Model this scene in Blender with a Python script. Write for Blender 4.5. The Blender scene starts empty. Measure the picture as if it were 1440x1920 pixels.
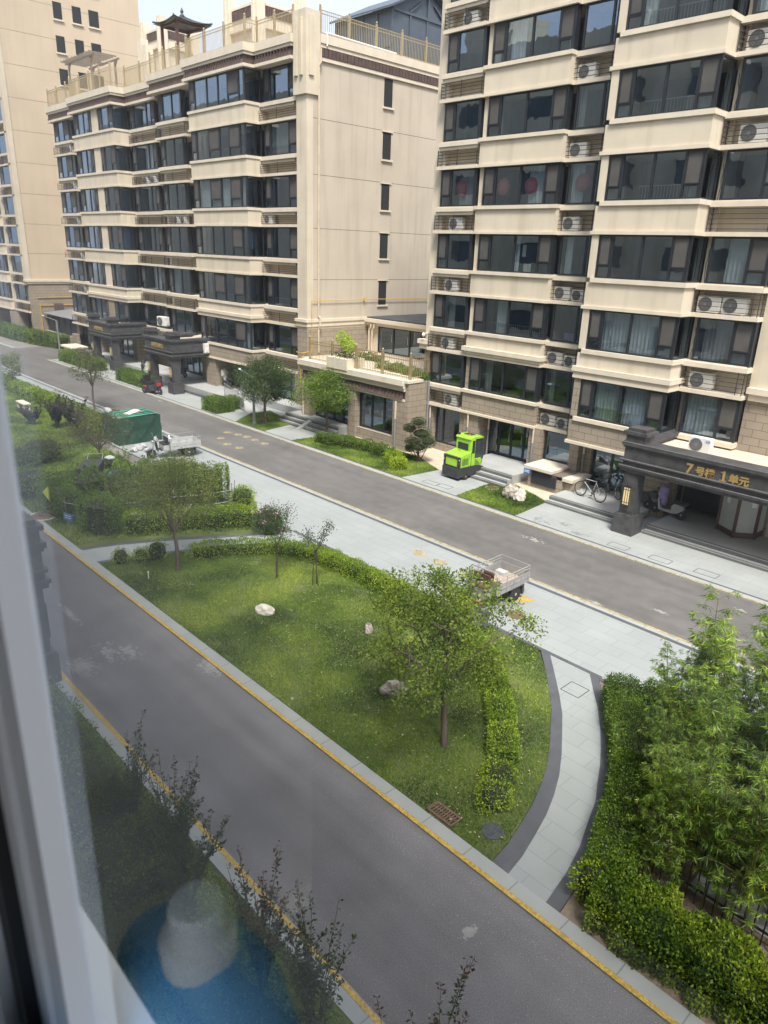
import bpy, bmesh, math, random
import numpy as np
from mathutils import Vector, Matrix
C = bpy.context.scene.collection
sc = bpy.context.scene
RAD = math.radians

# ---------------------------------------------------------------- camera, sky, sun, exposure
CAMZ = 10.0
pitch, roll, yaw = RAD(19.9452), RAD(2.0051), RAD(45.9602)
fw = Vector((-math.sin(yaw)*math.cos(pitch), math.cos(yaw)*math.cos(pitch), -math.sin(pitch)))
rt = Vector((math.cos(yaw), math.sin(yaw), 0)); upv = rt.cross(fw)
R_ = rt*math.cos(roll)+upv*math.sin(roll); U_ = -rt*math.sin(roll)+upv*math.cos(roll)
cd = bpy.data.cameras.new('camera'); cam = bpy.data.objects.new('camera', cd); C.objects.link(cam)
cam.matrix_world = Matrix(((R_.x,U_.x,-fw.x,0),(R_.y,U_.y,-fw.y,0),(R_.z,U_.z,-fw.z,CAMZ),(0,0,0,1)))
cd.sensor_fit = 'HORIZONTAL'; cd.sensor_width = 36; cd.lens = 36*1350.4/1440
cd.clip_start = 0.02; cd.clip_end = 1500
cd.dof.use_dof = True; cd.dof.focus_distance = 26; cd.dof.aperture_fstop = 9.0
sc.camera = cam
SUN_EL, SUN_AZ = RAD(58), RAD(128)      # azimuth clockwise from +Y
w = bpy.data.worlds.new("World"); sc.world = w; w.use_nodes = True
nt = w.node_tree; bg = nt.nodes['Background']
sky = nt.nodes.new('ShaderNodeTexSky'); sky.sky_type = 'NISHITA'; sky.sun_disc = False
sky.sun_elevation = SUN_EL; sky.sun_rotation = SUN_AZ; sky.air_density = 1.0; sky.dust_density = 7.0; sky.ozone_density = 1.0
nt.links.new(sky.outputs[0], bg.inputs[0]); bg.inputs[1].default_value = 0.15
mxw = nt.nodes.new('ShaderNodeMix'); mxw.data_type = 'RGBA'; mxw.inputs[0].default_value = .72; nt.links.new(sky.outputs[0], mxw.inputs[6]); mxw.inputs[7].default_value = (3.1, 3.3, 3.7, 1)   # thin high cloud
nt.links.new(mxw.outputs[2], bg.inputs[0])
sd = bpy.data.lights.new('sun', 'SUN'); sun = bpy.data.objects.new('sun', sd); C.objects.link(sun)
sd.energy = 2.3; sd.angle = RAD(13); sd.color = (1, .95, .87)
dv = Vector((math.sin(SUN_AZ)*math.cos(SUN_EL), math.cos(SUN_AZ)*math.cos(SUN_EL), math.sin(SUN_EL)))
sun.rotation_euler = dv.to_track_quat('Z', 'Y').to_euler()
sc.view_settings.view_transform = 'Standard'; sc.view_settings.look = 'None'
sc.view_settings.exposure = 1.36; sc.view_settings.gamma = 1

def ray(x, y): return fw*1350.4 + R_*(x-720) - U_*(y-960)
def G(x, y, z=0.0):
    d = ray(x, y); t = (z-CAMZ)/d.z; return (d.x*t, d.y*t)

# ---------------------------------------------------------------- materials
def mat(name, col, rough=.8, metal=0, var=0., scale=3., bump=0., bscale=40., detail=6., stretch=None, spec=.5, streak=0., coat=0., col2=None, emis=None):
    m = bpy.data.materials.new(name); m.use_nodes = True
    n = m.node_tree.nodes; l = m.node_tree.links; b = n['Principled BSDF']
    b.inputs['Base Color'].default_value = (*col, 1); b.inputs['Roughness'].default_value = rough
    b.inputs['Metallic'].default_value = metal; b.inputs['Specular IOR Level'].default_value = spec
    b.inputs['Coat Weight'].default_value = coat
    geo = n.new('ShaderNodeNewGeometry'); pos = geo.outputs['Position']
    m['pos'] = 1
    last = None
    if var or col2:
        t = n.new('ShaderNodeTexNoise'); t.inputs['Scale'].default_value = scale; t.inputs['Detail'].default_value = detail
        src = pos
        if stretch:
            mp = n.new('ShaderNodeMapping'); mp.inputs['Scale'].default_value = stretch; l.new(pos, mp.inputs[0]); src = mp.outputs[0]
        l.new(src, t.inputs['Vector'])
        r = n.new('ShaderNodeValToRGB'); l.new(t.outputs[0], r.inputs[0])
        r.color_ramp.elements[0].position = .3; r.color_ramp.elements[1].position = .7
        a = tuple(c*(1-var) for c in col); c2 = col2 or tuple(min(1, c*(1+var)) for c in col)
        r.color_ramp.elements[0].color = (*a, 1); r.color_ramp.elements[1].color = (*c2, 1)
        last = r.outputs[0]
    if streak:
        mp = n.new('ShaderNodeMapping'); mp.inputs['Scale'].default_value = (1.6, 1.6, .12); l.new(pos, mp.inputs[0])
        t = n.new('ShaderNodeTexNoise'); t.inputs['Scale'].default_value = 1.3; t.inputs['Detail'].default_value = 7; l.new(mp.outputs[0], t.inputs['Vector'])
        r = n.new('ShaderNodeValToRGB'); l.new(t.outputs[0], r.inputs[0])
        r.color_ramp.elements[0].position = .5; r.color_ramp.elements[1].position = .78
        r.color_ramp.elements[0].color = (1, 1, 1, 1); r.color_ramp.elements[1].color = (1-streak, 1-streak*1.05, 1-streak*1.2, 1)
        mx = n.new('ShaderNodeMix'); mx.data_type = 'RGBA'; mx.blend_type = 'MULTIPLY'; mx.inputs[0].default_value = 1
        if last: l.new(last, mx.inputs[6])
        else: mx.inputs[6].default_value = (*col, 1)
        l.new(r.outputs[0], mx.inputs[7]); last = mx.outputs[2]
    if last: l.new(last, b.inputs['Base Color'])
    if bump:
        t = n.new('ShaderNodeTexNoise'); t.inputs['Scale'].default_value = bscale; t.inputs['Detail'].default_value = 4; l.new(pos, t.inputs['Vector'])
        bp = n.new('ShaderNodeBump'); bp.inputs['Strength'].default_value = bump; bp.inputs['Distance'].default_value = .02
        l.new(t.outputs[0], bp.inputs['Height']); l.new(bp.outputs[0], b.inputs['Normal'])
    if emis:
        b.inputs['Emission Color'].default_value = (*emis[0], 1); b.inputs['Emission Strength'].default_value = emis[1]
    return m

def mult(m, fac_socket_builder):
    """multiply the base colour of m by a node chain returned by the builder"""
    n = m.node_tree.nodes; l = m.node_tree.links; b = n['Principled BSDF']; s = b.inputs['Base Color']
    mx = n.new('ShaderNodeMix'); mx.data_type = 'RGBA'; mx.blend_type = 'MULTIPLY'; mx.inputs[0].default_value = 1
    if s.is_linked: l.new(s.links[0].from_socket, mx.inputs[6])
    else: mx.inputs[6].default_value = s.default_value[:]
    l.new(fac_socket_builder(n, l), mx.inputs[7]); l.new(mx.outputs[2], s)
    return m

def ramp(n, l, src, stops):
    r = n.new('ShaderNodeValToRGB'); l.new(src, r.inputs[0]); e = r.color_ramp.elements
    while len(e) < len(stops): e.new(.5)
    for i, (p, c) in enumerate(stops):
        e[i].position = p; e[i].color = (*((c,)*3 if isinstance(c, (int, float)) else c), 1)
    return r.outputs[0]

def bricks(bw, bh, mortar, dark, tint=.06, wall=True, off=.5, rotz=0.):
    def f(n, l):
        g = n.new('ShaderNodeNewGeometry'); sp = n.new('ShaderNodeSeparateXYZ')
        mp = n.new('ShaderNodeMapping'); mp.inputs['Rotation'].default_value = (0, 0, rotz); l.new(g.outputs['Position'], mp.inputs[0])
        l.new(mp.outputs[0], sp.inputs[0]); cb = n.new('ShaderNodeCombineXYZ')
        if wall:
            a = n.new('ShaderNodeMath'); l.new(sp.outputs[0], a.inputs[0]); l.new(sp.outputs[1], a.inputs[1]); l.new(a.outputs[0], cb.inputs[0]); l.new(sp.outputs[2], cb.inputs[1])
        else:
            l.new(sp.outputs[0], cb.inputs[0]); l.new(sp.outputs[1], cb.inputs[1])
        t = n.new('ShaderNodeTexBrick'); l.new(cb.outputs[0], t.inputs['Vector']); t.inputs['Scale'].default_value = 1
        t.inputs['Brick Width'].default_value = bw; t.inputs['Row Height'].default_value = bh; t.inputs['Mortar Size'].default_value = mortar
        t.inputs['Mortar Smooth'].default_value = .1; t.offset = off
        t.inputs['Color1'].default_value = (1, 1, 1, 1); t.inputs['Color2'].default_value = (1-tint,)*3+(1,); t.inputs['Mortar'].default_value = (dark,)*3+(1,)
        return t.outputs[0]
    return f

def joints(period, z0, width, dark):
    def f(n, l):
        g = n.new('ShaderNodeNewGeometry'); sp = n.new('ShaderNodeSeparateXYZ'); l.new(g.outputs['Position'], sp.inputs[0])
        a = n.new('ShaderNodeMath'); a.operation = 'SUBTRACT'; l.new(sp.outputs[2], a.inputs[0]); a.inputs[1].default_value = z0
        b = n.new('ShaderNodeMath'); b.operation = 'FLOORED_MODULO'; l.new(a.outputs[0], b.inputs[0]); b.inputs[1].default_value = period
        c = n.new('ShaderNodeMath'); c.operation = 'LESS_THAN'; l.new(b.outputs[0], c.inputs[0]); c.inputs[1].default_value = width
        return ramp(n, l, c.outputs[0], [(0, 1.), (1, dark)])
    return f

def speckle(scale, lo, hi, dark, bright):
    def f(n, l):
        g = n.new('ShaderNodeNewGeometry'); t = n.new('ShaderNodeTexNoise'); t.inputs['Scale'].default_value = scale; t.inputs['Detail'].default_value = 3
        l.new(g.outputs['Position'], t.inputs['Vector'])
        return ramp(n, l, t.outputs[0], [(lo, dark), (hi, bright)])
    return f

def leafmat(name, dark, mid, light, trans=.35, rough=.5, patch=.7, K=1.1, rv=.75):
    m = bpy.data.materials.new(name); m.use_nodes = True
    n = m.node_tree.nodes; l = m.node_tree.links; b = n['Principled BSDF']; out = n['Material Output']
    g = n.new('ShaderNodeNewGeometry'); t = n.new('ShaderNodeTexNoise'); t.inputs['Scale'].default_value = patch; t.inputs['Detail'].default_value = 2
    l.new(g.outputs['Position'], t.inputs['Vector'])
    a = n.new('ShaderNodeMath'); a.operation = 'MULTIPLY_ADD'; l.new(t.outputs[0], a.inputs[0]); a.inputs[1].default_value = K
    s = n.new('ShaderNodeMath'); s.operation = 'MULTIPLY_ADD'; l.new(g.outputs['Random Per Island'], s.inputs[0]); s.inputs[1].default_value = rv; s.inputs[2].default_value = .5-rv/2-K/2
    l.new(s.outputs[0], a.inputs[2])
    c = ramp(n, l, a.outputs[0], [(.1, dark), (.5, mid), (.95, light)])
    l.new(c, b.inputs['Base Color']); b.inputs['Roughness'].default_value = rough; b.inputs['Specular IOR Level'].default_value = .35
    tr = n.new('ShaderNodeBsdfTranslucent'); l.new(c, tr.inputs[0]); mx = n.new('ShaderNodeMixShader'); mx.inputs[0].default_value = trans
    l.new(b.outputs[0], mx.inputs[1]); l.new(tr.outputs[0], mx.inputs[2]); l.new(mx.outputs[0], out.inputs[0])
    return m

def glassmat(name, tint=(.55, .6, .62), refl=1.0, base=.04, wob=0., gcol=(.85, .92, 1)):
    m = bpy.data.materials.new(name); m.use_nodes = True
    n = m.node_tree.nodes; l = m.node_tree.links; n.remove(n['Principled BSDF']); out = n['Material Output']
    fr = n.new('ShaderNodeFresnel'); fr.inputs[0].default_value = 1.5
    gb = n.new('ShaderNodeNewGeometry'); iv = n.new('ShaderNodeMath'); iv.operation = 'MULTIPLY_ADD'; l.new(gb.outputs['Backfacing'], iv.inputs[0]); iv.inputs[1].default_value = 1/1.5-1.5; iv.inputs[2].default_value = 1.5; l.new(iv.outputs[0], fr.inputs[0])   # same reflection from either side
    ma = n.new('ShaderNodeMath'); ma.operation = 'MULTIPLY_ADD'; l.new(fr.outputs[0], ma.inputs[0]); ma.inputs[1].default_value = refl; ma.inputs[2].default_value = base; ma.use_clamp = True
    t = n.new('ShaderNodeBsdfTransparent'); t.inputs[0].default_value = (*tint, 1)
    gl = n.new('ShaderNodeBsdfGlossy'); gl.inputs['Roughness'].default_value = 0.0; gl.inputs[0].default_value = (*gcol, 1)
    if wob:
        g = n.new('ShaderNodeNewGeometry'); no = n.new('ShaderNodeTexNoise'); no.inputs['Scale'].default_value = 1.7; no.inputs['Detail'].default_value = 1; l.new(g.outputs['Position'], no.inputs['Vector'])
        bp = n.new('ShaderNodeBump'); bp.inputs['Strength'].default_value = wob; bp.inputs['Distance'].default_value = .02; l.new(no.outputs[0], bp.inputs['Height']); l.new(bp.outputs[0], gl.inputs['Normal'])
    mx = n.new('ShaderNodeMixShader'); l.new(ma.outputs[0], mx.inputs[0]); l.new(t.outputs[0], mx.inputs[1]); l.new(gl.outputs[0], mx.inputs[2]); l.new(mx.outputs[0], out.inputs[0])
    return m

CREAM = (.575, .515, .41)
M = dict(
 cream = mat('cream_render', CREAM, .9, var=.07, scale=.9, bump=.15, bscale=30, streak=.2),
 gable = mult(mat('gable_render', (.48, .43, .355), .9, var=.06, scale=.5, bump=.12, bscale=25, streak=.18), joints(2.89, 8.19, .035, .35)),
 ledge = mat('ledge_render', (.61, .55, .445), .85, var=.05, scale=2, bump=.1, streak=.1),
 stone = mult(mat('stone_cladding', (.30, .255, .20), .85, var=.10, scale=1.2, bump=.2, bscale=50), bricks(.62, .30, .012, .45)),
 granite = mult(mat('dark_granite', (.055, .055, .058), .55, var=.35, scale=4, bump=.1, bscale=60), speckle(90, .35, .65, .7, 1.35)),
 granite_edge = mat('granite_edge', (.2, .2, .2), .6, var=.2, scale=8),
 frame = mat('window_frame_metal', (.019, .022, .027), .4, var=.15, scale=3),
 screen = mat('insect_screen', (.075, .072, .068), .9, var=.15, scale=2),
 glass = glassmat('window_glass', (.56, .60, .62), 1.0, .32, .12, (.48, .61, .76)),
 clearglass = glassmat('clear_glass', (.75, .8, .8), .8, .02),
 dark = mat('dark_room_shade', (.02, .022, .024), .9),  # dark colour stands in for the shade inside unlit rooms
 room = mat('room_shade_tone', (.08, .085, .09), .9, var=.3, scale=1.5),  # paler tone of the painted room shade, used behind glazing
 curtain_blue = mat('pale_blue_curtain', (.72, .80, .82), .9, var=.08, scale=2),
 curtain_grey = mat('grey_curtain', (.42, .44, .44), .9, var=.1, scale=2),
 tile = mat('brown_roof_tile', (.085, .058, .05), .7, var=.25, scale=3),
 gold = mat('golden_railing', (.46, .37, .22), .38, metal=.55, var=.1, scale=4),
 steel = mat('stainless_steel', (.55, .56, .56), .3, metal=.85),
 black = mat('black_iron', (.025, .024, .024), .5),
 rust = mat('brown_iron', (.035, .03, .028), .7),
 acwhite = mat('air_conditioner_white', (.66, .66, .62), .5, var=.05, scale=6),
 acgrille = mat('air_conditioner_grille', (.12, .125, .13), .5),
 pipe = mat('cream_pipe', (.55, .47, .36), .6, var=.1, scale=3),
 greypipe = mat('grey_pipe', (.2, .21, .22), .5, var=.1, scale=3),
 yellowpipe = mat('yellow_gas_pipe', (.5, .33, .06), .5),
 slate = mat('grey_roof_slate', (.07, .075, .085), .7, var=.2, scale=3),
 sunroom = mat('blue_grey_aluminium', (.07, .09, .115), .45, var=.1, scale=2),
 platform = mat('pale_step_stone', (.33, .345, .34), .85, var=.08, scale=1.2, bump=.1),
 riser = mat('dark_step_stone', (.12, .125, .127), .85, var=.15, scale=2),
 flatroof = mat('pale_flat_roof', (.5, .44, .35), .9, var=.12, scale=2),
 asphalt_roof = mat('dark_flat_roof', (.06, .062, .068), .85, var=.3, scale=1.5),
 wood = mat('grey_weathered_wood', (.18, .15, .12), .8, var=.2, scale=6),
 redwood = mat('dark_red_wood', (.09, .045, .035), .6, var=.2, scale=4),
 bark = mat('tree_bark', (.12, .095, .07), .95, var=.35, scale=9, bump=.6, bscale=40, stretch=(1, 1, .3)),
 darkbark = mat('dark_twig_bark', (.06, .045, .035), .95, var=.3, scale=9),
 white = mat('white_paint', (.72, .72, .70), .5),
 red = mat('red_paint', (.45, .03, .03), .4, coat=.3),
 rubber = mat('tyre_rubber', (.022, .022, .023), .8),
 silver = mat('silver_painted_steel', (.48, .49, .49), .42, metal=.35, var=.06, scale=6),
 lime = mat('lime_green_paint', (.28, .54, .035), .38, coat=.4, var=.12, scale=4),
 charcoal = mat('charcoal_plastic', (.035, .037, .042), .5),
 seat = mat('black_vinyl', (.02, .02, .022), .45),
)

# ---------------------------------------------------------------- mesh builder
class MB:
    dtf = None
    def __init__(s, tf=None): s.v = []; s.f = []; s.mi = []; s.m = 0; s.tf = tf or MB.dtf
    def add(s, vs, fs):
        o = len(s.v)
        if s.tf: vs = [s.tf(*p) for p in vs]
        s.v += [tuple(p) for p in vs]; s.f += [tuple(i+o for i in f) for f in fs]; s.mi += [s.m]*len(fs); return s
    def box(s, x0, x1, y0, y1, z0, z1):
        return s.add([(x0,y0,z0),(x1,y0,z0),(x1,y1,z0),(x0,y1,z0),(x0,y0,z1),(x1,y0,z1),(x1,y1,z1),(x0,y1,z1)],
                     [(0,3,2,1),(4,5,6,7),(0,1,5,4),(1,2,6,5),(2,3,7,6),(3,0,4,7)])
    def hexa(s, p): return s.add(p, [(0,3,2,1),(4,5,6,7),(0,1,5,4),(1,2,6,5),(2,3,7,6),(3,0,4,7)])
    def obox(s, c, sz, rot=(0,0,0)):
        from mathutils import Euler
        m = Euler(rot).to_matrix(); c = Vector(c); a, b, d = (k/2 for k in sz)
        p = [c+m@Vector(q) for q in ((-a,-b,-d),(a,-b,-d),(a,b,-d),(-a,b,-d),(-a,-b,d),(a,-b,d),(a,b,d),(-a,b,d))]
        return s.hexa(p)
    def tube(s, pts, r, n=6, cap=True, close=False):
        pts = [Vector(p) for p in pts]; N = len(pts); rr = r if isinstance(r, (list, tuple)) else [r]*N
        vs = []; fs = []; prev = None
        for i, p in enumerate(pts):
            if close: t = (pts[(i+1) % N]-pts[i-1])
            else: t = (pts[min(i+1, N-1)]-pts[max(i-1, 0)])
            t = t.normalized() if t.length > 1e-9 else Vector((0,0,1))
            if prev is None:
                a = Vector((0,0,1)) if abs(t.z) < .9 else Vector((1,0,0)); u = t.cross(a).normalized()
            else:
                u = prev-t*prev.dot(t); u = u.normalized() if u.length > 1e-6 else t.orthogonal().normalized()
            prev = u; v = t.cross(u)
            for k in range(n):
                a = 2*math.pi*k/n; vs.append(p+u*(rr[i]*math.cos(a))+v*(rr[i]*math.sin(a)))
        L = N if close else N-1
        for i in range(L):
            j = (i+1) % N
            for k in range(n): fs.append((i*n+k, i*n+(k+1) % n, j*n+(k+1) % n, j*n+k))
        if cap and not close: fs.append(tuple(range(n-1, -1, -1))); fs.append(tuple((N-1)*n+k for k in range(n)))
        return s.add(vs, fs)
    def bar(s, p, q, w, h=None):
        """square bar between two points"""
        h = h or w; p = Vector(p); q = Vector(q); t = (q-p).normalized()
        a = Vector((0,0,1)) if abs(t.z) < .95 else Vector((0,1,0)); u = t.cross(a).normalized()*w/2; v = u.cross(t).normalized()*h/2
        return s.hexa([p-u-v, p+u-v, q+u-v, q-u-v, p-u+v, p+u+v, q+u+v, q-u+v])
    def lathe(s, prof, c, n=12, axis='z'):
        vs = []; fs = []; c = Vector(c)
        for (r, h) in prof:
            for k in range(n):
                a = 2*math.pi*k/n; x, y = r*math.cos(a), r*math.sin(a)
                p = (x, y, h) if axis == 'z' else ((x, h, y) if axis == 'y' else (h, x, y))
                vs.append(c+Vector(p))
        for i in range(len(prof)-1):
            for k in range(n): fs.append((i*n+k, i*n+(k+1) % n, (i+1)*n+(k+1) % n, (i+1)*n+k))
        fs.append(tuple(range(n-1, -1, -1))); fs.append(tuple((len(prof)-1)*n+k for k in range(n)))
        return s.add(vs, fs)
    def prism(s, poly, z0, z1):
        n = len(poly)
        return s.add([(x, y, z0) for x, y in poly]+[(x, y, z1) for x, y in poly],
                     [tuple(range(n-1, -1, -1)), tuple(range(n, 2*n))]+[(i, (i+1) % n, n+(i+1) % n, n+i) for i in range(n)])
    def prof(s, poly, a0, a1, axis='x'):
        """a profile in (y,z) swept along x, or in (x,z) swept along y"""
        n = len(poly); P = (lambda u, v, t: (t, u, v)) if axis == 'x' else (lambda u, v, t: (u, t, v))
        return s.add([P(u, v, a0) for u, v in poly]+[P(u, v, a1) for u, v in poly],
                     [tuple(range(n-1, -1, -1)), tuple(range(n, 2*n))]+[(i, (i+1) % n, n+(i+1) % n, n+i) for i in range(n)])
    def wave(s, x0, x1, y, z0, z1, amp=.035, per=.16):
        n = max(4, int((x1-x0)/per*4)); vs = []; fs = []
        for i in range(n+1):
            x = x0+(x1-x0)*i/n; yy = y+amp*math.sin(i*math.pi/2)*(1+.4*math.sin(i*.7)); vs += [(x, yy, z0), (x, yy, z1)]
        fs = [(2*i, 2*i+2, 2*i+3, 2*i+1) for i in range(n)]
        return s.add(vs, fs)
    def quad(s, a, b, c, d): return s.add([a, b, c, d], [(0,1,2,3)])
    def each(s, name, mats, parent=None):
        """one object per box"""
        for i in range(0, len(s.v), 8):
            q = MB(); q.v = s.v[i:i+8]; q.f = [tuple(k-i for k in f) for f in s.f[i//8*6:i//8*6+6]]; q.mi = [0]*6; q.build(name, mats, parent)
    def build(s, name, mats, parent=None, smooth=False, origin=None, bevel=0):
        me = bpy.data.meshes.new(name)
        o = origin or (0, 0, 0)
        me.from_pydata([(x-o[0], y-o[1], z-o[2]) for x, y, z in s.v] if origin else s.v, [], s.f)
        if not isinstance(mats, (list, tuple)): mats = [mats]
        for m in mats: me.materials.append(M[m] if isinstance(m, str) else m)
        if len(mats) > 1: me.polygons.foreach_set('material_index', s.mi)
        me.validate(); bm = bmesh.new(); bm.from_mesh(me); bmesh.ops.recalc_face_normals(bm, faces=bm.faces); bm.to_mesh(me); bm.free()
        if smooth: me.polygons.foreach_set('use_smooth', [True]*len(me.polygons))
        ob = bpy.data.objects.new(name, me); C.objects.link(ob); ob.location = o
        if bevel:
            b = ob.modifiers.new('bevel', 'BEVEL'); b.width = bevel; b.segments = 2; b.limit_method = 'ANGLE'
        if parent: ob.parent = parent
        return ob

def thing(name, label, cat, loc=(0,0,0), rotz=0, group=None):
    o = bpy.data.objects.new(name, None); C.objects.link(o); o.location = loc; o.rotation_euler = (0, 0, rotz)
    o.empty_display_size = .2
    return tag(o, label, cat, group)
def tag(o, label, cat, group=None):
    o['label'] = label; o['category'] = cat
    if group: o['group'] = group
    return o
def struct(o): o['kind'] = 'structure'; return o
def dup(root, loc, rotz=0, label=None, scale=None):
    r = root.copy(); C.objects.link(r); r.location = loc; r.rotation_euler = (0, 0, rotz)
    if scale: r.scale = scale
    if label: r['label'] = label
    for ch in list(root.children):
        c = ch.copy(); C.objects.link(c); c.parent = r
        for g in ch.children:
            d = g.copy(); C.objects.link(d); d.parent = c
    return r
def rawmesh(name, V, nper, mats, parent=None, midx=None, smooth=False):
    """V: (n*nper,3) numpy array, each nper verts one polygon (3 or 4)"""
    V = np.asarray(V, dtype=np.float32).reshape(-1, 3); n = len(V)//nper
    me = bpy.data.meshes.new(name); me.vertices.add(len(V)); me.vertices.foreach_set('co', V.ravel())
    me.loops.add(n*nper); me.loops.foreach_set('vertex_index', np.arange(n*nper, dtype=np.int32))
    me.polygons.add(n); me.polygons.foreach_set('loop_start', np.arange(0, n*nper, nper, dtype=np.int32))
    me.polygons.foreach_set('loop_total', np.full(n, nper, dtype=np.int32))
    for m in (mats if isinstance(mats, (list, tuple)) else [mats]): me.materials.append(M[m] if isinstance(m, str) else m)
    me.update(calc_edges=True); ob = bpy.data.objects.new(name, me); C.objects.link(ob)
    if parent: ob.parent = parent
    return ob

# ================================================================ GROUND
M['asphalt_far'] = mult(mult(mat('asphalt_worn', (.118, .114, .110), .95, var=.16, scale=.35, bump=.25, bscale=120), speckle(2.2, .3, .7, .9, 1.1)), speckle(160, .35, .68, .8, 1.25))
M['asphalt_near'] = mult(mult(mat('asphalt_dark', (.155, .152, .156), .95, var=.13, scale=.8, bump=.35, bscale=150), speckle(55, .42, .62, .78, 1.25)), speckle(150, .58, .70, 1., 2.4))
for k_ in ('asphalt_far', 'asphalt_near'):
    def tracks(n, l):
        g = n.new('ShaderNodeNewGeometry'); mp = n.new('ShaderNodeMapping'); mp.inputs['Scale'].default_value = (.06, 1.1, 1); l.new(g.outputs['Position'], mp.inputs[0])
        t = n.new('ShaderNodeTexNoise'); t.inputs['Scale'].default_value = 1.6; t.inputs['Detail'].default_value = 5; l.new(mp.outputs[0], t.inputs['Vector']); return ramp(n, l, t.outputs[0], [(.3, .84), (.7, 1.1)])
    mult(M[k_], tracks)
M['paving'] = mult(mult(mat('pale_granite_paving', (.285, .31, .31), .8, var=.05, scale=.6, bump=.08), bricks(.9, .45, .009, .76, .06, wall=False)), speckle(120, .3, .7, .9, 1.06))
M['paving2'] = mult(mat('pale_granite_forecourt', (.29, .31, .305), .8, var=.09, scale=.8, bump=.08), bricks(.9, .45, .010, .8, .04, wall=False))
M['kerb'] = mult(mat('granite_kerb', (.30, .32, .31), .8, var=.07, scale=1.5, bump=.1), bricks(1.0, 50., .012, .6, .04, wall=False, off=0))
M['band'] = mult(mat('dark_granite_band', (.085, .09, .102), .7, var=.12, scale=3), bricks(.6, 50., .008, .8, .12, wall=False, off=0))
M['yellow'] = mult(mat('yellow_road_paint', (.50, .34, .065), .8, var=.15, scale=5), speckle(22, .38, .62, .62, 1.08))
M['yellowfar'] = mult(mat('worn_yellow_paint', (.38, .32, .17), .8, var=.2, scale=5), speckle(14, .38, .62, .55, 1.05))
M['soil'] = mat('dry_soil', (.16, .125, .085), 1., var=.35, scale=5, bump=.8, bscale=25, col2=(.26, .21, .15))
M['beige'] = mat('beige_concrete_apron', (.50, .42, .32), .9, var=.15, scale=2, bump=.1)
M['lawn_soil'] = mat('lawn_turf', (.06, .088, .02), 1., var=.35, scale=.7, bump=.8, bscale=60, col2=(.13, .16, .045))
M['ground'] = mat('bare_ground', (.2, .19, .17), 1., var=.2, scale=.3)
M['stain'] = mat('white_plaster_stain', (.27, .265, .26), .95, var=.2, scale=6)
M['wet'] = mat('damp_patch', (.19, .20, .195), .6, var=.2, scale=3)
M['iron'] = mat('rusty_cast_iron', (.14, .085, .06), .75, var=.3, scale=12, bump=.3)
M['darkiron'] = mat('dark_cast_iron', (.055, .06, .068), .7, var=.2, scale=12)

def sheet(name, x0, x1, y0, y1, z, m, h=.0, k=True):
    b = MB()
    if h: b.box(x0, x1, y0, y1, z-h, z)
    else: b.quad((x0,y0,z),(x1,y0,z),(x1,y1,z),(x0,y1,z))
    o = b.build(name, m)
    return struct(o) if k else o
def polysheet(name, poly, z, m, h=.06):
    return struct(MB().prism(poly, z-h, z).build(name, m))

sheet('ground', -400, 300, -60, 500, -.05, 'ground')
sheet('road', -110, 24, 4.98, 7.94, 0, 'asphalt_near')
sheet('road', -120, 24, 18.50, 22.60, 0, 'asphalt_far')
sheet('side_road', -75.5, -66.5, 22.60, 60, -.004, 'asphalt_far')
for nm, x0, x1, y0, y1 in (('kerb',-110,24,7.94,8.30),('kerb',-110,24,4.66,4.98),('kerb',-110,24,18.28,18.50),('kerb',-66.5,24,22.60,22.92),('kerb',-110,-75.5,22.60,22.92)):
    sheet(nm, x0, x1, y0, y1, .035, 'kerb', .08)
for y, x0, x1 in ((7.93,-110,24),(4.88,-110,24),(18.44,-36,24),(22.60,-66.4,24)):
    sheet('road_marking', x0, x1, y, y+.09, .040, 'yellow' if y < 9 else 'yellowfar', .004)
sheet('paving_band', -110, 24, 18.12, 18.28, .036, 'band', .08)
sheet('paving_band', -66.5, 24, 22.92, 23.02, .036, 'band', .08)
sheet('pavement', -110, 24, 15.0, 18.12, .035, 'paving', .08)
sheet('pavement', -66.5, 24, 23.02, 32.0, .035, 'paving2', .08)
# curved path at the right end of the lawn, and the one at its left end
Lout = [(-9.25,15.0),(-8.62,14.3),(-8.0,13.58),(-7.5,12.95),(-7.08,12.3),(-6.7,11.7),(-6.37,11.11),(-6.12,10.55),(-5.92,10.0),(-5.76,9.4),(-5.62,8.8),(-5.56,8.30)]
Lin = [(x+.30+.05*i/11, y-.02 if 0 < i < 11 else y) for i, (x, y) in enumerate(Lout)]
Rin = [(-7.75,15.0),(-7.2,14.3),(-6.75,13.75),(-6.3,13.1),(-5.93,12.5),(-5.65,12.0),(-5.41,11.5),(-5.15,11.0),(-4.95,10.4),(-4.72,9.75),(-4.56,9.1),(-4.44,8.30)]
Rout = [(x+.26, y) for x, y in Rin]
def strip(name, A, B, z, m): return polysheet(name, A+B[::-1], z, m)
strip('path', Lin, Rin, .035, 'paving'); strip('path_border', Lout, Lin, .038, 'band'); strip('path_border', Rin, Rout, .038, 'band')
Plo = [(-21.95,8.30),(-21.75,9.1),(-21.55,9.75),(-21.2,10.7),(-20.75,11.7),(-20.2,12.9),(-19.56,14.0),(-18.40,15.0)]
Pup = [(-23.35,8.30),(-23.2,8.9),(-23.0,9.5),(-22.55,10.5),(-22.1,11.4),(-21.5,12.4),(-20.85,13.6),(-20.30,15.0)]
Plo2 = [(x-.2, y) for x, y in Plo]; Pup2 = [(x-.22, y) for x, y in Pup]
strip('path', Pup, Plo2, .035, 'paving'); strip('path_border', Plo2, Plo, .038, 'band'); strip('path_border', Pup2, Pup, .038, 'band')
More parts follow.
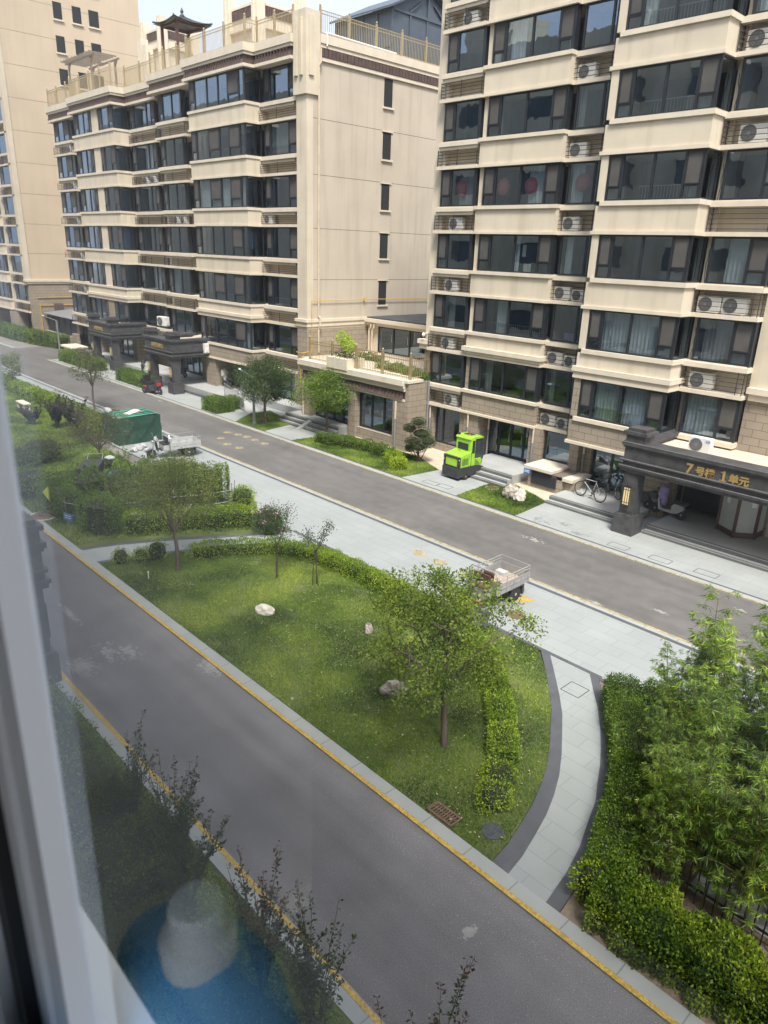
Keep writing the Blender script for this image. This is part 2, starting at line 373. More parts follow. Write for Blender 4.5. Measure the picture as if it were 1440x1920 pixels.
sheet('paving_band', -20.3, -7.4, 14.93, 15.06, .039, 'band', .02); sheet('paving_band', -7.4, 24, 14.86, 15.0, .036, 'band', .08)
LAWN = [(x+.01, y) for x, y in Plo]+[(-9.27,14.92)]+[(x-.01, y) for x, y in Lout[1:]]
LAWN[7] = (-18.3, 14.92)
polysheet('lawn_soil', LAWN, .045, 'lawn_soil')
polysheet('garden_soil', [(x+.01, y) for x, y in Rout]+[(24,8.30),(24,14.86),(-7.4,14.86)], .028, 'soil')
polysheet('garden_soil', [(-66,8.30)]+[(x-.23, y) for x, y in Pup[:-1]]+[(-20.6,15.0),(-26,15.0),(-28.6,14.6),(-31.8,14.3),(-37,14.4),(-42,16.4),(-66,16.4)], .040, 'lawn_soil')
sheet('garden_soil', -110, 24, .5, 4.66, .02, 'lawn_soil', .05)
# front gardens of the buildings opposite
FG = dict(a=[(-36.9,23.02),(-33.9,23.02),(-34.4,25.5),(-38.2,26.4),(-38.2,24.9)],
          b=[(-31.3,23.02),(-22.7,23.02),(-22.45,25.3),(-24.6,26.2),(-30.4,26.3),(-30.9,25.6)],
          c=[(-19.3,23.02),(-16.1,23.02),(-16.3,25.5),(-18.6,26.4),(-19.5,25.7)])
for k in FG: polysheet('lawn_soil', FG[k], .045, 'lawn_soil')
polysheet('apron', [(-30.2,26.3),(-24.7,26.2),(-22.5,25.35),(-22.0,25.9),(-22.0,28.1),(-30.2,28.1)], .042, 'beige')
polysheet('apron', [(-19.5,25.75),(-18.6,26.4),(-16.35,25.55),(-16.3,26.0),(-16.3,28.1),(-19.2,28.1)], .042, 'beige')

# paint, stains, covers on the paving
def paw(x, y, s=.2, z=.040):
    b = MB()
    def disc(cx, cy, r, r2=None, a=0):
        r2 = r2 or r; n = 12
        b.add([(cx+math.cos(2*math.pi*i/n+a)*r*math.cos(0), cy+math.sin(2*math.pi*i/n+a)*r2, z+.004) for i in range(n)], [tuple(range(n))])
    disc(x, y-.15*s, .55*s, .45*s)
    for dx, dy in ((-.62,.25),(-.25,.62),(.25,.62),(.62,.25)): disc(x+dx*s, y+dy*s, .2*s, .26*s)
    return tag(b.build('paw_print_marking', 'yellowfar'), '', 'road marking', 'yellow paw prints painted on the ground')
PAWS = [((413,822),.0),((425,811),.0),((445,815),.0),((462,819),.0),((425,833),0),((447,840),0),((477,825),0),((495,832),0)]
lab = ['nearest the parked cart end, low in the far row','topmost','second from the top','third from the top','lowest but one on the left','lowest','fourth of the upper line','rightmost']
for i, ((px, py), _) in enumerate(PAWS):
    x, y = G(px, py); o = paw(x, y, .30, .0); o['label'] = 'yellow paw print on the far grey road, one of a cluster'
for i, (px, py) in enumerate([(785,1037),(824,1055),(872,1077)]):
    x, y = G(px, py, .04); o = paw(x, y, .34, .036); o['label'] = ['faded yellow paw print on the pale paving, farthest left in its row', 'yellow paw print on the pale paving, middle one of three', 'yellow paw print on the pale paving just beside the front of the brown cargo tricycle'][i]
x, y = G(975, 1121, .04)
b = MB()
for k in range(5): b.obox((x-.28+k*.14, y+.03*(-1)**k, .040), (.10, .46, .006), (0, 0, -.35))
tag(b.build('grid_marking', 'yellow'), 'yellow hatched patch painted on paving behind the brown cargo tricycle', 'road marking')

def blotch(name, x, y, rx, ry, m, z, n=60, seed=0, label='', ang=0):
    rg = random.Random(seed); b = MB()
    for i in range(n):
        a = rg.random()*6.283; r = rg.random()**.8; cx = r*math.cos(a)*rx; cy = r*math.sin(a)*ry
        cx, cy = x+cx*math.cos(ang)-cy*math.sin(ang), y+cx*math.sin(ang)+cy*math.cos(ang)
        s = (.012+.055*rg.random()**2.5)*(1.25-r); k = 7
        b.add([(cx+s*rg.uniform(.5,1.3)*math.cos(2*math.pi*j/k+ang)*1.6, cy+s*rg.uniform(.5,1.3)*math.sin(2*math.pi*j/k+ang), z+i*.00002) for j in range(k)], [tuple(range(k))])
    o = b.build(name, m); return struct(o)
for i, (px, py, rx, ry, n) in enumerate([(395,1250,.5,.3,90),(155,1250,.6,.35,110),(205,1222,.8,.4,30),(130,1150,.9,.1,40),(245,1222,.5,.3,25),(390,775,.9,.5,200),(425,785,.8,.4,160),(372,762,.5,.3,60),(300,752,.5,.1,10),(1000,1012,.6,.25,12),(1115,1130,.3,.08,16),(1240,1148,.3,.1,5),(880,1750,.10,.2,8),(1390,1145,.3,.1,3)]):
    x, y = G(px, py); blotch('stain', x, y, rx*1.2, ry*1.2, 'stain', .0045, n*5, i)
for i, (px, py, rx, ry) in enumerate([(1015,975,.9,.5),(1060,985,.6,.4),(1080,1000,.8,.3)]):
    x, y = G(px, py, .04); blotch('damp_patch', x, y, rx, ry, 'wet', .0385, 60, i+50)
def cover(x, y, r, m, label, z=.05, rim=None):
    b = MB(); b.lathe([(r, 0), (r, .012), (r*.9, .02), (r*.3, .02), (r*.28, .024), (0.01, .024)], (x, y, z), 24)
    if rim: b.m = 1; b.lathe([(r*1.22, -.03), (r*1.22, .008), (r*1.01, .009), (r*1.01, -.02)], (x, y, z), 24)
    return tag(b.build('manhole_cover', [m, 'beige'] if rim else [m]), label, 'manhole cover')
cover(*G(923,1559,.05), .2, 'darkiron', 'dark round manhole cover in the lawn tip beside the curved path')
cover(*G(923,915,.05), .26, 'iron', 'rusty round manhole cover at the edge of the small lawn by the sweeper', rim=1)
cover(*G(968,1152,.05), .27, 'iron', 'brown round manhole cover in pale paving beyond the lawn tree', z=.036)
cover(*G(82,967,.05), .45, 'iron', 'rusty round manhole cover by the kerb near the yellow flag', rim=1)
x, y = G(833, 1527, .05); b = MB()
for k in range(9): b.box(x-.27+k*.06, x-.25+k*.06, y-.13, y+.13, .05, .085)
for yy in (-.13, 0, .12): b.box(x-.28, x+.28, y+yy-.012, y+yy+.012, .05, .083)
b.box(x-.31, x-.28, y-.16, y+.16, .02, .08); b.box(x+.28, x+.31, y-.16, y+.16, .02, .08); b.box(x-.28, x+.28, y+.135, y+.16, .02, .08); b.box(x-.28, x+.28, y-.16, y-.135, .02, .08)
tag(b.build('drain_grate', 'iron'), 'rusty slotted drain grate at the lawn edge by the near kerb', 'drain grate')
def hatch(px, py, sx, sy, label, z=.036):
    x, y = G(px, py, z); b = MB()
    for s in (-1, 1):
        b.box(x-sx/2, x+sx/2, y+s*sy/2-.01, y+s*sy/2+.01, z-.01, z+.004); b.box(x+s*sx/2-.01, x+s*sx/2+.01, y-sy/2+.01, y+sy/2-.01, z-.01, z+.004)
    tag(b.build('inspection_hatch', 'darkiron'), label, 'hatch')
hatch(1160,1024,.75,.42,'thin rectangular hatch outline in the forecourt paving nearest the portico pillar')
hatch(1238,1049,.75,.42,'thin rectangular hatch outline in the forecourt paving below the gold number seven')
hatch(1325,1075,.75,.42,'thin rectangular hatch outline in the forecourt paving farthest right')
hatch(808,905,.8,.4,'thin rectangular hatch outline in paving just left of the green sweeper')
hatch(834,912,.7,.4,'thin rectangular hatch outline in paving right in front of the green sweeper')
hatch(1078,1293,.5,.5,'thin square hatch outline in the curved path')

# ================================================================ BUILDINGS
def window(parent, tf, u0, u1, v, z0, z1, mulls=(), ret=0, vents=None, curt=None, rail=0, t=.065, label=None):
    """framed window facing the -v side; ret = depth of the glazed return at u1; curt = (material, from, to)"""
    F = MB(tf); F.box(u0, u1, v, v+.08, z0, z0+t); F.box(u0, u1, v, v+.08, z1-t, z1)
    F.box(u0, u0+t, v, v+.08, z0+t, z1-t); F.box(u1-t, u1, v, v+.08, z0+t, z1-t)
    ms = [m if m > 0 else m for m in mulls]
    for m in ms: F.box(m-.045, m+.045, v-.004, v+.075, z0+t, z1-t)
    edges = [u0]+list(ms)+[u1]; Sx = []
    for i in range(len(edges)-1):
        a, c = edges[i], edges[i+1]; wdt = c-a
        if (vents is None and wdt < .95 and len(edges) > 2) or (vents and i in vents):
            zt = z0+(z1-z0)*.28; F.box(a+.035, c-.035, v-.004, v+.07, zt-.03, zt+.03)
            x0, x1 = a+.045, c-.045
            if i == 0: x0 = a+t+.01
            if i == len(edges)-2: x1 = c-t-.01
            F.box(x0, x1, v-.02, v+.03, zt+.035, zt+.075); F.box(x0, x1, v-.02, v+.03, z1-t-.05, z1-t-.01)
            F.box(x0, x0+.04, v-.02, v+.03, zt+.075, z1-t-.05); F.box(x1-.04, x1, v-.02, v+.03, zt+.075, z1-t-.05)
            Sx.append((x0+.04, x1-.04, zt+.075, z1-t-.05))
    if ret:
        F.box(u1-.16, u1-t-.002, v+.004, v+.076, z0+t, z1-t)
        F.box(u1-.08, u1, v+.082, v+ret, z0, z0+t); F.box(u1-.08, u1, v+.082, v+ret, z1-t, z1); F.box(u1-.08, u1, v+ret-.07, v+ret, z0+t, z1-t)
        if ret < .35: F.box(u1-.07, u1-.01, v+.082, v+ret-.07, z0+t, z1-t)
    fo = F.build('window', 'frame', parent)
    if label: fo['label'] = label
    g = MB(tf); g.quad((u0+.03, v+.045, z0+.03), (u1-.03, v+.045, z0+.03), (u1-.03, v+.045, z1-.03), (u0+.03, v+.045, z1-.03))
    if ret >= .35: g.quad((u1-.04, v+.08, z0+.03), (u1-.04, v+ret-.03, z0+.03), (u1-.04, v+ret-.03, z1-.03), (u1-.04, v+.08, z1-.03))
    g.build('glass', 'glass', fo)
    if Sx:
        s = MB(tf)
        for a in Sx: s.box(a[0], a[1], v+.0, v+.012, a[2], a[3])
        s.each('insect_screen', 'screen', fo)
    if curt:
        for (cm, a, c) in (curt if isinstance(curt, list) else [curt]):
            q = MB(tf); q.wave(u0+(u1-u0)*a+.06, u0+(u1-u0)*c-.06, v+.2, z0+.02, z1-.05); q.build('curtain', cm, fo, smooth=True)
    if rail:
        r = MB(tf); zt = z0+.48
        r.box(u0+.1, u1-.2, v+.14, v+.165, zt, zt+.03); n = int((u1-u0)/.13)
        for k in range(1, n): xx = u0+.1+(u1-u0-.3)*k/n; r.box(xx-.008, xx+.008, v+.145, v+.161, z0+.03, zt)
        r.build('guard_rail', 'steel', fo)
    return fo

def cage(parent, tf, u0, u1, v0, v1, z0, z1, m='rust', nb=5, posts=()):
    c = MB(tf)
    for i in range(nb):
        z = z0+(z1-z0)*(i+.6)/nb
        c.box(u0, u1, v0-.011, v0+.011, z-.011, z+.011); c.box(u0-.008, u0+.008, v0, v1, z-.008, z+.008); c.box(u1-.008, u1+.008, v0, v1, z-.008, z+.008)
    for u in (u0, u1)+tuple(posts): c.box(u-.014, u+.014, v0-.014, v0+.014, z0, z1)
    for u in (u0+.0, u1): c.box(u-.012, u+.012, v1-.3, v1-.27, z0, z1)
    return c.build('guard_bars', m, parent)

# ---- right building
RB = thing('apartment_building', 'cream apartment block on the right with bay windows and dark stone entrance portico', 'apartment building', (-17, 28.1, 0))
def local(ob, root):
    ob.parent = root; ob.matrix_parent_inverse = Matrix.Translation(-Vector(root.location)); return ob
class Par:
    """parents world-coordinate meshes to a thing whose origin stands elsewhere"""
    pass
_old = MB.build
def build2(s, name, mats, parent=None, **k):
    ob = _old(s, name, mats, None, **k)
    if parent is not None:
        ob.parent = parent
        o = parent
        off = Vector((0, 0, 0))
        while o is not None: off += Vector(o.location); o = o.parent
        if off.length and not k.get('origin') and not getattr(s, 'loc', False):
            ob.data.transform(Matrix.Translation(-off))
    return ob
MB.build = build2
idn = None
L = [2.44, 5.25, 8.05, 10.87, 13.68, 16.49, 19.24, 22.05, 24.86]
S = [z+1.2 for z in L]; S[0] = 3.63
cr = MB(); stn = MB(); tr = MB(); pl = MB(); dk = MB()
def W(z0, z1):   # cream above the cornice, cladding below
    return stn if z1 <= 5.3 else cr
# piers of the main wall plane (Y 28.1)
for x0, x1 in ((-26.4, -25.72), (-12.40, -12.2), (-9.95, -8.3)):
    stn.box(x0, x1, 28.1, 29.6, 0, 5.25); cr.box(x0, x1, 28.1, 29.6, 5.25, 24.86)
stn.box(-5.9, 4, 28.1, 29.6, 3.0, 5.25); cr.box(-5.9, 4, 28.1, 29.6, 5.25, 24.86)
cr.box(-26.4, 4, 29.6, 30.0, 5.25, 24.9); stn.box(-26.4, 4, 29.6, 30.0, 0, 5.25)
cr.box(-26.4, -26.1, 30.0, 41, 5.25, 24.9); stn.box(-26.4, -26.1, 30.0, 41, 0, 5.25); cr.box(3.7, 4, 30, 41, 0, 24.9); cr.box(-26.1, 3.7, 40.7, 41, 0, 24.9)
tr.box(-26.5, 4.1, 28.0, 41.1, 24.9, 25.3)
for a, c in ((-23.50, -23.40), (-18.96, -18.9), (-17.3, -16.55)):   # piers between columns
    stn.box(a, c, 28.4, 29.6, 0, 5.25); cr.box(a, c, 28.4, 29.6, 5.25, 24.86)
for k in range(8):
    z, s, t = L[k], S[k], L[k+1]; w_ = stn if k == 0 else cr
    # big bay
    w_.box(-16.52, -12.43, 26.87, 29.55, z+.02, s-.17)
    tr.box(-16.60, -12.37, 26.80, 29.5, z, z+.13); tr.box(-16.33, -12.36, 26.79, 29.5, s-.17, s)
    w_.box(-16.52, -16.22, 26.87, 29.5, s, t); 
    if k == 1:
        tr.box(-16.64, -12.31, 26.74, 29.4, z+.28, z+.48); tr.box(-16.58, -12.37, 26.81, 29.4, z+.13, z+.28)
        tr.box(-23.50, -18.86, 27.62, 29.4, z+.28, z+.48); tr.box(-23.42, -18.92, 27.70, 29.4, z+.13, z+.28)
    # medium bay
    w_.box(-23.38, -18.97, 27.82, 29.55, z+.02, s-.15)
    tr.box(-23.45, -18.92, 27.74, 29.5, z, z+.11); tr.box(-23.43, -18.93, 27.73, 29.5, s-.15, s)
    cr.box(-23.38, -23.12, 27.95, 29.5, s, t) if k else stn.box(-23.38, -23.12, 27.95, 29.5, s, t)
    # narrow columns: sill block, ledge, recess wall
    for a, c, v in ((-25.95, -23.50, 27.78), (-19.08, -17.3, 28.06), (-12.40, -9.95, 27.66)):
        tr.box(a, c, v, 29.5, s-.22, s-.04); tr.box(a+.06, c-.05, v+.06, 29.5, s-.36, s-.22) if v < 27.8 and c < -20 else None
        if not (k == 0 and c > -10): tr.box(a, c, v-.03, 29.5, z, z+.15)
        pl.box(a+.02, c-.02, v+.62, 29.5, z+.15, s-.22)
        tr.box(a+.1, c-.1, v+.1, 29.5, s-.04, s)
    dk.box(-26.0, -9.9, 29.50, 29.58, s, t)
cr.m = 0
cr.build('wall', 'cream', RB); stn.build('stone_base', 'stone', RB); tr.build('trim', 'ledge', RB); pl.each('recess_wall', 'cream', RB); dk.build('shade_backing', 'room', RB)  # last mesh: dark sheets behind the windows paint in unlit rooms
# cornice round the plain wall at the right and the left corner
b = MB()
for x0, x1 in ((-9.93, 4.1), (-26.75, -25.96)): b.box(x0, x1, 27.86, 28.5, 5.5, 5.72); b.box(x0+.08, x1-.05, 27.96, 28.5, 5.25, 5.5)
b.box(-10.0, -8.2, 27.9, 28.3, 3.05, 3.25); b.each('cornice', 'ledge', RB)
b = MB()
b.box(-8.3, -5.9, 28.12, 29.5, 0, 3.3)
for k in range(8): b.box(-8.3, -5.9, 28.0, 29.5, L[k]+.5 if k else 3.301, S[k]) 
b.each('wall', 'ledge', RB)
idt = lambda u, v, z: (u, v, z)
for k in range(8):
    z, s, t = L[k], S[k], L[k+1]
    cb = {0: [('curtain_blue', .16, .48), ('curtain_blue', .5, .97)], 1: [('curtain_blue', .14, .97)], 2: [('curtain_grey', .76, 1)], 3: [('curtain_grey', .0, .12), ('curtain_grey', .84, 1)], 4: [('curtain_grey', .8, 1.)], 5: [('curtain_blue', .1, .3)], 6: [('curtain_blue', .45, .6)]}.get(k)
    window(RB, idt, -16.2, -12.45, 26.9, s, t, (-15.6, -14.36, -13.16), ret=1.15, curt=cb, rail=k in (0, 3, 4, 5, 6), vents=(0, 3))
    cb = {0: [('curtain_grey', .2, .33)], 1: [('curtain_blue', .3, .46)], 3: [('curtain_blue', .58, .8)], 2: [('curtain_blue', .48, .56)], 4: [('curtain_grey', .02, .2)], 5: [('curtain_blue', .2, .42)]}.get(k)
    window(RB, idt, -23.1, -19.0, 27.88, s, t, (-22.42, -21.04, -19.73), ret=.3, curt=cb, rail=k == 1, vents=(0, 3))
    cb = {3: [('curtain_grey', .45, .9)], 1: [('curtain_grey', .35, .6)], 2: [('curtain_blue', .02, .22)]}.get(k)
    window(RB, idt, -25.7, -23.5, 27.88, s, t, (-25.07,), ret=.3, curt=cb, vents=(0,))
    cb = {3: [('curtain_blue', .05, .5)], 2: [('curtain_blue', .1, .4)], 0: [('curtain_grey', .05, .3)], 4: [('curtain_grey', 0.02, .3)]}.get(k)
    window(RB, idt, -18.78, -17.3, 28.12, s, t, (-17.52,), curt=cb, vents=(9,))
    cb = {0: [('curtain_blue', .02, .72)], 1: [('curtain_grey', .1, .95)], 2: [('curtain_blue', .25, .95)], 5: [('curtain_blue', .05, .25)], 6: [('curtain_blue', .05, .4)]}.get(k)
    window(RB, idt, -12.15, -10.0, 27.8, s, t, (-10.75,), ret=.28, curt=cb, vents=(1,))
    if k: window(RB, idt, -8.1, -6.0, 28.0, s, t, (-7.4,), curt=None, vents=(0,))
window(RB, idt, -8.1, -6.0, 28.0, 3.35, 5.2, (-7.4,), vents=(0,))
for k in range(8):
    z, s = L[k], S[k]
    cage(RB, idt, -25.9, -23.52, 27.8, 28.4, z+.15, s-.36, posts=(-24.7,)); cage(RB, idt, -19.05, -17.32, 28.06, 28.6, z+.15, s-.22)
    if k: cage(RB, idt, -12.36, -10.02, 27.68, 28.28, z+.15, s-.22, posts=(-10.25,))
# ground floor: piers, shop windows and doors
b = MB()
b.box(-26.4, -25.45, 27.95, 29.6, 0, 2.44); b.box(-25.45, -23.6, 28.15, 29.6, 0, .42); b.box(-23.6, -23.25, 28.0, 29.6, 0, 2.44); b.box(-23.25, -22.35, 27.9, 28.9, 0, 2.44)
b.box(-19.25, -18.55, 27.95, 29.6, 0, 2.44); b.box(-18.55, -17.0, 28.12, 29.6, 0, .95); b.box(-17.0, -16.55, 27.95, 29.6, 0, 2.44); b.box(-16.55, -16.1, 28.3, 29.6, 0, 2.44)
b.box(-13.3, -12.05, 27.5, 29.6, 0, 2.44); b.each('stone_pier', 'stone', RB)
window(RB, idt, -25.4, -23.65, 28.2, .44, 2.42, (-24.9,), vents=(9,), label='ground floor shop window with dark panes')
window(RB, idt, -18.5, -17.05, 28.18, .95, 2.42, (), vents=(9,))
def glassdoor(par, x0, x1, y, z0, z1, n=3, name='door'):
    b = MB(); b.box(x0, x1, y, y+.09, z1-.1, z1)
    for i in range(n+1):
        x = x0+(x1-x0)*i/n; b.box(x-.05, x+.05, y-.003, y+.087, z0, z1-.1)
    for i in range(n): xa = x0+(x1-x0)*i/n+.05; b.box(xa, x0+(x1-x0)*(i+1)/n-.05, y, y+.08, z0, z0+.12)
    o = b.build(name, 'frame', par)
    g = MB(); g.quad((x0, y+.04, z0), (x1, y+.04, z0), (x1, y+.04, z1), (x0, y+.04, z1)); g.build('glass', 'glass', o)
    h = MB()
    for i in range(1, n): x = x0+(x1-x0)*i/n; h.box(x-.11, x-.085, y-.06, y-.035, z0+.8, z0+1.25)
    h.build('handle', 'steel', o); return o
glassdoor(RB, -22.3, -19.3, 28.7, .46, 2.44, 4); glassdoor(RB, -16.05, -13.35, 28.5, .3, 2.44, 3)
b = MB(); b.box(-22.35, -19.25, 28.9, 29.55, 2.2, 2.44); b.box(-26, -12, 29.4, 29.5, 0, 2.44); b.build('shade_backing', 'dark', RB)
# downpipes
b = MB()
for x, y, z0, z1, m in ((-25.55, 27.85, 0, 2.44, 1), (-22.9, 27.8, 0, 2.44, 1), (-21.95, 28.3, 0, 2.44, 1), (-18.95, 27.85, .9, 2.44, 1), (-16.35, 28.1, 0, 2.44, 1)):
    b.m = 0; b.tube([(x, y, 1.75), (x, y, z1)], .045, 8); b.m = 1; b.tube([(x, y, z0), (x, y, 1.75)], .045, 8)
b.m = 0
for x, y, z0, z1 in ((-12.3, 28.05, 5.9, 24), (-26.3, 28.02, 6, 24), (-12.3, 28.05, 3.6, 5.2)): pass
b.build('downpipe', ['pipe', 'greypipe'], RB)
b = MB()    # loose cables in the gaps
rg = random.Random(5)
for x, y in ((-12.28, 28.05), (-18.86, 28.3)):
    for k in range(8):
        b.tube([(x+rg.uniform(-.04,.04), y, S[k]+1.2-j*.25) for j in range(7)], .012, 5)
b.build('cable', 'rust', RB)

# platforms and steps
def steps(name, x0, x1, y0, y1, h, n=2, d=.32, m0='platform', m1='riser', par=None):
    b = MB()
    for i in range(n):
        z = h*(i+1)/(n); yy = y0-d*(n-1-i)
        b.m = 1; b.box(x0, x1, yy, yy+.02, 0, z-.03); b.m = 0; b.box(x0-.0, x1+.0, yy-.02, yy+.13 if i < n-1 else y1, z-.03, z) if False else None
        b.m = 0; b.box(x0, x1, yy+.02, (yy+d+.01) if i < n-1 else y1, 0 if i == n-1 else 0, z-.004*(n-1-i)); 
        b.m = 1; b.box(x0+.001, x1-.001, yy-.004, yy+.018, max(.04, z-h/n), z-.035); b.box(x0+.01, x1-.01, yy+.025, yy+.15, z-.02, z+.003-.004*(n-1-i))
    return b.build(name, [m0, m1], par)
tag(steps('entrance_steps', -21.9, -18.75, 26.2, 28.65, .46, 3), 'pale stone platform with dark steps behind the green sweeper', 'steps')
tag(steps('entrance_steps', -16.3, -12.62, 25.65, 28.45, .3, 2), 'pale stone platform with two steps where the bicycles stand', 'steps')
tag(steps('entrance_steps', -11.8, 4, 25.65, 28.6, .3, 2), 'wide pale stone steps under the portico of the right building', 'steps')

# ---- portico
def text(s, size, ext, m, parent, loc, rot=(math.pi/2, 0, 0), name='lettering'):
    c = bpy.data.curves.new(name, 'FONT'); c.body = s; c.size = size; c.extrude = ext; c.offset = .008*size/.3; c.resolution_u = 3
    t = bpy.data.objects.new('tmp_text', c); C.objects.link(t)
    bpy.context.view_layer.update()
    me = bpy.data.meshes.new_from_object(t.evaluated_get(bpy.context.evaluated_depsgraph_get())); bpy.data.objects.remove(t)
    me.materials.clear(); me.materials.append(M[m]); o = bpy.data.objects.new(name, me); C.objects.link(o)
    o.rotation_euler = rot; off = Vector((0, 0, 0)); p = parent
    while p is not None: off += Vector(p.location); p = p.parent
    o.location = Vector(loc)-off; o.parent = parent; return o
M['gilt'] = mat('gilt_letters', (.62, .44, .16), .35, metal=.6)
M['lampglow'] = mat('lamp_panel', (.75, .62, .30), .5, var=.1, scale=20)
def portico(par, xl, xr, y0, y1, zb=2.52, zt=3.64, txt=None, side_r=True, dirn=1, zg=0, tx=None):
    """beam from xl to xr, front face at y0, running back to y1"""
    b = MB(); e = .0
    b.box(xl, xr, y0, y0+.62, zb+.12, zt-.14)
    for (o, a, c) in ((.10, zt-.14, zt), (.05, zt-.22, zt-.14), (.07, zb+.38, zb+.46), (.10, zb+.12, zb+.22), (.05, zb, zb+.12)):
        b.box(xl-o, xr+o, y0-o, y0+.62+o*.5, a, c)
    for x0, x1 in (((xl, xl+.5),) if not side_r else ((xl, xl+.5), (xr-.5, xr))):
        b.box(x0, x1, y0+.62, y1, zb+.1, zt-.14)
        for (o, a, c) in ((.10, zt-.14, zt), (.07, zb+.38, zb+.46), (.10, zb+.13, zb+.22), (.05, zb, zb+.12)): b.box(x0-o, x1+o, y0+.64+o*.5, y1, a, c)
    o = b.build('portico', 'granite', par)
    r = MB(); r.box(xl+.5, xr-.5 if side_r else xr, y0+.67, y1, zt-.5, zt-.3); r.build('roof_slab', 'flatroof', o)
    ed = MB()
    for zz in (zt-.002, zb+.462, zb+.222): ed.box(xl-.11, xr+.11, y0-.112, y0-.10, zz-.02, zz)
    ed.build('edge_line', 'granite_edge', o)
    for i, x in enumerate((xl+.02, xr-.75) if side_r else (xl+.02,)):
        q = MB(); q.box(x-.06, x+.78, y0-.06, y0+.75, zg, zg+.78); q.box(x-.03, x+.75, y0-.03, y0+.72, zg+.78, zg+.82); q.box(x+.08, x+.64, y0+.06, y0+.62, zg+.82, zb)
        q.box(x+.13, x+.59, y0+.035, y0+.06, zg+.95, zb-.12)
        q.build('pillar', 'granite', o)
        q = MB(); q.box(x-.02, x+.72, y0-.02, y0+.7, zt, zt+.28); q.box(x-.12, x+.82, y0-.1, y0+.8, zt+.28, zt+.40); q.box(x+.0, x+.70, y0+.02, y0+.68, zt+.40, zt+.52)
        q.build('pillar_cap', 'granite', o)
        q = MB(); cx = x+.33
        for dx in (-.09, 0, .09): q.box(cx+dx-.03, cx+dx+.03, y0-.03, y0+.03, zg+1.22, zg+1.88)
        lo = q.build('wall_lamp', 'lampglow', o)
        q = MB()
        for zz in (1.14, 1.3, 1.8, 1.92): q.box(cx-.14, cx+.14, y0-.036, y0+.02, zg+zz, zg+zz+.02)
        for dx in (-.135, -.045, .045, .12): q.box(cx+dx, cx+dx+.012, y0-.034, y0+.0, zg+1.1, zg+1.98)
        q.build('lamp_frame', 'black', lo)
    if txt:
        for s_, size, xx, zz in txt: text(s_, size, .02, 'gilt', o, (xx, y0-.012, zz))
    return o
portico(RB, -12.66, 1.5, 24.66, 28.05, 2.52, 3.64, [('7', .50, -10.27, 2.99), ('号楼', .34, -9.93, 3.02), ('1', .50, -9.07, 2.99), ('单元', .34, -8.78, 3.02)], side_r=False)
b = MB(); b.box(-9.07, -8.85, 24.63, 24.66, 2.99, 3.02); b.box(-9.06, -8.96, 24.63, 24.66, 3.27, 3.30); b.each('lettering', 'gilt', RB)
# under the portico: plinth wall, doorway with the angled glass lobby
b = MB(); b.box(-12.05, -11.9, 28.2, 28.6, .3, 2.6); b.box(-12.05, 2, 28.9, 29.4, .3, 3.2); b.build('shade_backing', 'dark', RB)  # dark sheet paints in the shade of the doorway recess
b = MB(); b.box(-13.3, -12.0, 27.9, 28.1, .3, 2.5); b.box(-12.0, -11.95, 27.9, 28.9, .3, 2.6); b.box(-12.2, -9.9, 28.05, 28.6, 2.62, 3.45); b.each('stone_pier', 'stone', RB)
b = MB()
V = [(-9.95, 28.6), (-9.85, 27.45), (-9.05, 27.0), (-8.45, 27.45), (-8.4, 28.6)]
for (xa, ya), (xb, yb) in zip(V[:-1], V[1:]):
    b.bar((xa, ya, .42), (xb, yb, .42), .08, .2); b.bar((xa, ya, 2.5), (xb, yb, 2.5), .08, .12)
for x, y in V: b.box(x-.05, x+.05, y-.05, y+.05, .3, 2.6)
lob = b.build('door', 'redwood', RB)
g = MB()
for (xa, ya), (xb, yb) in zip(V[:-1], V[1:]): g.quad((xa, ya, .5), (xb, yb, .5), (xb, yb, 2.45), (xa, ya, 2.45))
g.build('glass', 'curtain_grey', lob)
g = MB(); g.obox((-9.5, 27.20, 1.7), (.16, .03, .34), (0, 0, -.5)); g.obox((-8.62, 27.30, 1.7), (.16, .03, .34), (0, 0, .62)); g.build('notice', 'white', lob)

# lightwell box with the louvre and the blue sign
LW = thing('vent_housing', 'low stone vent housing with black louvre and pale slab top beside the bicycles', 'vent housing', (-17.3, 27, 0))
b = MB(); b.box(-18.25, -16.45, 26.75, 28.1, 0, .9); b.build('body', 'stone', LW)
b = MB(); b.box(-18.4, -16.9, 26.55, 28.09, .92, 1.05); b.box(-16.9, -15.95, 26.75, 28.3, .70, .84); b.build('slab_top', 'ledge', LW)
b = MB(); b.box(-18.02, -16.72, 26.70, 26.75, .24, .82)
for k in range(9): b.obox((-17.37, 26.69, .29+k*.06), (1.26, .05, .012), (.6, 0, 0))
b.build('louvre', 'charcoal', LW)
b = MB(); b.box(-16.45, -15.95, 26.9, 28.1, 0, .70); b.build('side_block', 'stone', LW)
M['bluesign'] = mat('blue_sign', (.03, .16, .45), .4)
SG = tag(MB().box(-18.32, -17.98, 26.48, 26.51, .66, .92).build('sign', 'bluesign'), 'small blue two-line sign on the vent housing beside the louvre', 'sign')
text('小心台阶\n注意安全', .07, .002, 'white', SG, (-18.29, 26.475, .82))

rgw = random.Random(3)
# ---- middle building
MBd = thing('apartment_building', 'cream apartment block in the middle with plain gable wall and golden roof railing', 'apartment building', (-50, 28.1, 0))
ML = [2.42, 5.31, 8.25, 11.14, 14.0, 16.88, 19.75]; MS = [3.55, 6.45, 9.35, 12.24, 15.14, 18.04]
cr = MB(); stn = MB(); tr = MB(); pl = MB(); dk = MB()
XG = -36.0
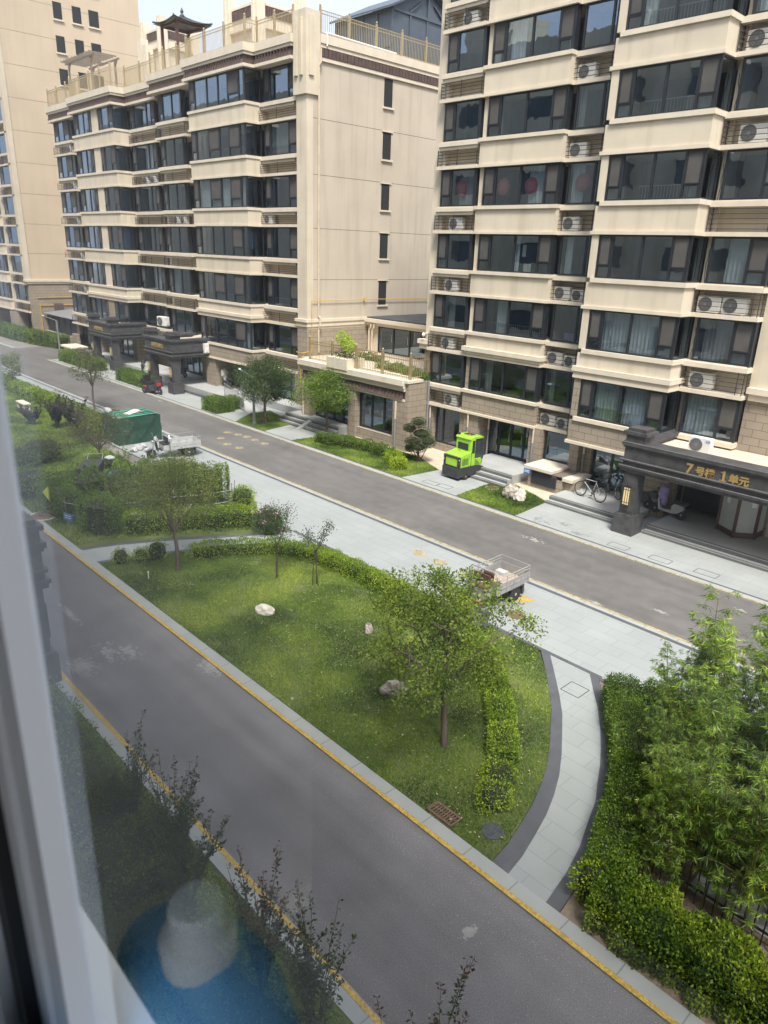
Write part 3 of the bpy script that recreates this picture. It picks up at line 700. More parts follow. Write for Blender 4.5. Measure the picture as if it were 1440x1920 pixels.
# gable wall
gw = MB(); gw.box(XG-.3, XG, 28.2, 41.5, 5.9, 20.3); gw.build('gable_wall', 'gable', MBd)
stn.box(XG-.3, XG, 28.2, 41.5, 0, 5.31); stn.box(-37.0, XG+.0, 27.75, 28.2, 0, 5.31); cr.box(-36.95, XG-.001, 27.75, 28.2, 5.9, 20.3)
cr.box(-73, -36.3, 41.2, 41.5, 0, 20.3); cr.box(-73.1, -72.8, 28.3, 41.5, 0, 20.3)
cr.box(-37.05, XG+.12, 27.62, 28.6, 18.0, 22.0); cr.box(-36.85, -36.6, 27.50, 27.62, 18.9, 21.6); cr.box(-36.35, -36.15, 27.50, 27.62, 18.9, 21.6); cr.box(XG+.12, XG+.22, 27.8, 28.1, 18.9, 21.7)
COLS = [(-40.95, -37.0, 27.85), (-53.4, -49.2, 27.6), (-58.5, -54.0, 28.0), (-72.5, -68.5, 27.5)]   # window columns with ledges
BAYS = [(-47.4, -40.78, 26.87), (-66.4, -58.7, 26.87)]
for k in range(6):
    z, s, t = ML[k], MS[k], ML[k+1]; w_ = stn if k == 0 else cr
    for a, c, v in BAYS:
        w_.box(a, c, v, 29.4, z+.02, s-.15); tr.box(a-.06, c+.06, v-.06, 29.35, z, z+.12); tr.box(a-.05, c+.05, v-.07, 29.35, s-.16, s)
        if k == 1: tr.box(a-.12, c+.12, v-.13, 29.3, z+.26, z+.45); tr.box(a-.07, c+.07, v-.07, 29.3, z+.12, z+.26)
    (stn if k == 0 else cr).box(-62.6, -61.5, 26.9, 29.4, s, t)
    for a, c, v in COLS:
        tr.box(a, c, v, 29.4, s-.24, s-.03); tr.box(a+.08, c-.4, v+.1, 29.4, s-.4, s-.24); tr.box(a-.1, c+(.0 if c < -40 else 0), v-.06, 29.4, z, z+.15)
        pl.box(a+.02, c-.02, v+.6, 29.4, z+.15, s-.24); tr.box(a+.1, c-.3, v+.12, 29.4, s-.03, s)
    dk.box(-72, -37, 29.4, 29.5, s, t)
for a, c in ((-49.2, -47.4), (-54.05, -53.4), (-68.5, -66.4), (-72.9, -72.5), (-58.72, -58.5)):
    y = 28.1 if a > -50 or a < -60 else 28.4
    stn.box(a, c, y, 29.4, 2.4, 5.31); cr.box(a, c, y, 29.4, 5.31, 19.8)
cr.box(-72.9, -36.3, 29.5, 29.8, 5.31, 20.3); stn.box(-72.9, -36.3, 29.5, 29.8, 0, 5.31)
cr.build('wall', 'cream', MBd); stn.build('stone_base', 'stone', MBd); tr.build('trim', 'ledge', MBd); pl.each('recess_wall', 'cream', MBd); dk.build('shade_backing', 'room', MBd)
cur = ['curtain_blue', 'curtain_grey']
for k in range(6):
    s, t = MS[k], ML[k+1]
    window(MBd, idt, -40.45, -37.15, 27.98, s, t, (-39.85, -38.0), ret=.22, vents=(0, 2), curt=[('curtain_grey', .05, .9)] if k == 4 else None, rail=k in (1, 4))
    window(MBd, idt, -47.25, -40.85, 26.9, s, t, (-46.6, -45.1, -43.8, -42.7, -41.5), ret=1.15, vents=(0, 2, 4) if k in (1, 3, 4) else (0, 4), curt={3: [('curtain_blue', .1, .95)], 0: [('curtain_blue', .8, 1)]}.get(k), rail=k in (1, 4))
    window(MBd, idt, -53.1, -49.9, 27.75, s, t, (-52.5, -51.2), ret=.35, vents=(0,), curt=('curtain_grey', .0, rgw.uniform(.2, .8)) if k % 2 else None)
    window(MBd, idt, -58.4, -54.4, 28.1, s, t, (-57.7, -55.7, -55.0), ret=.2, vents=(0, 3), curt=('curtain_blue', .5, rgw.uniform(.6, .95)) if k in (1, 4) else None)
    window(MBd, idt, -66.2, -62.7, 26.95, s, t, (-65.4, -64.3, -63.3), vents=(0, 3), curt=[('curtain_grey', rgw.uniform(.05, .3), rgw.uniform(.4, .9))] if k in (0, 2, 4) else None)
    window(MBd, idt, -61.4, -58.75, 26.92, s, t, (-60.8, -59.6), ret=1.2, vents=(0, 2), curt={4: [('curtain_grey', .6, 1)], 1: [('curtain_blue', .1, .3)]}.get(k), rail=k in (1, 4, 5))
    window(MBd, idt, -72.3, -69.0, 27.6, s, t, (-71.4, -70.2), ret=.45, vents=(0, 2))
    for a, c, v in COLS: cage(MBd, idt, a, c-.05, v-.02, v+.6, ML[k]+.15, MS[k]-.4, m='black', posts=((a+c)/2,))
# ground floor of the middle building
b = MB()
for a, c, y in ((-37.4, -37.0, 27.8), (-41.5, -40.9, 27.9), (-48.6, -47.5, 27.6), (-46.9, -45.6, 26.95), (-54.1, -53.3, 27.9), (-60.5, -59.7, 27.8), (-72.8, -72.2, 27.9), (-69.2, -68.4, 27.9), (-66.5, -65.9, 27.2)):
    b.box(a, c, y, 29.5, 0, 2.42)
b.box(-41, -37, 28.2, 29.5, 0, .5); b.each('stone_pier', 'stone', MBd)
glassdoor(MBd, -40.9, -37.3, 28.3, .5, 2.42, 3, 'shop_front'); glassdoor(MBd, -45.6, -41.5, 28.2, .45, 2.42, 4, 'shop_front'); glassdoor(MBd, -53.3, -48.6, 28.4, .45, 2.42, 5, 'shop_front'); glassdoor(MBd, -65.9, -60.5, 28.3, .45, 2.42, 5, 'shop_front'); glassdoor(MBd, -72.2, -69.2, 28.2, .45, 2.42, 3, 'shop_front')
portico(MBd, -50.35, -46.35, 24.05, 27.9, 2.50, 3.75, [('5号楼2单元', .34, -49.3, 3.08)])
portico(MBd, -62.3, -57.9, 24.9, 27.9, 2.50, 3.75, [('5号楼3单元', .34, -61.2, 3.08)])
# cornice with brown tiles, parapet and golden railing
def roofline(par, xa, xb, y, z=19.75):
    b = MB(); b.box(xa-.12, xb+.12, y-.14, 29.0, z, z+.16); b.box(xa, xb, y+.06, 29.0, z+.16, z+.62); b.box(xa-.12, xb+.12, y-.1, 29.0, z+.62, z+.78); b.box(xa-.18, xb+.18, y-.17, 29.0, z+.78, z+1.2)
    b.build('parapet', 'ledge', par)
    t = MB(); n = int((xb-xa)/.28)
    for i in range(n):
        x = xa+(xb-xa)*(i+.5)/n; t.add([(x-.11, y+.05, z+.62), (x+.11, y+.05, z+.62), (x+.13, y-.12, z+.17), (x-.13, y-.12, z+.17), (x-.11, y+.1, z+.62), (x+.11, y+.1, z+.62), (x+.13, y+.0, z+.17), (x-.13, y+.0, z+.17)], [(0,1,2,3), (4,7,6,5), (0,3,7,4), (1,5,6,2), (3,2,6,7), (0,4,5,1)])
        if i: t.box(x-.28*.5-.02, x-.28*.5+.02, y-.13, y+.06, z+.2, z+.6)
    t.build('tile_band', 'tile', par)
    r = MB(); r.box(xb-.04, xb+.02, y, 28.2, z+.16, z+.62); r.build('tile_band', 'tile', par)
roofline(MBd, -47.55, -40.65, 26.8); roofline(MBd, -40.6, -37.05, 27.5); roofline(MBd, -53.5, -47.6, 27.35)
roofline(MBd, -66.5, -58.55, 26.8, 19.6); roofline(MBd, -58.5, -53.6, 27.9, 19.6); roofline(MBd, -72.7, -66.6, 27.4, 19.6)
b = MB(); b.box(XG-.4, XG+.10, 28.62, 41.5, 19.72, 19.9); b.box(XG-.4, XG+.05, 28.62, 41.5, 19.9, 20.35); b.box(XG-.4, XG+.14, 28.62, 41.5, 20.35, 20.55); b.box(XG-.4, XG+.2, 28.62, 41.5, 20.55, 20.98); b.build('parapet', 'ledge', MBd)
b = MB(); n = 46
for i in range(n):
    y = 28.65+i*.275; b.box(XG+.06, XG+.13, y, y+.24, 19.92, 20.33)
b.build('tile_band', 'tile', MBd)
b = MB(); b.box(-72.8, -36.1, 28.3, 41.4, 20.3, 20.5); b.build('roof', 'flatroof', MBd)
def railing(par, pts, z0, z1, m='gold', post=2.1, name='railing', sp=.13):
    b = MB()
    for (xa, ya), (xb, yb) in zip(pts[:-1], pts[1:]):
        L_ = math.hypot(xb-xa, yb-ya); n = max(1, int(L_/sp))
        for zz in (z0+.1, z1-.18, z1-.02): b.bar((xa, ya, zz), (xb, yb, zz), .035, .035)
        for i in range(n+1):
            t = i/n; x, y = xa+(xb-xa)*t, ya+(yb-ya)*t; b.box(x-.010, x+.010, y-.010, y+.010, z0, z1-.02)
        m_ = max(1, round(L_/post))
        for i in range(m_+1):
            if i == 0 and (xa, ya) != pts[0]: continue
            t = i/m_; x, y = xa+(xb-xa)*t, ya+(yb-ya)*t; b.box(x-.05, x+.05, y-.05, y+.05, z0, z1+.12); b.lathe([(.0, 0), (.05, .03), (.06, .08), (.03, .13), (0.005, .14)], (x, y, z1+.12), 8)
    return b.build(name, m, par)
railing(MBd, [(-53.4, 27.5), (-47.6, 27.4), (-47.4, 26.95), (-40.7, 26.95), (-40.6, 27.7), (-37.1, 27.7)], 20.97, 22.15)
railing(MBd, [(-72.6, 28.2), (-72.6, 27.5), (-66.5, 27.5), (-66.3, 26.95), (-58.6, 26.95), (-58.5, 28.0), (-53.6, 28.0)], 20.80, 22.1)
railing(MBd, [(XG, 28.7), (XG, 41.2)], 20.97, 22.15)
b = MB(); b.m = 0; b.tube([(XG+.1, 29.0, 21.1), (XG+.1, 34.4, 21.05)], .05, 8); b.tube([(XG+.18, 29.05, 21.1), (XG+.18, 29.05, 20.45)], .05, 8); b.build('roof_pipe', 'white', MBd)
# gable windows, string course, pipes
tfG = lambda u, v, z: (XG-v, u, z)
b = MB()
for k in range(5):
    zt = 19.68-2.89*k+ (0 if k < 1 else .02); window(MBd, tfG, 33.6, 34.3, -.0, zt-1.52, zt, (), t=.05)
    b.box(XG-.05, XG+.1, 33.5, 34.42, zt-1.62, zt-1.52); b.box(XG-.05, XG+.06, 33.5, 34.42, zt+.0, zt+.07)
b.build('window_sill', 'ledge', MBd)
b = MB()
for k in range(5): zt = 19.68-2.89*k; b.box(XG-.02, XG+.004, 33.62, 34.28, zt-1.5, zt-.02)
b.build('shade_backing', 'dark', MBd)  # dark panels behind the panes, room shade put into the colour
b = MB(); b.box(XG-.3, XG+.12, 28.2, 33.0, 5.72, 5.9); b.box(XG-.3, XG+.06, 28.2, 33.0, 5.45, 5.72); b.box(-37.1, XG+.12, 27.6, 28.2, 5.72, 5.9); b.box(-37.05, XG+.06, 27.68, 28.2, 5.45, 5.72); b.box(XG-.3, XG, 33, 41.5, 5.31, 5.9); b.box(-37, XG, 27.76, 33, 5.31, 5.45); b.build('cornice', 'ledge', MBd)
b = MB(); x = XG+.1
b.tube([(x, 28.55, 3.9), (x, 28.55, 5.3), (x+.15, 28.55, 5.5), (x+.15, 28.55, 6.0), (x, 28.55, 6.1), (x, 28.55, 19.4), (x+.1, 28.6, 19.6), (x+.1, 28.6, 20.3)], .055, 8)
for i in range(8): b.lathe([(.07, 0), (.07, .06)], (x, 28.55, 6.5+i*1.7), 8)
for xx, yy in ((-47.9, 28.03), (-48.4, 28.03), (-67.2, 28.03), (-67.7, 28.03)): b.tube([(xx, yy, 3.2), (xx, yy, 19.7)], .05, 6)
b.build('downpipe', 'pipe', MBd)
b = MB(); b.tube([(XG+.12, 28.0, 3.9), (XG+.12, 28.0, 7.0), (XG+.12, 33.0, 7.0), (XG+.12, 40, 6.95)], .022, 6)
b.tube([(-36.4, 27.2, 3.95), (-35.8, 27.2, 3.95), (-35.8, 27.9, 4.0)], .03, 6); b.tube([(-34.72, 26.25, 1.9), (-34.72, 26.25, 3.9), (-34.4, 26.25, 4.0)], .03, 6)
for yy in (28.6, 32.3): b.box(XG, XG+.16, yy-.04, yy+.04, 6.9, 7.1)
b.build('gas_pipe', 'yellowpipe', MBd)

def PY(x, y, Y): d = ray(x, y); t = Y/d.y; return (d.x*t, Y, CAMZ+d.z*t)
def PX(x, y, X): d = ray(x, y); t = X/d.x; return (X, d.y*t, CAMZ+d.z*t)
# ---- things on the roof of the middle building
RZ = 20.5
yC = PX(735, 50, -37.2)[1]; zt = PX(735, 11, -37.2)[2]
SR = thing('roof_sunroom', 'blue grey glazed sunroom with pitched roof behind the golden roof railing', 'sunroom', (-40, yC, RZ))
b = MB(); x0, x1, y0, y1 = -42.6, -37.2, yC, yC+6.2; ym = (y0+y1)/2; zp = zt+1.5
for x in (x0, x1-.12):
    for i in range(5): y = y0+(y1-y0-.12)*i/4; b.box(x, x+.12, y, y+.12, RZ, zt-.15)
for i in range(1, 4): x = x0+(x1-x0-.12)*i/4; b.box(x, x+.12, y0, y0+.12, RZ, zt-.15)
b.box(x0, x1, y0-.02, y0+.14, zt-.15, zt); b.box(x1-.14, x1+.02, y0+.14, y1, zt-.15, zt); b.box(x0, x1, y0+.005, y0+.115, RZ+1.3, RZ+1.4)
for dy in (-1.6, 0, 1.6): b.bar((x1, ym+dy, zt), (x1, ym+dy*.35, zp-.2-abs(dy)*.35), .08)
b.bar((x1, y0, zt), (x1, ym, zp), .14); b.bar((x1, y1, zt), (x1, ym, zp), .14)
b.build('frame', 'sunroom', SR)
b = MB(); b.quad((x0, y0+.06, RZ), (x1, y0+.06, RZ), (x1, y0+.06, zt), (x0, y0+.06, zt)); b.quad((x1-.06, y0+.06, RZ), (x1-.06, y1, RZ), (x1-.06, y1, zt), (x1-.06, y0+.06, zt)); b.add([(x1-.08, y0, zt), (x1-.08, y1, zt), (x1-.08, ym, zp)], [(0, 1, 2)]); b.build('glass', 'sunroom', SR)
b = MB(); b.prof([(y0-.35, zt-.12), (y0-.35, zt), (ym, zp+.12), (y1+.35, zt), (y1+.35, zt-.12), (ym, zp)], x0-.2, x1+.3); b.build('roof', 'sunroom', SR)
# pavilion
X, Y, Z = PY(343, 60, 33.5); PV = thing('roof_pavilion', 'dark timber pavilion with upturned tiled roof on the roof terrace', 'pavilion', (X, Y, RZ))
def pav(cx, cy, z0, ze, zr, hw):
    b = MB(); q = MB(); n = 8
    for s in range(4):
        a = s*math.pi/2; ca, sa = math.cos(a), math.sin(a)
        P = []
        for i in range(n+1):
            t = i/n; z = ze+(zr-ze)*t**1.5; hh = hw*(1-t)+.12
            e = .18*(1-t)**3
            P.append(((-hh, -hh, z+e), (0, -hh*.93, z), (hh, -hh, z+e)))
        for i in range(n):
            for j in range(2):
                pts = [P[i][j], P[i][j+1], P[i+1][j+1], P[i+1][j]]
                b.add([(cx+x*ca-y*sa, cy+x*sa+y*ca, z) for x, y, z in pts], [(0, 1, 2, 3)])
                b.add([(cx+x*ca-y*sa, cy+x*sa+y*ca, z-.08) for x, y, z in pts], [(3, 2, 1, 0)])
        b.tube([(cx+(hw*(1-i/n)+.12)*(ca-sa)*1.0, cy+(hw*(1-i/n)+.12)*(sa+ca), ze+(zr-ze)*(i/n)**1.5+.18*(1-i/n)**3+.05) for i in range(n+1)], .07, 5)
        for k in range(-6, 7):
            x = k*hw/6.5
            tm = 1-abs(x)/hw
            b.tube([(cx+x*ca+(hw*(1-t)+.10)*sa, cy+x*sa-(hw*(1-t)+.10)*ca, ze+(zr-ze)*t**1.5+.18*(1-t)**3*(abs(x)/hw)**2+.03) for t in [tm*i/4 for i in range(5)]], .04, 4)
        q.box(*sorted((cx+.75*hw*(ca-sa)-.09, cx+.75*hw*(ca-sa)+.09)), *sorted((cy+.75*hw*(sa+ca)-.09, cy+.75*hw*(sa+ca)+.09)), z0, ze+.2)
        q.bar((cx+.75*hw*(ca-sa), cy+.75*hw*(sa+ca), ze), (cx+.75*hw*(-sa-ca), cy+.75*hw*(ca-sa), ze), .1, .3)
        q.bar((cx+.75*hw*(ca-sa), cy+.75*hw*(sa+ca), z0+.7), (cx+.75*hw*(-sa-ca), cy+.75*hw*(ca-sa), z0+.7), .06, .1)
    b.lathe([(.16, 0), (.2, .15), (.08, .3), (.14, .45), (.02, .7)], (cx, cy, zr-.02), 8)
    return b, q
hw = 1.55; ze = PY(300, 52, 32.5)[2]; zr = PY(350, 30, 33.5)[2]
b, q = pav(X, Y, RZ, ze, zr, hw); b.build('roof', 'slate', PV); q.build('post_frame', 'redwood', PV)
# pergola
x0, y0, _ = PY(130, 150, 31.0); x1 = PY(178, 140, 31.0)[0]; zt = PY(130, 120, 31.0)[2]
PG = thing('roof_pergola', 'small weathered wooden pergola on the left end of the roof terrace', 'pergola', (x0, y0, RZ)); b = MB()
for xx in (x0+.2, x1-.6):
    for yy in (31.0, 33.2):
        b.box(xx-.07, xx+.07, yy-.07, yy+.07, RZ, zt); b.bar((xx, yy, zt-.5), (xx+.45, yy, zt-.03), .07)
b.build('post', 'wood', PG); b = MB()
for yy in (31.0, 33.2): b.box(x0-.5, x1+.3, yy-.05, yy+.05, zt, zt+.14)
n = 11
for i in range(n): xx = x0-.4+(x1-x0+.6)*i/(n-1); b.bar((xx, 30.5, zt+.2), (xx, 33.0, zt+.2), .05, .12)
b.build('rafter', 'wood', PG)
# cream roof towers with brown tile strips
def rooftower(px, w, Y, ztop, label, dz=2.4):
    X, _, _ = PY(px, 60, Y); T = thing('roof_tower', label, 'roof tower', (X, Y, RZ))
    b = MB(); b.box(X-w/2, X+w/2, Y, Y+w, RZ, ztop-1.0); b.box(X-w/2-.3, X+w/2+.3, Y-.3, Y+w+.3, ztop-dz, ztop-dz+.2)
    for i, dx in enumerate((-w/2, w/2)):
        for dy in (0, w):
            b.box(X+dx-.35, X+dx+.35, Y+dy-.35, Y+dy+.35, RZ, ztop); b.box(X+dx-.12, X+dx+.12, Y+dy-.48, Y+dy+.48, RZ+1, ztop-.3)
    b.box(X-w/2, X+w/2, Y-.1, Y+w+.1, ztop-.95, ztop-.8)
    b.build('shaft', 'ledge', T)
    t = MB(); n = int(w/.2)
    for i in range(1, n-1): xx = X-w/2+w*i/n; t.box(xx-.08, xx+.08, Y-.08, Y-.002, ztop-1.6, ztop-1.0)
    for i in range(1, n-1): yy = Y+w*i/n; t.box(X+w/2+.002, X+w/2+.08, yy-.08, yy+.08, ztop-1.6, ztop-1.0)
    t.build('tile_band', 'tile', T)
rooftower(288, 3.2, 37, PY(275, 42, 37)[2], 'cream roof tower with corner fins left of the dark pavilion')
rooftower(458, 3.6, 34, PY(440, -8, 34)[2], 'cream roof tower with brown tile strip right of the dark pavilion')
x, y, z = PY(262, 72, 29.5)
PLR = tag(MB().box(x-.5, x+.1, y, y+.6, RZ-.7, z).box(x+.3, x+.8, y, y+.6, RZ-.7, z-.5).build('chimney', 'ledge'), 'cream stepped chimney at the roof edge beside the tower block', 'chimney')
# rear house roof glimpsed beyond the sunroom
X, Y, Z = PY(815, 8, 60); b = MB(); b.box(X-4, X+8, 60, 66, 0, Z+1)
for k in range(4): b.box(X-5, X+8, 59.4, 60, Z-6+k*2.6, Z-5.6+k*2.6)
tag(b.build('far_building', 'tile'), 'purple grey far building seen above the sunroom roof', 'building')

# ---- left tower block
LT = thing('apartment_tower', 'tall cream tower block at the far left with small gable windows', 'apartment tower', (-84, 28, 0))
XL = -83.0
y1 = PX(258, 0, XL)[1]; zj = PX(27.5, 244.2, XL)[2]
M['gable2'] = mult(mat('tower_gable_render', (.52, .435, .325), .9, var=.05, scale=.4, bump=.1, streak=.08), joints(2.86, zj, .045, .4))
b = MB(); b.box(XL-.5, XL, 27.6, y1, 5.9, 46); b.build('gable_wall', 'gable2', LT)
b = MB(); b.box(-100, XL-.5, y1-.6, y1-.1, 0, 46); b.box(-100, -83.5, 29.5, 30, 5.9, 46); b.box(XL-.7, XL+.08, 27.1, 27.6, 5.9, 46); b.build('wall', 'cream', LT)
b = MB(); b.box(XL-.5, XL+.02, 27.3, y1, 0, 5.5); b.box(-100, XL-.5, 29.4, 30, 0, 5.5); b.box(-88, -87.2, 26.6, 29.4, 0, 2.4); b.box(-96, -95.2, 26.6, 29.4, 0, 2.4); b.build('stone_base', 'stone', LT)
b = MB(); b.box(XL-.6, XL+.2, 27.0, y1, 5.7, 5.9); b.box(XL-.6, XL+.12, 27.1, y1, 5.5, 5.7); b.build('cornice', 'ledge', LT)
tfL = lambda u, v, z: (XL-v, u, z)
def lrow(pxs, zrow, dz):
    for (pa, pb, py_) in pxs:
        ya = PX(pa, py_, XL)[1]; yb = PX(pb, py_, XL)[1]
        window(LT, tfL, ya, yb, -.02, zrow, zrow+dz, (), t=.05)
        s = MB(); s.box(XL-.05, XL+.14, ya-.1, yb+.12, zrow-.14, zrow); s.build('window_sill', 'ledge', LT)
        s = MB(); s.box(XL-.01, XL+.004, ya+.02, yb-.02, zrow+.02, zrow+dz-.02); s.build('shade_backing', 'dark', LT)
rowpx = [(106, 122, 85), (141, 157, 85), (171, 189, 85)]
za = PX(108, 98, XL)[2]; zb = PX(105, 66, XL)[2]
for k in range(-1, 4): lrow(rowpx if k else rowpx, za+2.86*k, zb-za)
# front of the tower: window columns with ledges, seen at the picture's left edge
LL = [2.4+2.86*k for k in range(15)]
sp = MB(); tr = MB(); pl = MB(); dk = MB()
for k in range(14):
    z = LL[k]+.1; s = z+1.15; t = LL[k+1]+.1
    sp.box(-99, -88.2, 26.9, 29.3, z+.02, s-.15); tr.box(-99, -88.1, 26.82, 29.2, z, z+.13); tr.box(-99, -88.1, 26.8, 29.2, s-.16, s)
    sp.box(-93.6, -92.8, 26.95, 29.3, s, t); sp.box(-88.3, -87.9, 27.2, 29.3, z, t)
    tr.box(-87.7, XL-.2, 27.2, 29.3, s-.22, s); tr.box(-87.7, XL-.2, 27.1, 29.3, z, z+.15); pl.box(-87.7, XL-.5, 27.9, 29.3, z+.15, s-.22); dk.box(-99, XL-.5, 29.3, 29.39, s, t)
    window(LT, idt, -87.5, XL-.5, 27.35, s, t, (-86.6, -84.4), ret=.3, vents=(0, 2))
    window(LT, idt, -92.7, -88.35, 27.0, s, t, (-91.8, -90.4, -89.2), ret=0, vents=(0, 3), curt=('curtain_blue', .6, .95) if k % 3 == 0 else None)
    if k < 8: window(LT, idt, -98.8, -93.7, 27.0, s, t, (-97.8, -95.6, -94.6), vents=(0, 3))
    cage(LT, idt, -87.6, XL-.3, 27.15, 27.9, z+.15, s-.25, m='black', posts=(-85.4,))
sp.build('spandrel', 'cream', LT); tr.build('trim', 'ledge', LT); pl.build('recess_wall', 'cream', LT); dk.build('shade_backing', 'room', LT)
b = MB(); b.box(-95.2, -88, 28.9, 29.3, 0, 2.4); b.box(-87.2, -83.6, 28.2, 28.3, .3, 2.4); b.build('shop_front', 'frame', LT)
x = XL+.1; b = MB()
b.tube([(x, 28.2, 0), (x, 28.2, 3.4)], .06, 6); b.tube([(x, 28.0, 4.1), (x, 40, 4.2)], .04, 6); b.tube([(x, 28.2, 3.3), (x, 40, 3.35)], .04, 6); b.build('gas_pipe', 'yellowpipe', LT)
b = MB(); ya = PX(101, 570, XL)[1]; yb = PX(118, 570, XL)[1]; zz = PX(105, 575, XL)[2]
b.box(XL, XL+.15, ya, yb, zz-.7, zz+.35); b.box(XL, XL+.12, ya+.3, yb-.6, zz-2.0, zz-1.2); b.build('vent_panel', 'tile', LT)
# shed with a glazed side between the two blocks
SH = thing('cycle_shed', 'low grey-roofed shed in the gap between the tower and the middle block', 'shed', (-78, 29, 0))
b = MB()
for i in range(7): b.box(-82.4+i*1.5, -82.3+i*1.5, 28.6, 28.7, .8, 2.5)
b.box(-82.4, -73.4, 28.55, 28.75, 2.4, 2.5); b.box(-73.5, -73.4, 28.6, 33.2, .2, 2.5); b.box(-82.4, -73.4, 28.66, 28.7, .8, 2.4); b.build('frame', 'charcoal', SH)
b = MB(); b.hexa([(-82.8, 28.3, 2.5), (-73.1, 28.3, 2.5), (-73.1, 33.5, 3.0), (-82.8, 33.5, 3.0), (-82.8, 28.3, 2.58), (-73.1, 28.3, 2.58), (-73.1, 33.5, 3.08), (-82.8, 33.5, 3.08)]); b.build('roof', 'greypipe', SH)
b = MB(); b.box(-82.5, -72.8, 28.3, 28.55, 0, .8); b.box(-73.4, -72.2, 27.6, 28.3, 0, 1.35); b.build('low_wall', 'stone', SH)
tag(MB().box(-69.9, -67.2, 25.0, 26.6, .72, .84).box(-69.6, -67.5, 25.3, 26.5, .0, .72).build('vent_housing', 'ledge'), 'pale slab-topped vent housing behind the box hedge near the tower', 'vent housing')

# ---- terrace shop block
TB = thing('shop_block', 'single-storey stone shop block with roof terrace between the two apartment blocks', 'shop building', (-30, 27, 0))
b = MB(); xa, xb, y0 = -34.75, -25.75, 26.34
for a, c in ((-34.75, -33.9), (-30.45, -29.85), (-26.85, -25.76)): b.box(a, c, y0, 27.2, 0, 2.7)
b.box(-29.85, -26.85, y0+.1, 27.2, 0, .62); b.box(-26.3, -25.76, 27.2, 28.06, 0, 3.62); b.box(-26.4, -26.31, 28.2, 40, 0, 3.6); b.box(-36, xa, 27.76, 40, 0, 3.6)
b.box(-25.98, -25.755, y0+.02, 27.2, 2.7, 3.62); b.build('wall', 'stone', TB)
b = MB(); b.box(xa, -25.98, y0-.02, 27.2, 2.66, 2.76); b.box(xa, -25.98, y0+.08, 27.2, 2.76, 3.2); b.box(xa-.02, -25.98, y0-.06, 27.2, 3.2, 3.36); b.box(xa-.06, -25.985, y0-.14, 27.2, 3.36, 3.50); b.box(xa-.1, -25.98, y0-.24, 27.4, 3.50, 3.80)
b.box(-25.98, -25.72, y0-.1, 27.4, 3.64, 3.78); b.build('cornice', 'ledge', TB)
b = MB(); n = 32
for i in range(n):
    x = xa+.15+(8.5)*i/n; b.add([(x, y0+.07, 3.16), (x+.2, y0+.07, 3.16), (x+.22, y0-.09, 2.78), (x-.02, y0-.09, 2.78), (x, y0+.075, 3.1), (x+.2, y0+.075, 3.1), (x+.22, y0+.02, 2.77), (x-.02, y0+.02, 2.77)], [(0,1,2,3), (4,7,6,5), (0,3,7,4), (1,5,6,2), (3,2,6,7), (0,4,5,1)])
b.box(xa+.05, -26.0, y0+.06, y0+.078, 2.78, 3.18); b.build('tile_band', 'tile', TB)
b = MB(); b.box(-35.9, -25.8, 27.2, 40, 3.6, 3.7); b.build('roof', 'flatroof', TB)
glassdoor(TB, -29.8, -26.9, y0+.35, .62, 2.68, 3, 'shop_window'); glassdoor(TB, -33.85, -30.5, y0+.4, .48, 2.68, 4, 'shop_front')
b = MB(); b.box(-34.7, -26.3, 28.6, 28.7, 0, 3.5); b.box(-29.85, -26.9, 27.2, 28.6, .5, .6); b.build('interior', 'room', TB)
railing(TB, [(-34.3, 26.62), (-25.95, 26.62), (-25.95, 28.0)], 3.80, 4.92, post=1.9)
b = MB(); b.tube([(-34.5, 26.25, .5), (-34.5, 26.25, 2.6)], .05, 8); b.tube([(-26.55, 26.25, 1.7), (-26.55, 26.25, 2.62)], .055, 8); b.m = 1; b.tube([(-26.55, 26.25, .2), (-26.55, 26.25, 1.7)], .06, 8); b.tube([(-25.65, 27.75, 0), (-25.65, 27.75, 3.7)], .06, 8); b.build('downpipe', ['pipe', 'greypipe'], TB)
tag(steps('entrance_steps', -35.6, -30.6, 25.75, 27.7, .48, 3), 'pale steps and platform in front of the terrace shop door', 'steps')
b = MB(); b.prof([(24.7, .04), (25.9, .5), (25.9, 0), (24.7, 0)], -33.3, -33.0); tag(b.build('step_cheek', 'platform'), 'sloping pale stone cheek in the middle of the terrace shop steps', 'step cheek')
# glazed room at the back of the terrace
yT = 32.75
b = MB(); b.box(-35.95, -26.2, yT-.25, 38.5, 5.42, 5.62); b.box(-35.95, -26.2, yT-.4, 38.5, 5.62, 5.84); b.build('cornice', 'ledge', TB)
b = MB(); b.box(-35.9, -26.3, yT-.2, 38.4, 5.84, 5.93); b.build('roof', 'asphalt_roof', TB)
glassdoor(TB, -35.0, -26.4, yT, 3.7, 5.42, 6, 'glazed_front'); b = MB(); b.box(-35.9, -26.3, 35, 35.2, 3.7, 5.4); b.build('interior', 'room', TB)
b = MB(); b.box(-35.95, -35.0, yT-.02, yT+.3, 3.7, 5.42); b.build('wall', 'cream', TB)
b = MB()
for dx in (0, .3): b.tube([(-35.5+dx, yT-.35, 3.7), (-35.5+dx, yT-.35, 5.1), (-35.35+dx, yT-.35, 5.3), (-35.35+dx, yT-.35, 5.5)], .05, 8)
b.build('downpipe', 'pipe', TB)
x, y = G(612, 686, 3.75); x2, y2 = G(660, 688, 3.75)
PT = thing('planter', 'pale square planter on the roof terrace holding a bright green clipped bush', 'planter', (x, y, 3.7))
b = MB(); b.box(x, x+1.75, y, y+1.3, 3.7, 4.30); b.box(x+.08, x+1.67, y+.08, y+1.22, 4.30, 4.302); b.build('box', 'ledge', PT); PLANTER = (x+.9, y+.6)

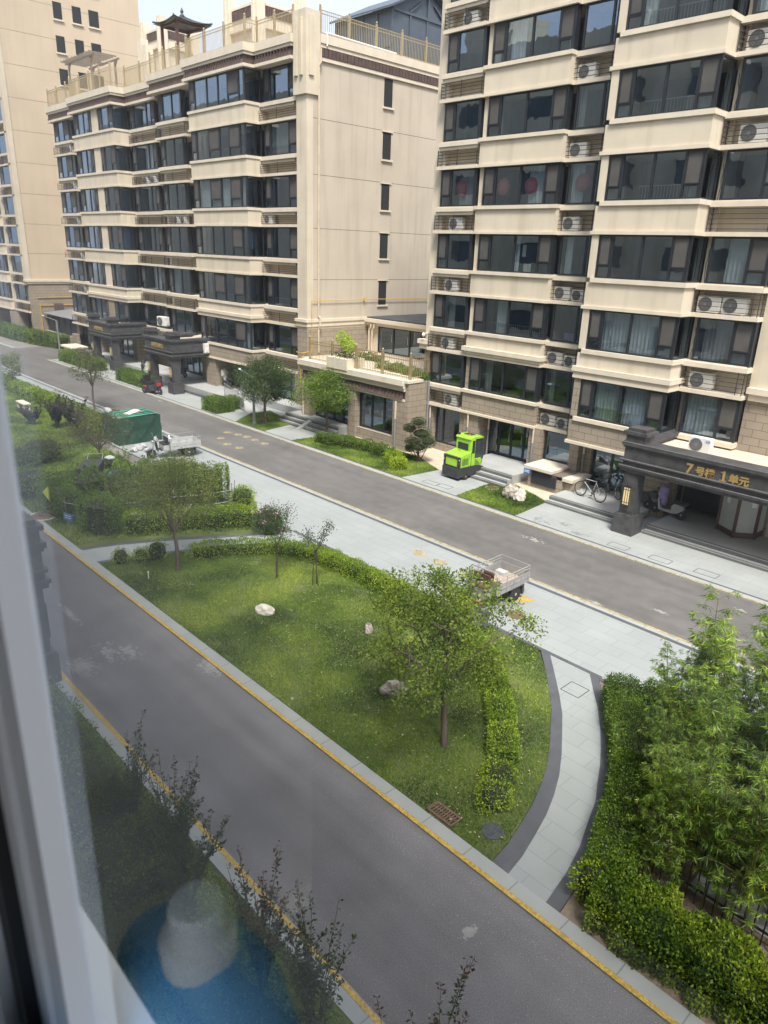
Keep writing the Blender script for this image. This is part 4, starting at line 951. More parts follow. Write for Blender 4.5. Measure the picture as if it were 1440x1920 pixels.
# ---- the photographer's own building, its portico at the left edge, and the bay window in front of the camera
OB = thing('apartment_building', 'the cream block the photo is taken from, with its dark portico at the left edge', 'apartment building', (-30, -1, 0))
b = MB(); b.box(-130, -1.1, -1.6, -1.0, 0, 27); b.box(3.3, 22, -1.6, -1.0, 0, 8.6); b.box(3.3, 22, -1.6, -1.0, 11.8, 27); b.box(9, 22, -1.6, -1.0, 8.6, 11.8); b.box(-.95, 3.3, -1.6, -1.0, 11.6, 27); b.box(-.95, 3.3, -1.6, -1.0, 0, 8.6); b.box(-130, 22, -14, -13.5, 0, 27); b.box(-130, 22, -13.5, -1.6, 26.6, 27)  # opening beside the room is made up, lets side light reach the window frame
for x in (-70, -52, -34, -16, 6): b.box(x, x+5, -9, -3, 27, 30.5); b.box(x+1, x+3, -8, -4, 30.5, 32)
for k in range(9):
    for i in range(12):
        x = -72+i*7.5
        if x > -8 and x < 4: continue
        b.box(x, x+3.6, -1.0, .15, 2.4+k*2.87, 3.6+k*2.87)
b.build('wall', 'cream', OB)
for k in range(8):
    for i in range(12):
        x = -72+i*7.5
        if x > -8 and x < 4: continue
        b = MB(); b.box(x, x+3.6, -1.0, .08, 3.6+k*2.87, 5.27+k*2.87); b.build('window', 'sunroom', OB)
MB.dtf = lambda x, y, z: (x, -y, z)
portico(OB, -30, -15.95, -4.78, .9, 2.52, 3.64, side_r=True)
MB.dtf = None
OB2 = None

M['pvc'] = mat('white_pvc', (.74, .76, .79), .45, var=.03, scale=20)
M['pvcgrey'] = mat('grey_pvc_bead', (.62, .64, .67), .5)
M['pvcsill'] = mat('outer_sill_white', (.62, .62, .56), .5, var=.06, scale=9)
M['gasket'] = mat('rubber_gasket', (.006, .006, .007), .6)
M['roomwall'] = mat('room_wall_paint', (.86, .85, .83), .9)
M['pane'] = glassmat('window_pane', (.985, .99, .99), 1.35, .0)
BW = thing('bay_window', 'blurred white framed window with black gasket close up at the left edge', 'window', (0, .11, 9.3))
b = MB()
b.box(-1.1, -.487, .07, .112, 8.6, 11.6); b.box(-.460, -.432, .090, .112, 8.6, 11.5)
b.box(-.45, 3.2, .08, .16, 11.2, 11.6); b.box(3.1, 3.25, .08, .16, 8.9, 11.6); b.each('frame', 'pvc', BW)
b = MB(); b.box(-.487, -.460, .080, .112, 8.6, 11.6); b.build('gasket', 'gasket', BW)
b = MB(); b.box(-.432, -.398, .094, .1125, 8.6, 11.3); b.build('glazing_bead', 'pvcgrey', BW)
b = MB(); b.quad((-.405, .11, 8.7), (3.15, .11, 8.7), (3.15, .11, 11.3), (-.405, .11, 11.3)); b.build('glass', 'pane', BW)
b = MB(); b.box(-.75, 3.2, .116, .165, 8.6, 9.382); b.build('outer_sill', 'pvcsill', BW)
RM = thing('room', 'pale interior of the room the photo is taken from, reflected faintly in the window glass', 'room', (1, -2, 8.6))
b = MB(); b.box(-1.2, -1.1, -2.1, .2, 8.5, 11.7); b.box(3.25, 3.35, -3.6, .2, 8.5, 9.1); b.box(-1.1, 3.25, -2.1, -2.0, 8.5, 11.7); b.box(-.98, 3.25, -3.6, .2, 11.6, 11.7); b.box(-.98, 3.25, .115, .2, 8.5, 8.95); b.build('wall', 'roomwall', RM)
b = MB(); b.box(-.98, 3.25, -3.6, .10, 8.5, 8.6); b.build('floor', 'ledge', RM)
b = MB(); b.box(-.97, 3.24, -.22, .085, 9.08, 9.12); b.build('window_board', 'white', RM)
b = MB()
for i in range(3): b.wave(-.96, -.45, -.55-.03*i, 8.7, 11.5, .05, .2)
b.build('curtain', 'curtain_grey', RM, smooth=True)
# detergent bottle on the inner sill, seen only as a reflection in the glass
d = ray(368, 1700).normalized(); vb = d*.66
BX, BY = vb.x, 2*.11-vb.y; BZ = 10+vb.z-.004
BT = thing('detergent_bottle', 'blue plastic bottle with white cap, seen as a ghostly reflection in the glass', 'bottle', (BX, BY, 9.12))
M['bluebottle'] = mat('blue_plastic', (.16, .50, .85), .35); M['capwhite'] = mat('white_cap', (.88, .9, .88), .4)
b = MB(); zt = BZ-.035
vs = []
prof = [(.02, 9.12), (.10, 9.125), (.105, 9.2), (.105, zt-.075), (.096, zt-.045), (.07, zt-.02), (.035, zt-.008), (.026, zt)]
for r, z in prof:
    for k in range(20): a = 2*math.pi*k/20; vs.append((BX+r*1.0*math.cos(a), BY+r*.62*math.sin(a), z))
b.add(vs, [(i*20+k, i*20+(k+1) % 20, (i+1)*20+(k+1) % 20, (i+1)*20+k) for i in range(len(prof)-1) for k in range(20)]+[tuple(range(19, -1, -1))])
b.build('body', 'bluebottle', BT, smooth=True)
b = MB(); b.lathe([(.030, -.012), (.031, .010), (.027, .013), (.0225, .014), (.0225, .040), (.020, .045), (.0, .046)], (BX, BY, zt), 20); b.build('cap', 'capwhite', BT, smooth=False)

# ================================================================ AIR CONDITIONERS
def make_ac():
    t = thing('air_conditioner', '', 'air conditioner')
    b = MB(); b.box(-.40, .40, 0, .30, .03, .57); b.box(-.34, -.26, .02, .28, 0, .03); b.box(.26, .34, .02, .28, 0, .03); b.box(.401, .43, .05, .2, .1, .3); b.build('casing', 'acwhite', t, bevel=.015)
    b = MB(); c = (-.12, -.004, .30)
    b.lathe([(.235, 0), (.235, -.012), (.22, -.014), (.22, 0)], c, 20, 'y')
    b.m = 0; b.lathe([(.22, .0), (.21, -.004), (.02, -.006)], c, 20, 'y')
    b.build('fan_grille', 'acgrille', t)
    b = MB()
    for r in (.07, .12, .17): b.tube([(c[0]+r*math.cos(a*.524), -.02, .30+r*math.sin(a*.524)) for a in range(12)], .004, 4, close=True)
    for a in range(6): b.bar((c[0]+.03*math.cos(a*1.047), -.019, .3+.03*math.sin(a*1.047)), (c[0]+.225*math.cos(a*1.047), -.019, .3+.225*math.sin(a*1.047)), .006)
    b.lathe([(.05, 0), (.05, -.012), (.0, -.014)], (c[0], -.012, .3), 10, 'y'); b.build('fan_hub', 'greypipe', t)
    return t
AC = make_ac(); acn = [0]
ORD = ['lowest', 'second', 'third', 'fourth', 'fifth', 'sixth', 'seventh', 'eighth']
def ac(x, y, z, label, rot=0, logo=False, group=None, s=1.):
    o = AC if acn[0] == 0 else dup(AC, (0, 0, 0))
    acn[0] += 1; o.location = (x, y, z); o.rotation_euler = (0, 0, rot); o['label'] = label
    o.scale = (s, s, s)
    if group: o['group'] = group
    if logo:
        q = MB().box(.22, .37, -.008, -.001, .43, .50); q = _old(q, 'logo_label', 'bluesign'); q.parent = o
        t = text('Midea', .05, .001, 'white', None, (0, 0, 0)); t.parent = o; t.location = (.232, -.01, .448)
    return o
g1 = 'air conditioners on the leftmost ledge column of the right building'
for k, x, lg in ((6, -24.55, 0), (3, -24.7, 1), (2, -24.75, 0), (1, -24.75, 0), (0, -24.3, 0)):
    ac(x, 27.95, L[k]+.15, f'white air conditioner on the {ORD[k]} ledge up at the right building\'s left corner', logo=lg, group=g1)
g2 = 'air conditioners on the ledges between the two bays of the right building'
for k, x, lg in ((5, -18.5, 0), (4, -18.5, 0), (3, -18.45, 1), (2, -18.5, 0), (1, -18.5, 0), (0, -18.5, 0)):
    ac(x, 28.2, L[k]+.15, f'white air conditioner on the {ORD[k]} ledge up between the two bays' + (', left of its pair' if k < 3 else ' of the right building'), logo=lg, group=g2)
for k in (2, 1, 0): ac(-17.65, 28.2, L[k]+.15, f'smaller white air conditioner, right of its pair, {ORD[k]} ledge up between the two bays', group=g2, s=.86)
g3 = 'air conditioners on the ledges right of the big bay'
for k, x in ((5, -11.7), (4, -11.4), (1, -11.65)): ac(x, 27.8, L[k]+.15, f'white air conditioner alone on the {ORD[k]} ledge up right of the big bay', group=g3, s=1.12)
ac(-11.85, 27.8, L[2]+.15, 'left one of two white air conditioners sharing a ledge right of the big bay', group=g3, s=1.08); ac(-10.93, 27.8, L[2]+.15, 'right one of two white air conditioners sharing a ledge right of the big bay', group=g3, s=1.08)
ac(PY(1308, 850, 26.0)[0], 26.0, 3.42, 'white air conditioner with blue label standing on the dark portico roof of the right building', logo=1, s=1.0)
g4 = 'air conditioners on the middle building'
for k in range(6): ac(-69.3, 27.6, ML[k]+.15, f'white air conditioner behind bars at the left end of the middle building, {ORD[k]} ledge up', group=g4)
ac(-56.6, 28.1, ML[4]+.15, 'left one of two air conditioners just left of the middle building\'s projecting wing', group=g4); ac(-55.3, 28.1, ML[4]+.15, 'right one of two air conditioners just left of the middle building\'s projecting wing', group=g4)
ac(-51.4, 27.7, ML[3]+.15, 'left one of two air conditioners on the ledge beside the middle building\'s curtained bay', group=g4); ac(-50.4, 27.7, ML[3]+.15, 'right one of two air conditioners on the ledge beside the middle building\'s curtained bay', group=g4)
ac(-40.3, 28.0, ML[3]+.15, 'white air conditioner on the ledge nearest the gable corner of the middle building', group=g4)
x, y, z = PY(303, 612, 26.3); ac(x, y, z, 'white air conditioner against the window above the middle building\'s nearer dark portico', s=1.25, rot=.2, group=g4)
x, y, z = PY(378, 662, 26.45); ac(x, y, z, 'white air conditioner hung at the right end of the nearer portico of the middle building', s=1.2, group=g4)
# red round wedding paper-cuts in the fifth floor windows
M['redpaper'] = mat('red_paper', (.42, .10, .12), .8)
M['redpaper2'] = mat('pink_paper', (.50, .22, .23), .8)
def papercut(px, py, Y, label):
    x, y, z = PY(px, py, Y); b = MB(); b.lathe([(.34, 0), (.34, -.004), (.001, -.004)], (x, y, z), 28, 'y'); o = tag(b.build('paper_decoration', 'redpaper'), label, 'paper decoration', 'round red paper decorations in the windows')
    text('囍', .36, .001, 'redpaper2', o, (x-.18, y-.008, z-.13))
papercut(866, 353, 27.965, 'round red paper decoration in the narrow window, leftmost of the four'); papercut(944, 350, 27.965, 'round red paper decoration in the wide window, second from left of the four')
papercut(996, 348, 27.965, 'round red paper decoration in front of the curtain, third of the four'); papercut(1092, 342, 28.20, 'large round red paper decoration in the window beside the big bay, rightmost of the four')

# ================================================================ VEGETATION
M['leaf_lime'] = leafmat('bright_hedge_leaf', (.06,.12,.01), (.21,.33,.022), (.46,.56,.05), .35)
M['leaf_fresh'] = leafmat('fresh_hedge_leaf', (.03,.07,.008), (.13,.23,.018), (.36,.46,.045), .35, .5, 1.6, 1.5)
M['leaf_box'] = leafmat('box_hedge_leaf', (.035,.075,.012), (.11,.195,.022), (.23,.35,.04), .3)
M['leaf_dark'] = leafmat('dark_leaf', (.02,.04,.012), (.05,.085,.022), (.10,.155,.04), .25)
M['leaf_mid'] = leafmat('mid_green_leaf', (.045,.085,.014), (.12,.20,.03), (.24,.34,.05), .35)
M['leaf_tree'] = leafmat('yellow_green_tree_leaf', (.06,.10,.012), (.17,.25,.03), (.34,.43,.06), .45)
M['leaf_olive'] = leafmat('olive_tree_leaf', (.06,.085,.02), (.14,.185,.04), (.25,.30,.07), .4)
M['leaf_grey'] = leafmat('greyish_leaf', (.05,.055,.025), (.11,.125,.05), (.19,.2,.09), .4)
M['leaf_purple'] = leafmat('purple_leaf', (.02,.018,.018), (.045,.042,.038), (.08,.075,.06), .25)
M['leaf_myrtle'] = leafmat('myrtle_leaf', (.02,.04,.012), (.045,.075,.022), (.09,.12,.035), .35)
M['leaf_red'] = leafmat('red_shoot_leaf', (.06,.02,.015), (.12,.04,.025), (.16,.09,.03), .35)
M['bamboo_leaf'] = leafmat('bamboo_leaf', (.035,.075,.010), (.13,.24,.025), (.42,.54,.07), .3, .4, .9, 1.7)
M['bamboo_culm'] = mat('bamboo_culm', (.10,.11,.035), .5, var=.3, scale=5)
M['grass'] = leafmat('grass_blade', (.035,.075,.010), (.15,.25,.028), (.36,.45,.07), .4, .6, .5, 2.3, .4)
M['pinkflower'] = mat('pink_flower', (.6,.28,.45), .8, var=.2, scale=30)
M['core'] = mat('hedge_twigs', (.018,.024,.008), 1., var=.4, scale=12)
nrm = lambda a: a/np.maximum(np.linalg.norm(a, axis=1, keepdims=True), 1e-6)
def leafcloud(P, A, size, asp, rng, flat=.6):
    """one rhombic leaf per point: P base points, A leaf axes"""
    n = len(P); A = nrm(A); Nn = nrm(rng.normal(size=(n, 3))*(1-flat)+np.array([0, 0, flat])); Sd = nrm(np.cross(A, Nn))
    Ls = size*rng.uniform(.65, 1.25, (n, 1)); Wd = Ls*asp*.5; U3 = np.cross(Sd, A)
    m = P+A*Ls*.5-U3*Ls*.06
    return np.stack([P, m+Sd*Wd, P+A*Ls, m-Sd*Wd], 1).reshape(-1, 3)
def tubesegs(b, p, q, r0, r1, rg, n=5, bend=.1, seg=4):
    p = Vector(p); q = Vector(q); L_ = (q-p).length; o = Vector((rg.uniform(-1,1), rg.uniform(-1,1), rg.uniform(-.2,.6)))*bend*L_
    b.tube([p.lerp(q, i/seg)+o*math.sin(math.pi*i/seg) for i in range(seg+1)], [r0+(r1-r0)*i/seg for i in range(seg+1)], n, cap=False)
def tree(label, x, y, h, th, rx, seed, leaf='leaf_tree', n=6000, size=.07, asp=.55, nc=46, tr=.075, spread=.30, squash=1., name='tree', bark='bark', cat='tree', lean=(0,0), group=None, fill=.55, limbs=6, zc=None, top=1.):
    rg = random.Random(seed); rng = np.random.default_rng(seed)
    T = thing(name, label, cat, (x, y, .03), 0, group)
    b = MB(); fork = Vector((lean[0]*.4, lean[1]*.4, th))
    tubesegs(b, (0, 0, -.05), fork, tr, tr*.72, rg, 8, .03, 5)
    cz = th+(h-th)*.56; rz = (h-th)*.46; cl = []
    while len(cl) < nc:
        p = np.array([rg.uniform(-1, 1) for _ in range(3)]); d = np.linalg.norm(p)
        if d > 1 or d < fill*rg.random(): continue
        wob = 1+.22*math.sin(3*math.atan2(p[1], p[0])+seed)+.12*rg.uniform(-1, 1)
        taper = 1-.35*max(0, p[2])*top
        cl.append(Vector((p[0]*rx*wob*taper+lean[0], p[1]*rx*wob*taper+lean[1], cz+p[2]*rz*squash)))
    mains = []
    for k in range(limbs):
        a = 2*math.pi*(k+rg.uniform(-.3, .3))/limbs; e = Vector((math.cos(a)*rx*.55+lean[0], math.sin(a)*rx*.55+lean[1], th+(h-th)*rg.uniform(.35, .75)))
        if k == 0: e = Vector((lean[0], lean[1], th+(h-th)*.85))
        o = Vector((rg.uniform(-.1,.1), rg.uniform(-.1,.1), -.25))*(e-fork).length
        pts = [fork.lerp(e, t)+o*math.sin(math.pi*t)*-.25*(1) for t in (0, .25, .5, .75, 1)]
        b.tube(pts, [tr*.55, tr*.45, tr*.34, tr*.24, tr*.14], 6, cap=False); mains += pts[1:]
    for c in cl:
        m = min(mains, key=lambda q: (q-c).length+(.4 if q.z > c.z else 0)); tubesegs(b, m, c, tr*.17, tr*.05, rg, 4, .12, 3)
    b.loc = True; b.build('trunk', bark, T, smooth=True)
    per = n//nc; P = []; A = []
    for c in cl:
        s = spread*rg.uniform(.6, 1.35); k = int(per*rg.uniform(.5, 1.5))
        q = np.tanh(rng.normal(size=(k, 3))*.8)*1.25*s*np.array([1, 1, .72]); P.append(q+np.array(c)); A.append(q/s+rng.normal(size=(k, 3))*.8)
        # twigs with leaves sticking out of the outline
    P = np.vstack(P); A = np.vstack(A)
    rawmesh('crown', leafcloud(P, A, size, asp, rng, .5), 4, leaf, T)
    return T
def resample(pts, step):
    out = []
    for (xa, ya), (xb, yb) in zip(pts[:-1], pts[1:]):
        L_ = math.hypot(xb-xa, yb-ya); k = max(1, int(L_/step))
        for i in range(k): out.append((xa+(xb-xa)*i/k, ya+(yb-ya)*i/k))
    return out+[pts[-1]]
def hedge(label, pts, w, h, leaf='leaf_box', dens=1100, size=.05, seed=0, asp=.62, z0=.03, group=None, rough=.07, name='hedge', cat='hedge', flat=.35):
    rng = np.random.default_rng(seed); rg = random.Random(seed); P = np.array(resample(pts, .15)); n = len(P)
    T = np.gradient(P, axis=0) if n > 1 else np.array([[1., 0]]); T = T/np.linalg.norm(T, axis=1, keepdims=True); Nn = np.stack([-T[:, 1], T[:, 0]], 1)
    H = thing(name, label, cat, (float(P[n//2][0]), float(P[n//2][1]), z0), 0, group); off = np.array([P[n//2][0], P[n//2][1], 0])
    L_ = np.sum(np.linalg.norm(np.diff(P, axis=0), axis=1)); per = w+2*h
    N = int((L_+w)*per*dens)
    s = rng.random(N)*(n-1); i = s.astype(int).clip(0, n-2); f = (s-i)[:, None]; base = P[i]*(1-f)+P[i+1]*f; nn = Nn[i]
    t = rng.random(N)*per; side = np.where(t < h, -1., np.where(t > h+w, 1., (t-h)/w*2-1)); zz = np.where(t < h, t, np.where(t > h+w, per-t, h))
    # ends rounded
    e = rng.random(N); ends = e < w*.9/(L_+w)
    ex = rng.random(N) < .5
    base[ends] = np.where(ex[ends][:, None], P[0]-T[0]*0, P[-1]+T[-1]*0)
    u2 = rng.uniform(-1, 1, N); side = np.where(ends, u2, side); zz = np.where(ends, rng.random(N)*h, zz)
    # rounded shoulders, lumpy surface
    lump = 1+rough*(np.sin(s*.9+seed)+np.sin(s*2.3+seed*2)*.6+np.sin(side*5+s*1.7)*.5)
    hh = zz*(lump)*(1-.10*np.abs(side)**4); ww = side*w/2*(1-.12*(zz/h)**6)*lump
    xy = base+nn*ww[:, None]; endd = np.where(ex, -1, 1)[:, None]*T[np.where(ex, 0, n-1)]*(.02)
    xy = xy+np.where(ends[:, None], endd, 0)
    out = np.stack([nn[:, 0]*np.sign(side)*(np.abs(side) > .97), nn[:, 1]*np.sign(side)*(np.abs(side) > .97), (zz >= h*.98)*1.], 1)
    Q = np.stack([xy[:, 0], xy[:, 1], hh], 1)-out*rng.exponential(.06, (N, 1))+rng.normal(size=(N, 3))*.022
    Q[:, 2] = Q[:, 2].clip(.02)
    A = out*1.1+rng.normal(size=(N, 3))*.75+np.array([0, 0, .25])
    rawmesh('foliage', leafcloud(Q-off, A, size, asp, rng, flat), 4, leaf, H)
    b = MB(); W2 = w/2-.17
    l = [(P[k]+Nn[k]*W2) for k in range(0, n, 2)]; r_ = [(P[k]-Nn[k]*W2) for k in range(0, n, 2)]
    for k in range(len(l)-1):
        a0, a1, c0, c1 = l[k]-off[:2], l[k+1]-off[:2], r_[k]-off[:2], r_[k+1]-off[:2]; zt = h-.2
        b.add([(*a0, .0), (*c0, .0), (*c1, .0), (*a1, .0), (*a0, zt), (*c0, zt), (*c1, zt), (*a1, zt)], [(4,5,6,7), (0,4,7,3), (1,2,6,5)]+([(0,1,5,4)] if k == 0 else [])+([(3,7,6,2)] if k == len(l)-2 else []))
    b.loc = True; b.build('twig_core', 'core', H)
    return H
def blob(label, x, y, r, h, leaf, n, size, seed, name='shrub', cat='shrub', z0=.03, group=None, squash=1.):
    rng = np.random.default_rng(seed); H = thing(name, label, cat, (x, y, z0), 0, group)
    d = nrm(rng.normal(size=(n, 3))); rr = rng.uniform(.72, 1.05, (n, 1))*(1+.12*np.sin(d[:, :1]*5+seed)+.1*np.sin(d[:, 1:2]*6+seed))
    P = d*rr*np.array([r, r, h/2])+np.array([0, 0, h/2]); P = P[P[:, 2] > .02]; dd = P-np.array([0, 0, h/2])
    rawmesh('foliage', leafcloud(P, nrm(dd)+rng.normal(size=P.shape)*.7, size, .6, rng, .35), 4, leaf, H)
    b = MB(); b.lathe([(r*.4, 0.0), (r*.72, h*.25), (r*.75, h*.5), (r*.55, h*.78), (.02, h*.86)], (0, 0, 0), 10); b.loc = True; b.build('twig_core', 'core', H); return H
def inpoly(P, poly):
    x, y = P[:, 0], P[:, 1]; ins = np.zeros(len(P), bool); n = len(poly)
    for i in range(n):
        x1, y1 = poly[i]; x2, y2 = poly[(i+1) % n]; c = ((y1 > y) != (y2 > y)) & (x < (x2-x1)*(y-y1)/((y2-y1) or 1e-9)+x1); ins ^= c
    return ins
def grass(name, poly, n, hgt, wid, z, seed, label, leaf='grass'):
    rng = np.random.default_rng(seed); a = np.array(poly); lo, hi = a.min(0), a.max(0)
    P = rng.uniform(lo, hi, (int(n*1.0), 2)); P = P[inpoly(P, poly)]
    # clumpy growth
    k = np.sin(P[:, 0]*2.1+seed)*np.sin(P[:, 1]*2.7)+np.sin(P[:, 0]*5.3)*np.sin(P[:, 1]*4.9+1)*.6+rng.normal(size=len(P))*.5; P = P[k > -1.0]
    m = len(P); an = rng.random(m)*6.283; ln = rng.normal(size=(m, 2))*.6; hh = hgt*rng.uniform(.5, 1.3, m); ww = wid*rng.uniform(.6, 1.3, m)
    B = np.stack([P[:, 0], P[:, 1], np.full(m, z)], 1); d = np.stack([np.cos(an)*ww, np.sin(an)*ww, np.zeros(m)], 1)
    tip = B+np.stack([ln[:, 0]*hh, ln[:, 1]*hh, hh], 1)
    o = rawmesh(name, np.stack([B-d, B+d, tip], 1).reshape(-1, 3), 3, leaf); o['kind'] = 'stuff'; tag(o, label, 'grass'); return o
grass('grass', LAWN, 230000, .045, .010, .045, 1, 'short green mown grass of the oval lawn between the two roads')
GL = [(-60,8.35),(-23.9,8.35),(-23.8,9.2),(-23.2,10.5),(-22.6,11.5),(-21.8,13),(-21.3,14),(-20.9,14.9),(-26,14.9),(-28.6,14.5),(-31.8,14.2),(-37,14.3),(-42,16.3),(-60,16.3)]
grass('grass', GL, 110000, .08, .022, .04, 2, 'green grass of the shrub garden left of the cross path')
for i, (k, n, lb) in enumerate((('a', 14000, 'small grass patch round the lamp and tree before the middle building'), ('b', 30000, 'grass patch with dark low hedge before the terrace shop block'), ('c', 16000, 'small grass patch with the pale rockery by the right building'))):
    grass('grass', FG[k], n, .06, .015, .045, 10+i, lb)
grass('grass', [(-20,.6),(4,.6),(4,4.6),(-20,4.6)], 120000, .06, .012, .02, 20, 'dark green grass strip on the near side of the near road')
# pale fallen leaves and clover on the lawn
rng = np.random.default_rng(7); P = rng.uniform((-21, 8.4), (-5.6, 14.9), (900, 2)); P = P[inpoly(P, LAWN)]
o = rawmesh('fallen_leaves', leafcloud(np.column_stack([P, np.full(len(P), .09)]), rng.normal(size=(len(P), 3))*np.array([1, 1, .1]), .05, .6, rng, .95), 4, mat('dry_leaf', (.34,.33,.14), .9, var=.3, scale=9)); o['kind'] = 'stuff'; tag(o, 'scattered pale dry leaves lying on the oval lawn', 'fallen leaves')
rng = np.random.default_rng(17); P = np.column_stack([rng.uniform(-26, 2, 5200), rng.uniform(5.02, 7.9, 5200)]); P = P[(rng.random(len(P)) < .25) | (P[:, 1] > 7.2) | (P[:, 1] < 5.4)]
o = rawmesh('grit', leafcloud(np.column_stack([P, np.full(len(P), .006)]), rng.normal(size=(len(P), 3))*np.array([1, 1, .0]), .020, .8, rng, 1.), 4, mat('pale_grit', (.30,.29,.28), .9, var=.4, scale=9)); o['kind'] = 'stuff'; tag(o, 'fine pale grit and dust along the edges of the near road', 'grit')
# trees
tree('yellow-green young tree standing on the oval lawn in front of the brown cargo tricycle', -8.21, 9.99, 3.95, 1.25, 1.7, 11, n=21000, size=.066, nc=115, tr=.08, spread=.20, fill=.62, lean=(-.22, -.1), limbs=8)
tree('olive green tree at the left end of the oval lawn beside the cross path', *G(332, 1073), 3.85, 1.35, 1.55, 23, 'leaf_olive', n=18000, size=.06, nc=80, tr=.075, spread=.27)
tree('thin sparse pale tree in front of the middle building by the pale paving', *G(178, 768), 3.9, 1.4, 1.35, 31, 'leaf_grey', n=2600, size=.085, nc=42, tr=.07, spread=.2, fill=.8, name='tree')
tree('dense dark round tree behind the street lamp near the glass shop', *G(498, 795), 3.75, 1.2, 1.75, 41, 'leaf_dark', n=22000, size=.085, nc=85, tr=.085, spread=.36)
tree('green round tree in front of the terrace shop block, right of the lamp', *G(612, 815), 3.55, 1.15, 1.65, 53, 'leaf_mid', n=21000, size=.08, nc=80, tr=.08, spread=.34)
tree('brownish green pine-like tree in the left garden before the green netted shed', *G(190, 880), 2.9, .9, 1.35, 61, 'leaf_grey', n=9000, size=.09, asp=.2, nc=55, tr=.07, spread=.24)
tree('small twiggy sapling standing alone on the left garden grass', *G(133, 863), 1.5, .5, .45, 63, 'leaf_grey', n=400, size=.07, nc=14, tr=.02, spread=.14)
tree('green leafy tree crown at the far left edge against the plaza', *G(28, 735), 2.6, .9, .9, 64, 'leaf_olive', n=2600, size=.09, nc=26, tr=.05, spread=.25)
# dark plum shrubs, upright
def twigshrub(label, x, y, h, ns, leaf, seed, size=.06, lpt=60, spread=.5, name='shrub', cat='shrub', bark='darkbark', r=.012, group=None, tips=None, asp=.55, tl=.12):
    rg = random.Random(seed); rng = np.random.default_rng(seed); T = thing(name, label, cat, (x, y, .03), 0, group); b = MB(); P = []; A = []; Pt = []; At = []
    for k in range(ns):
        a = rg.random()*6.283; d = Vector((math.cos(a), math.sin(a), 0)); H = h*rg.uniform(.55, 1.08); R = spread*rg.uniform(.3, 1.1)*H/h
        pts = [Vector((0, 0, 0))+d*(.05+R*(t**1.25))+Vector((0, 0, H*t))+Vector((rg.uniform(-1,1), rg.uniform(-1,1), 0))*.02 for t in [i/6 for i in range(7)]]
        b.tube(pts, [r*(1-.8*i/6) for i in range(7)], 4, cap=False)
        br = [pts]
        for j in range(rg.randint(1, 3)):
            i0 = rg.randint(2, 4); q = pts[i0]; dd = Vector((rg.uniform(-1,1), rg.uniform(-1,1), 1.1)).normalized()*H*rg.uniform(.2, .4)
            p2 = [q+dd*t for t in (0, .33, .66, 1)]; b.tube(p2, [r*.5, r*.4, r*.3, r*.15], 4, cap=False); br.append(p2)
        for p2 in br:
            for _ in range(int(lpt*(1 if p2 is pts else .5))):
                t = rg.uniform(.25 if p2 is pts else .1, 1)*(len(p2)-1); i = min(int(t), len(p2)-2); q = p2[i].lerp(p2[i+1], t-i)
                v = Vector((rg.gauss(0,1), rg.gauss(0,1), .5)); (Pt if tips and t > .8*(len(p2)-1) else P).append(tuple(q+v*.01)); (At if tips and t > .8*(len(p2)-1) else A).append(tuple(v))
    b.loc = True; b.build('stem', bark, T)
    b = None
    rawmesh('foliage', leafcloud(np.array(P), np.array(A), size, asp, rng, .5), 4, leaf, T)
    if tips and Pt: rawmesh('young_shoots', leafcloud(np.array(Pt), np.array(At), size*.9, asp, rng, .5), 4, tips, T)
    return T
for i, (px, py, h, ns, lb) in enumerate([(62,798,1.3,9,'small dark purple plum shrub beside the stone bench, leftmost of three'), (108,805,2.0,16,'dark purple plum shrub with upright branches in the far left garden'), (142,812,1.8,14,'dark purple plum shrub nearest the sparse pale tree')]):
    twigshrub(lb, *G(px, py), h, ns, 'leaf_purple', 70+i, .12, 70, .9, name='plum_shrub')
for i, (px, py, h, ns, lb) in enumerate([(230,900,1.5,14,'loose grey green shrub behind the enclosure hedges'), (262,912,1.1,10,'loose shrub with white dots between garden and cargo tricycle'), (300,905,.9,9,'loose shrub beside the tall clipped hedge')]):
    twigshrub(lb, *G(px, py), h, ns, 'leaf_mid', 80+i, .08, 80, .6, name='shrub')
# near-side crape myrtles
for i, (x, y, h, ns, lb) in enumerate([(-10.3,3.9,2.3,22,'tall twiggy shrub by the near kerb, farthest of the near-side shrubs'), (-9.0,4.1,2.1,20,'tall twiggy shrub leaning over the yellow line, second of the near-side shrubs'), (-8.2,3.9,1.8,16,'twiggy shrub with side branches at the middle of the near verge'), (-6.35,4.05,2.2,14,'twiggy shrub with reddish shoots over the near yellow line'), (-5.35,4.2,2.35,16,'twiggy shrub beside the kerb, nearest full shrub in the picture'), (-3.62,4.25,2.35,5,'sparse red-tipped shoots poking up at the bottom edge of the picture'), (-3.2,4.5,1.9,3,'single small green shoot at the bottom edge of the picture')]):
    twigshrub(lb, x, y, h, ns, 'leaf_myrtle', 90+i, .055, 75, .65, name='myrtle_shrub', tips='leaf_red' if i in (3, 5) else None)
hedge('long low shrub row along the near kerb at the lower left', [(-16.2,3.6),(-13.5,3.75),(-11,3.6),(-8.8,3.5)], 1.3, .75, 'leaf_mid', 700, .05, 101, rough=.14)
hedge('dark low shrub row near the camera by the near kerb', [(-8.2,3.3),(-6.4,3.4),(-5.2,3.6),(-4.2,3.4)], 1.1, .55, 'leaf_myrtle', 700, .05, 102, rough=.16)
hedge('dull ground hedge at the foot of the near building', [(-16,1.9),(-10,1.9),(-5,1.9)], 1.2, .5, 'leaf_myrtle', 350, .06, 103, rough=.12)
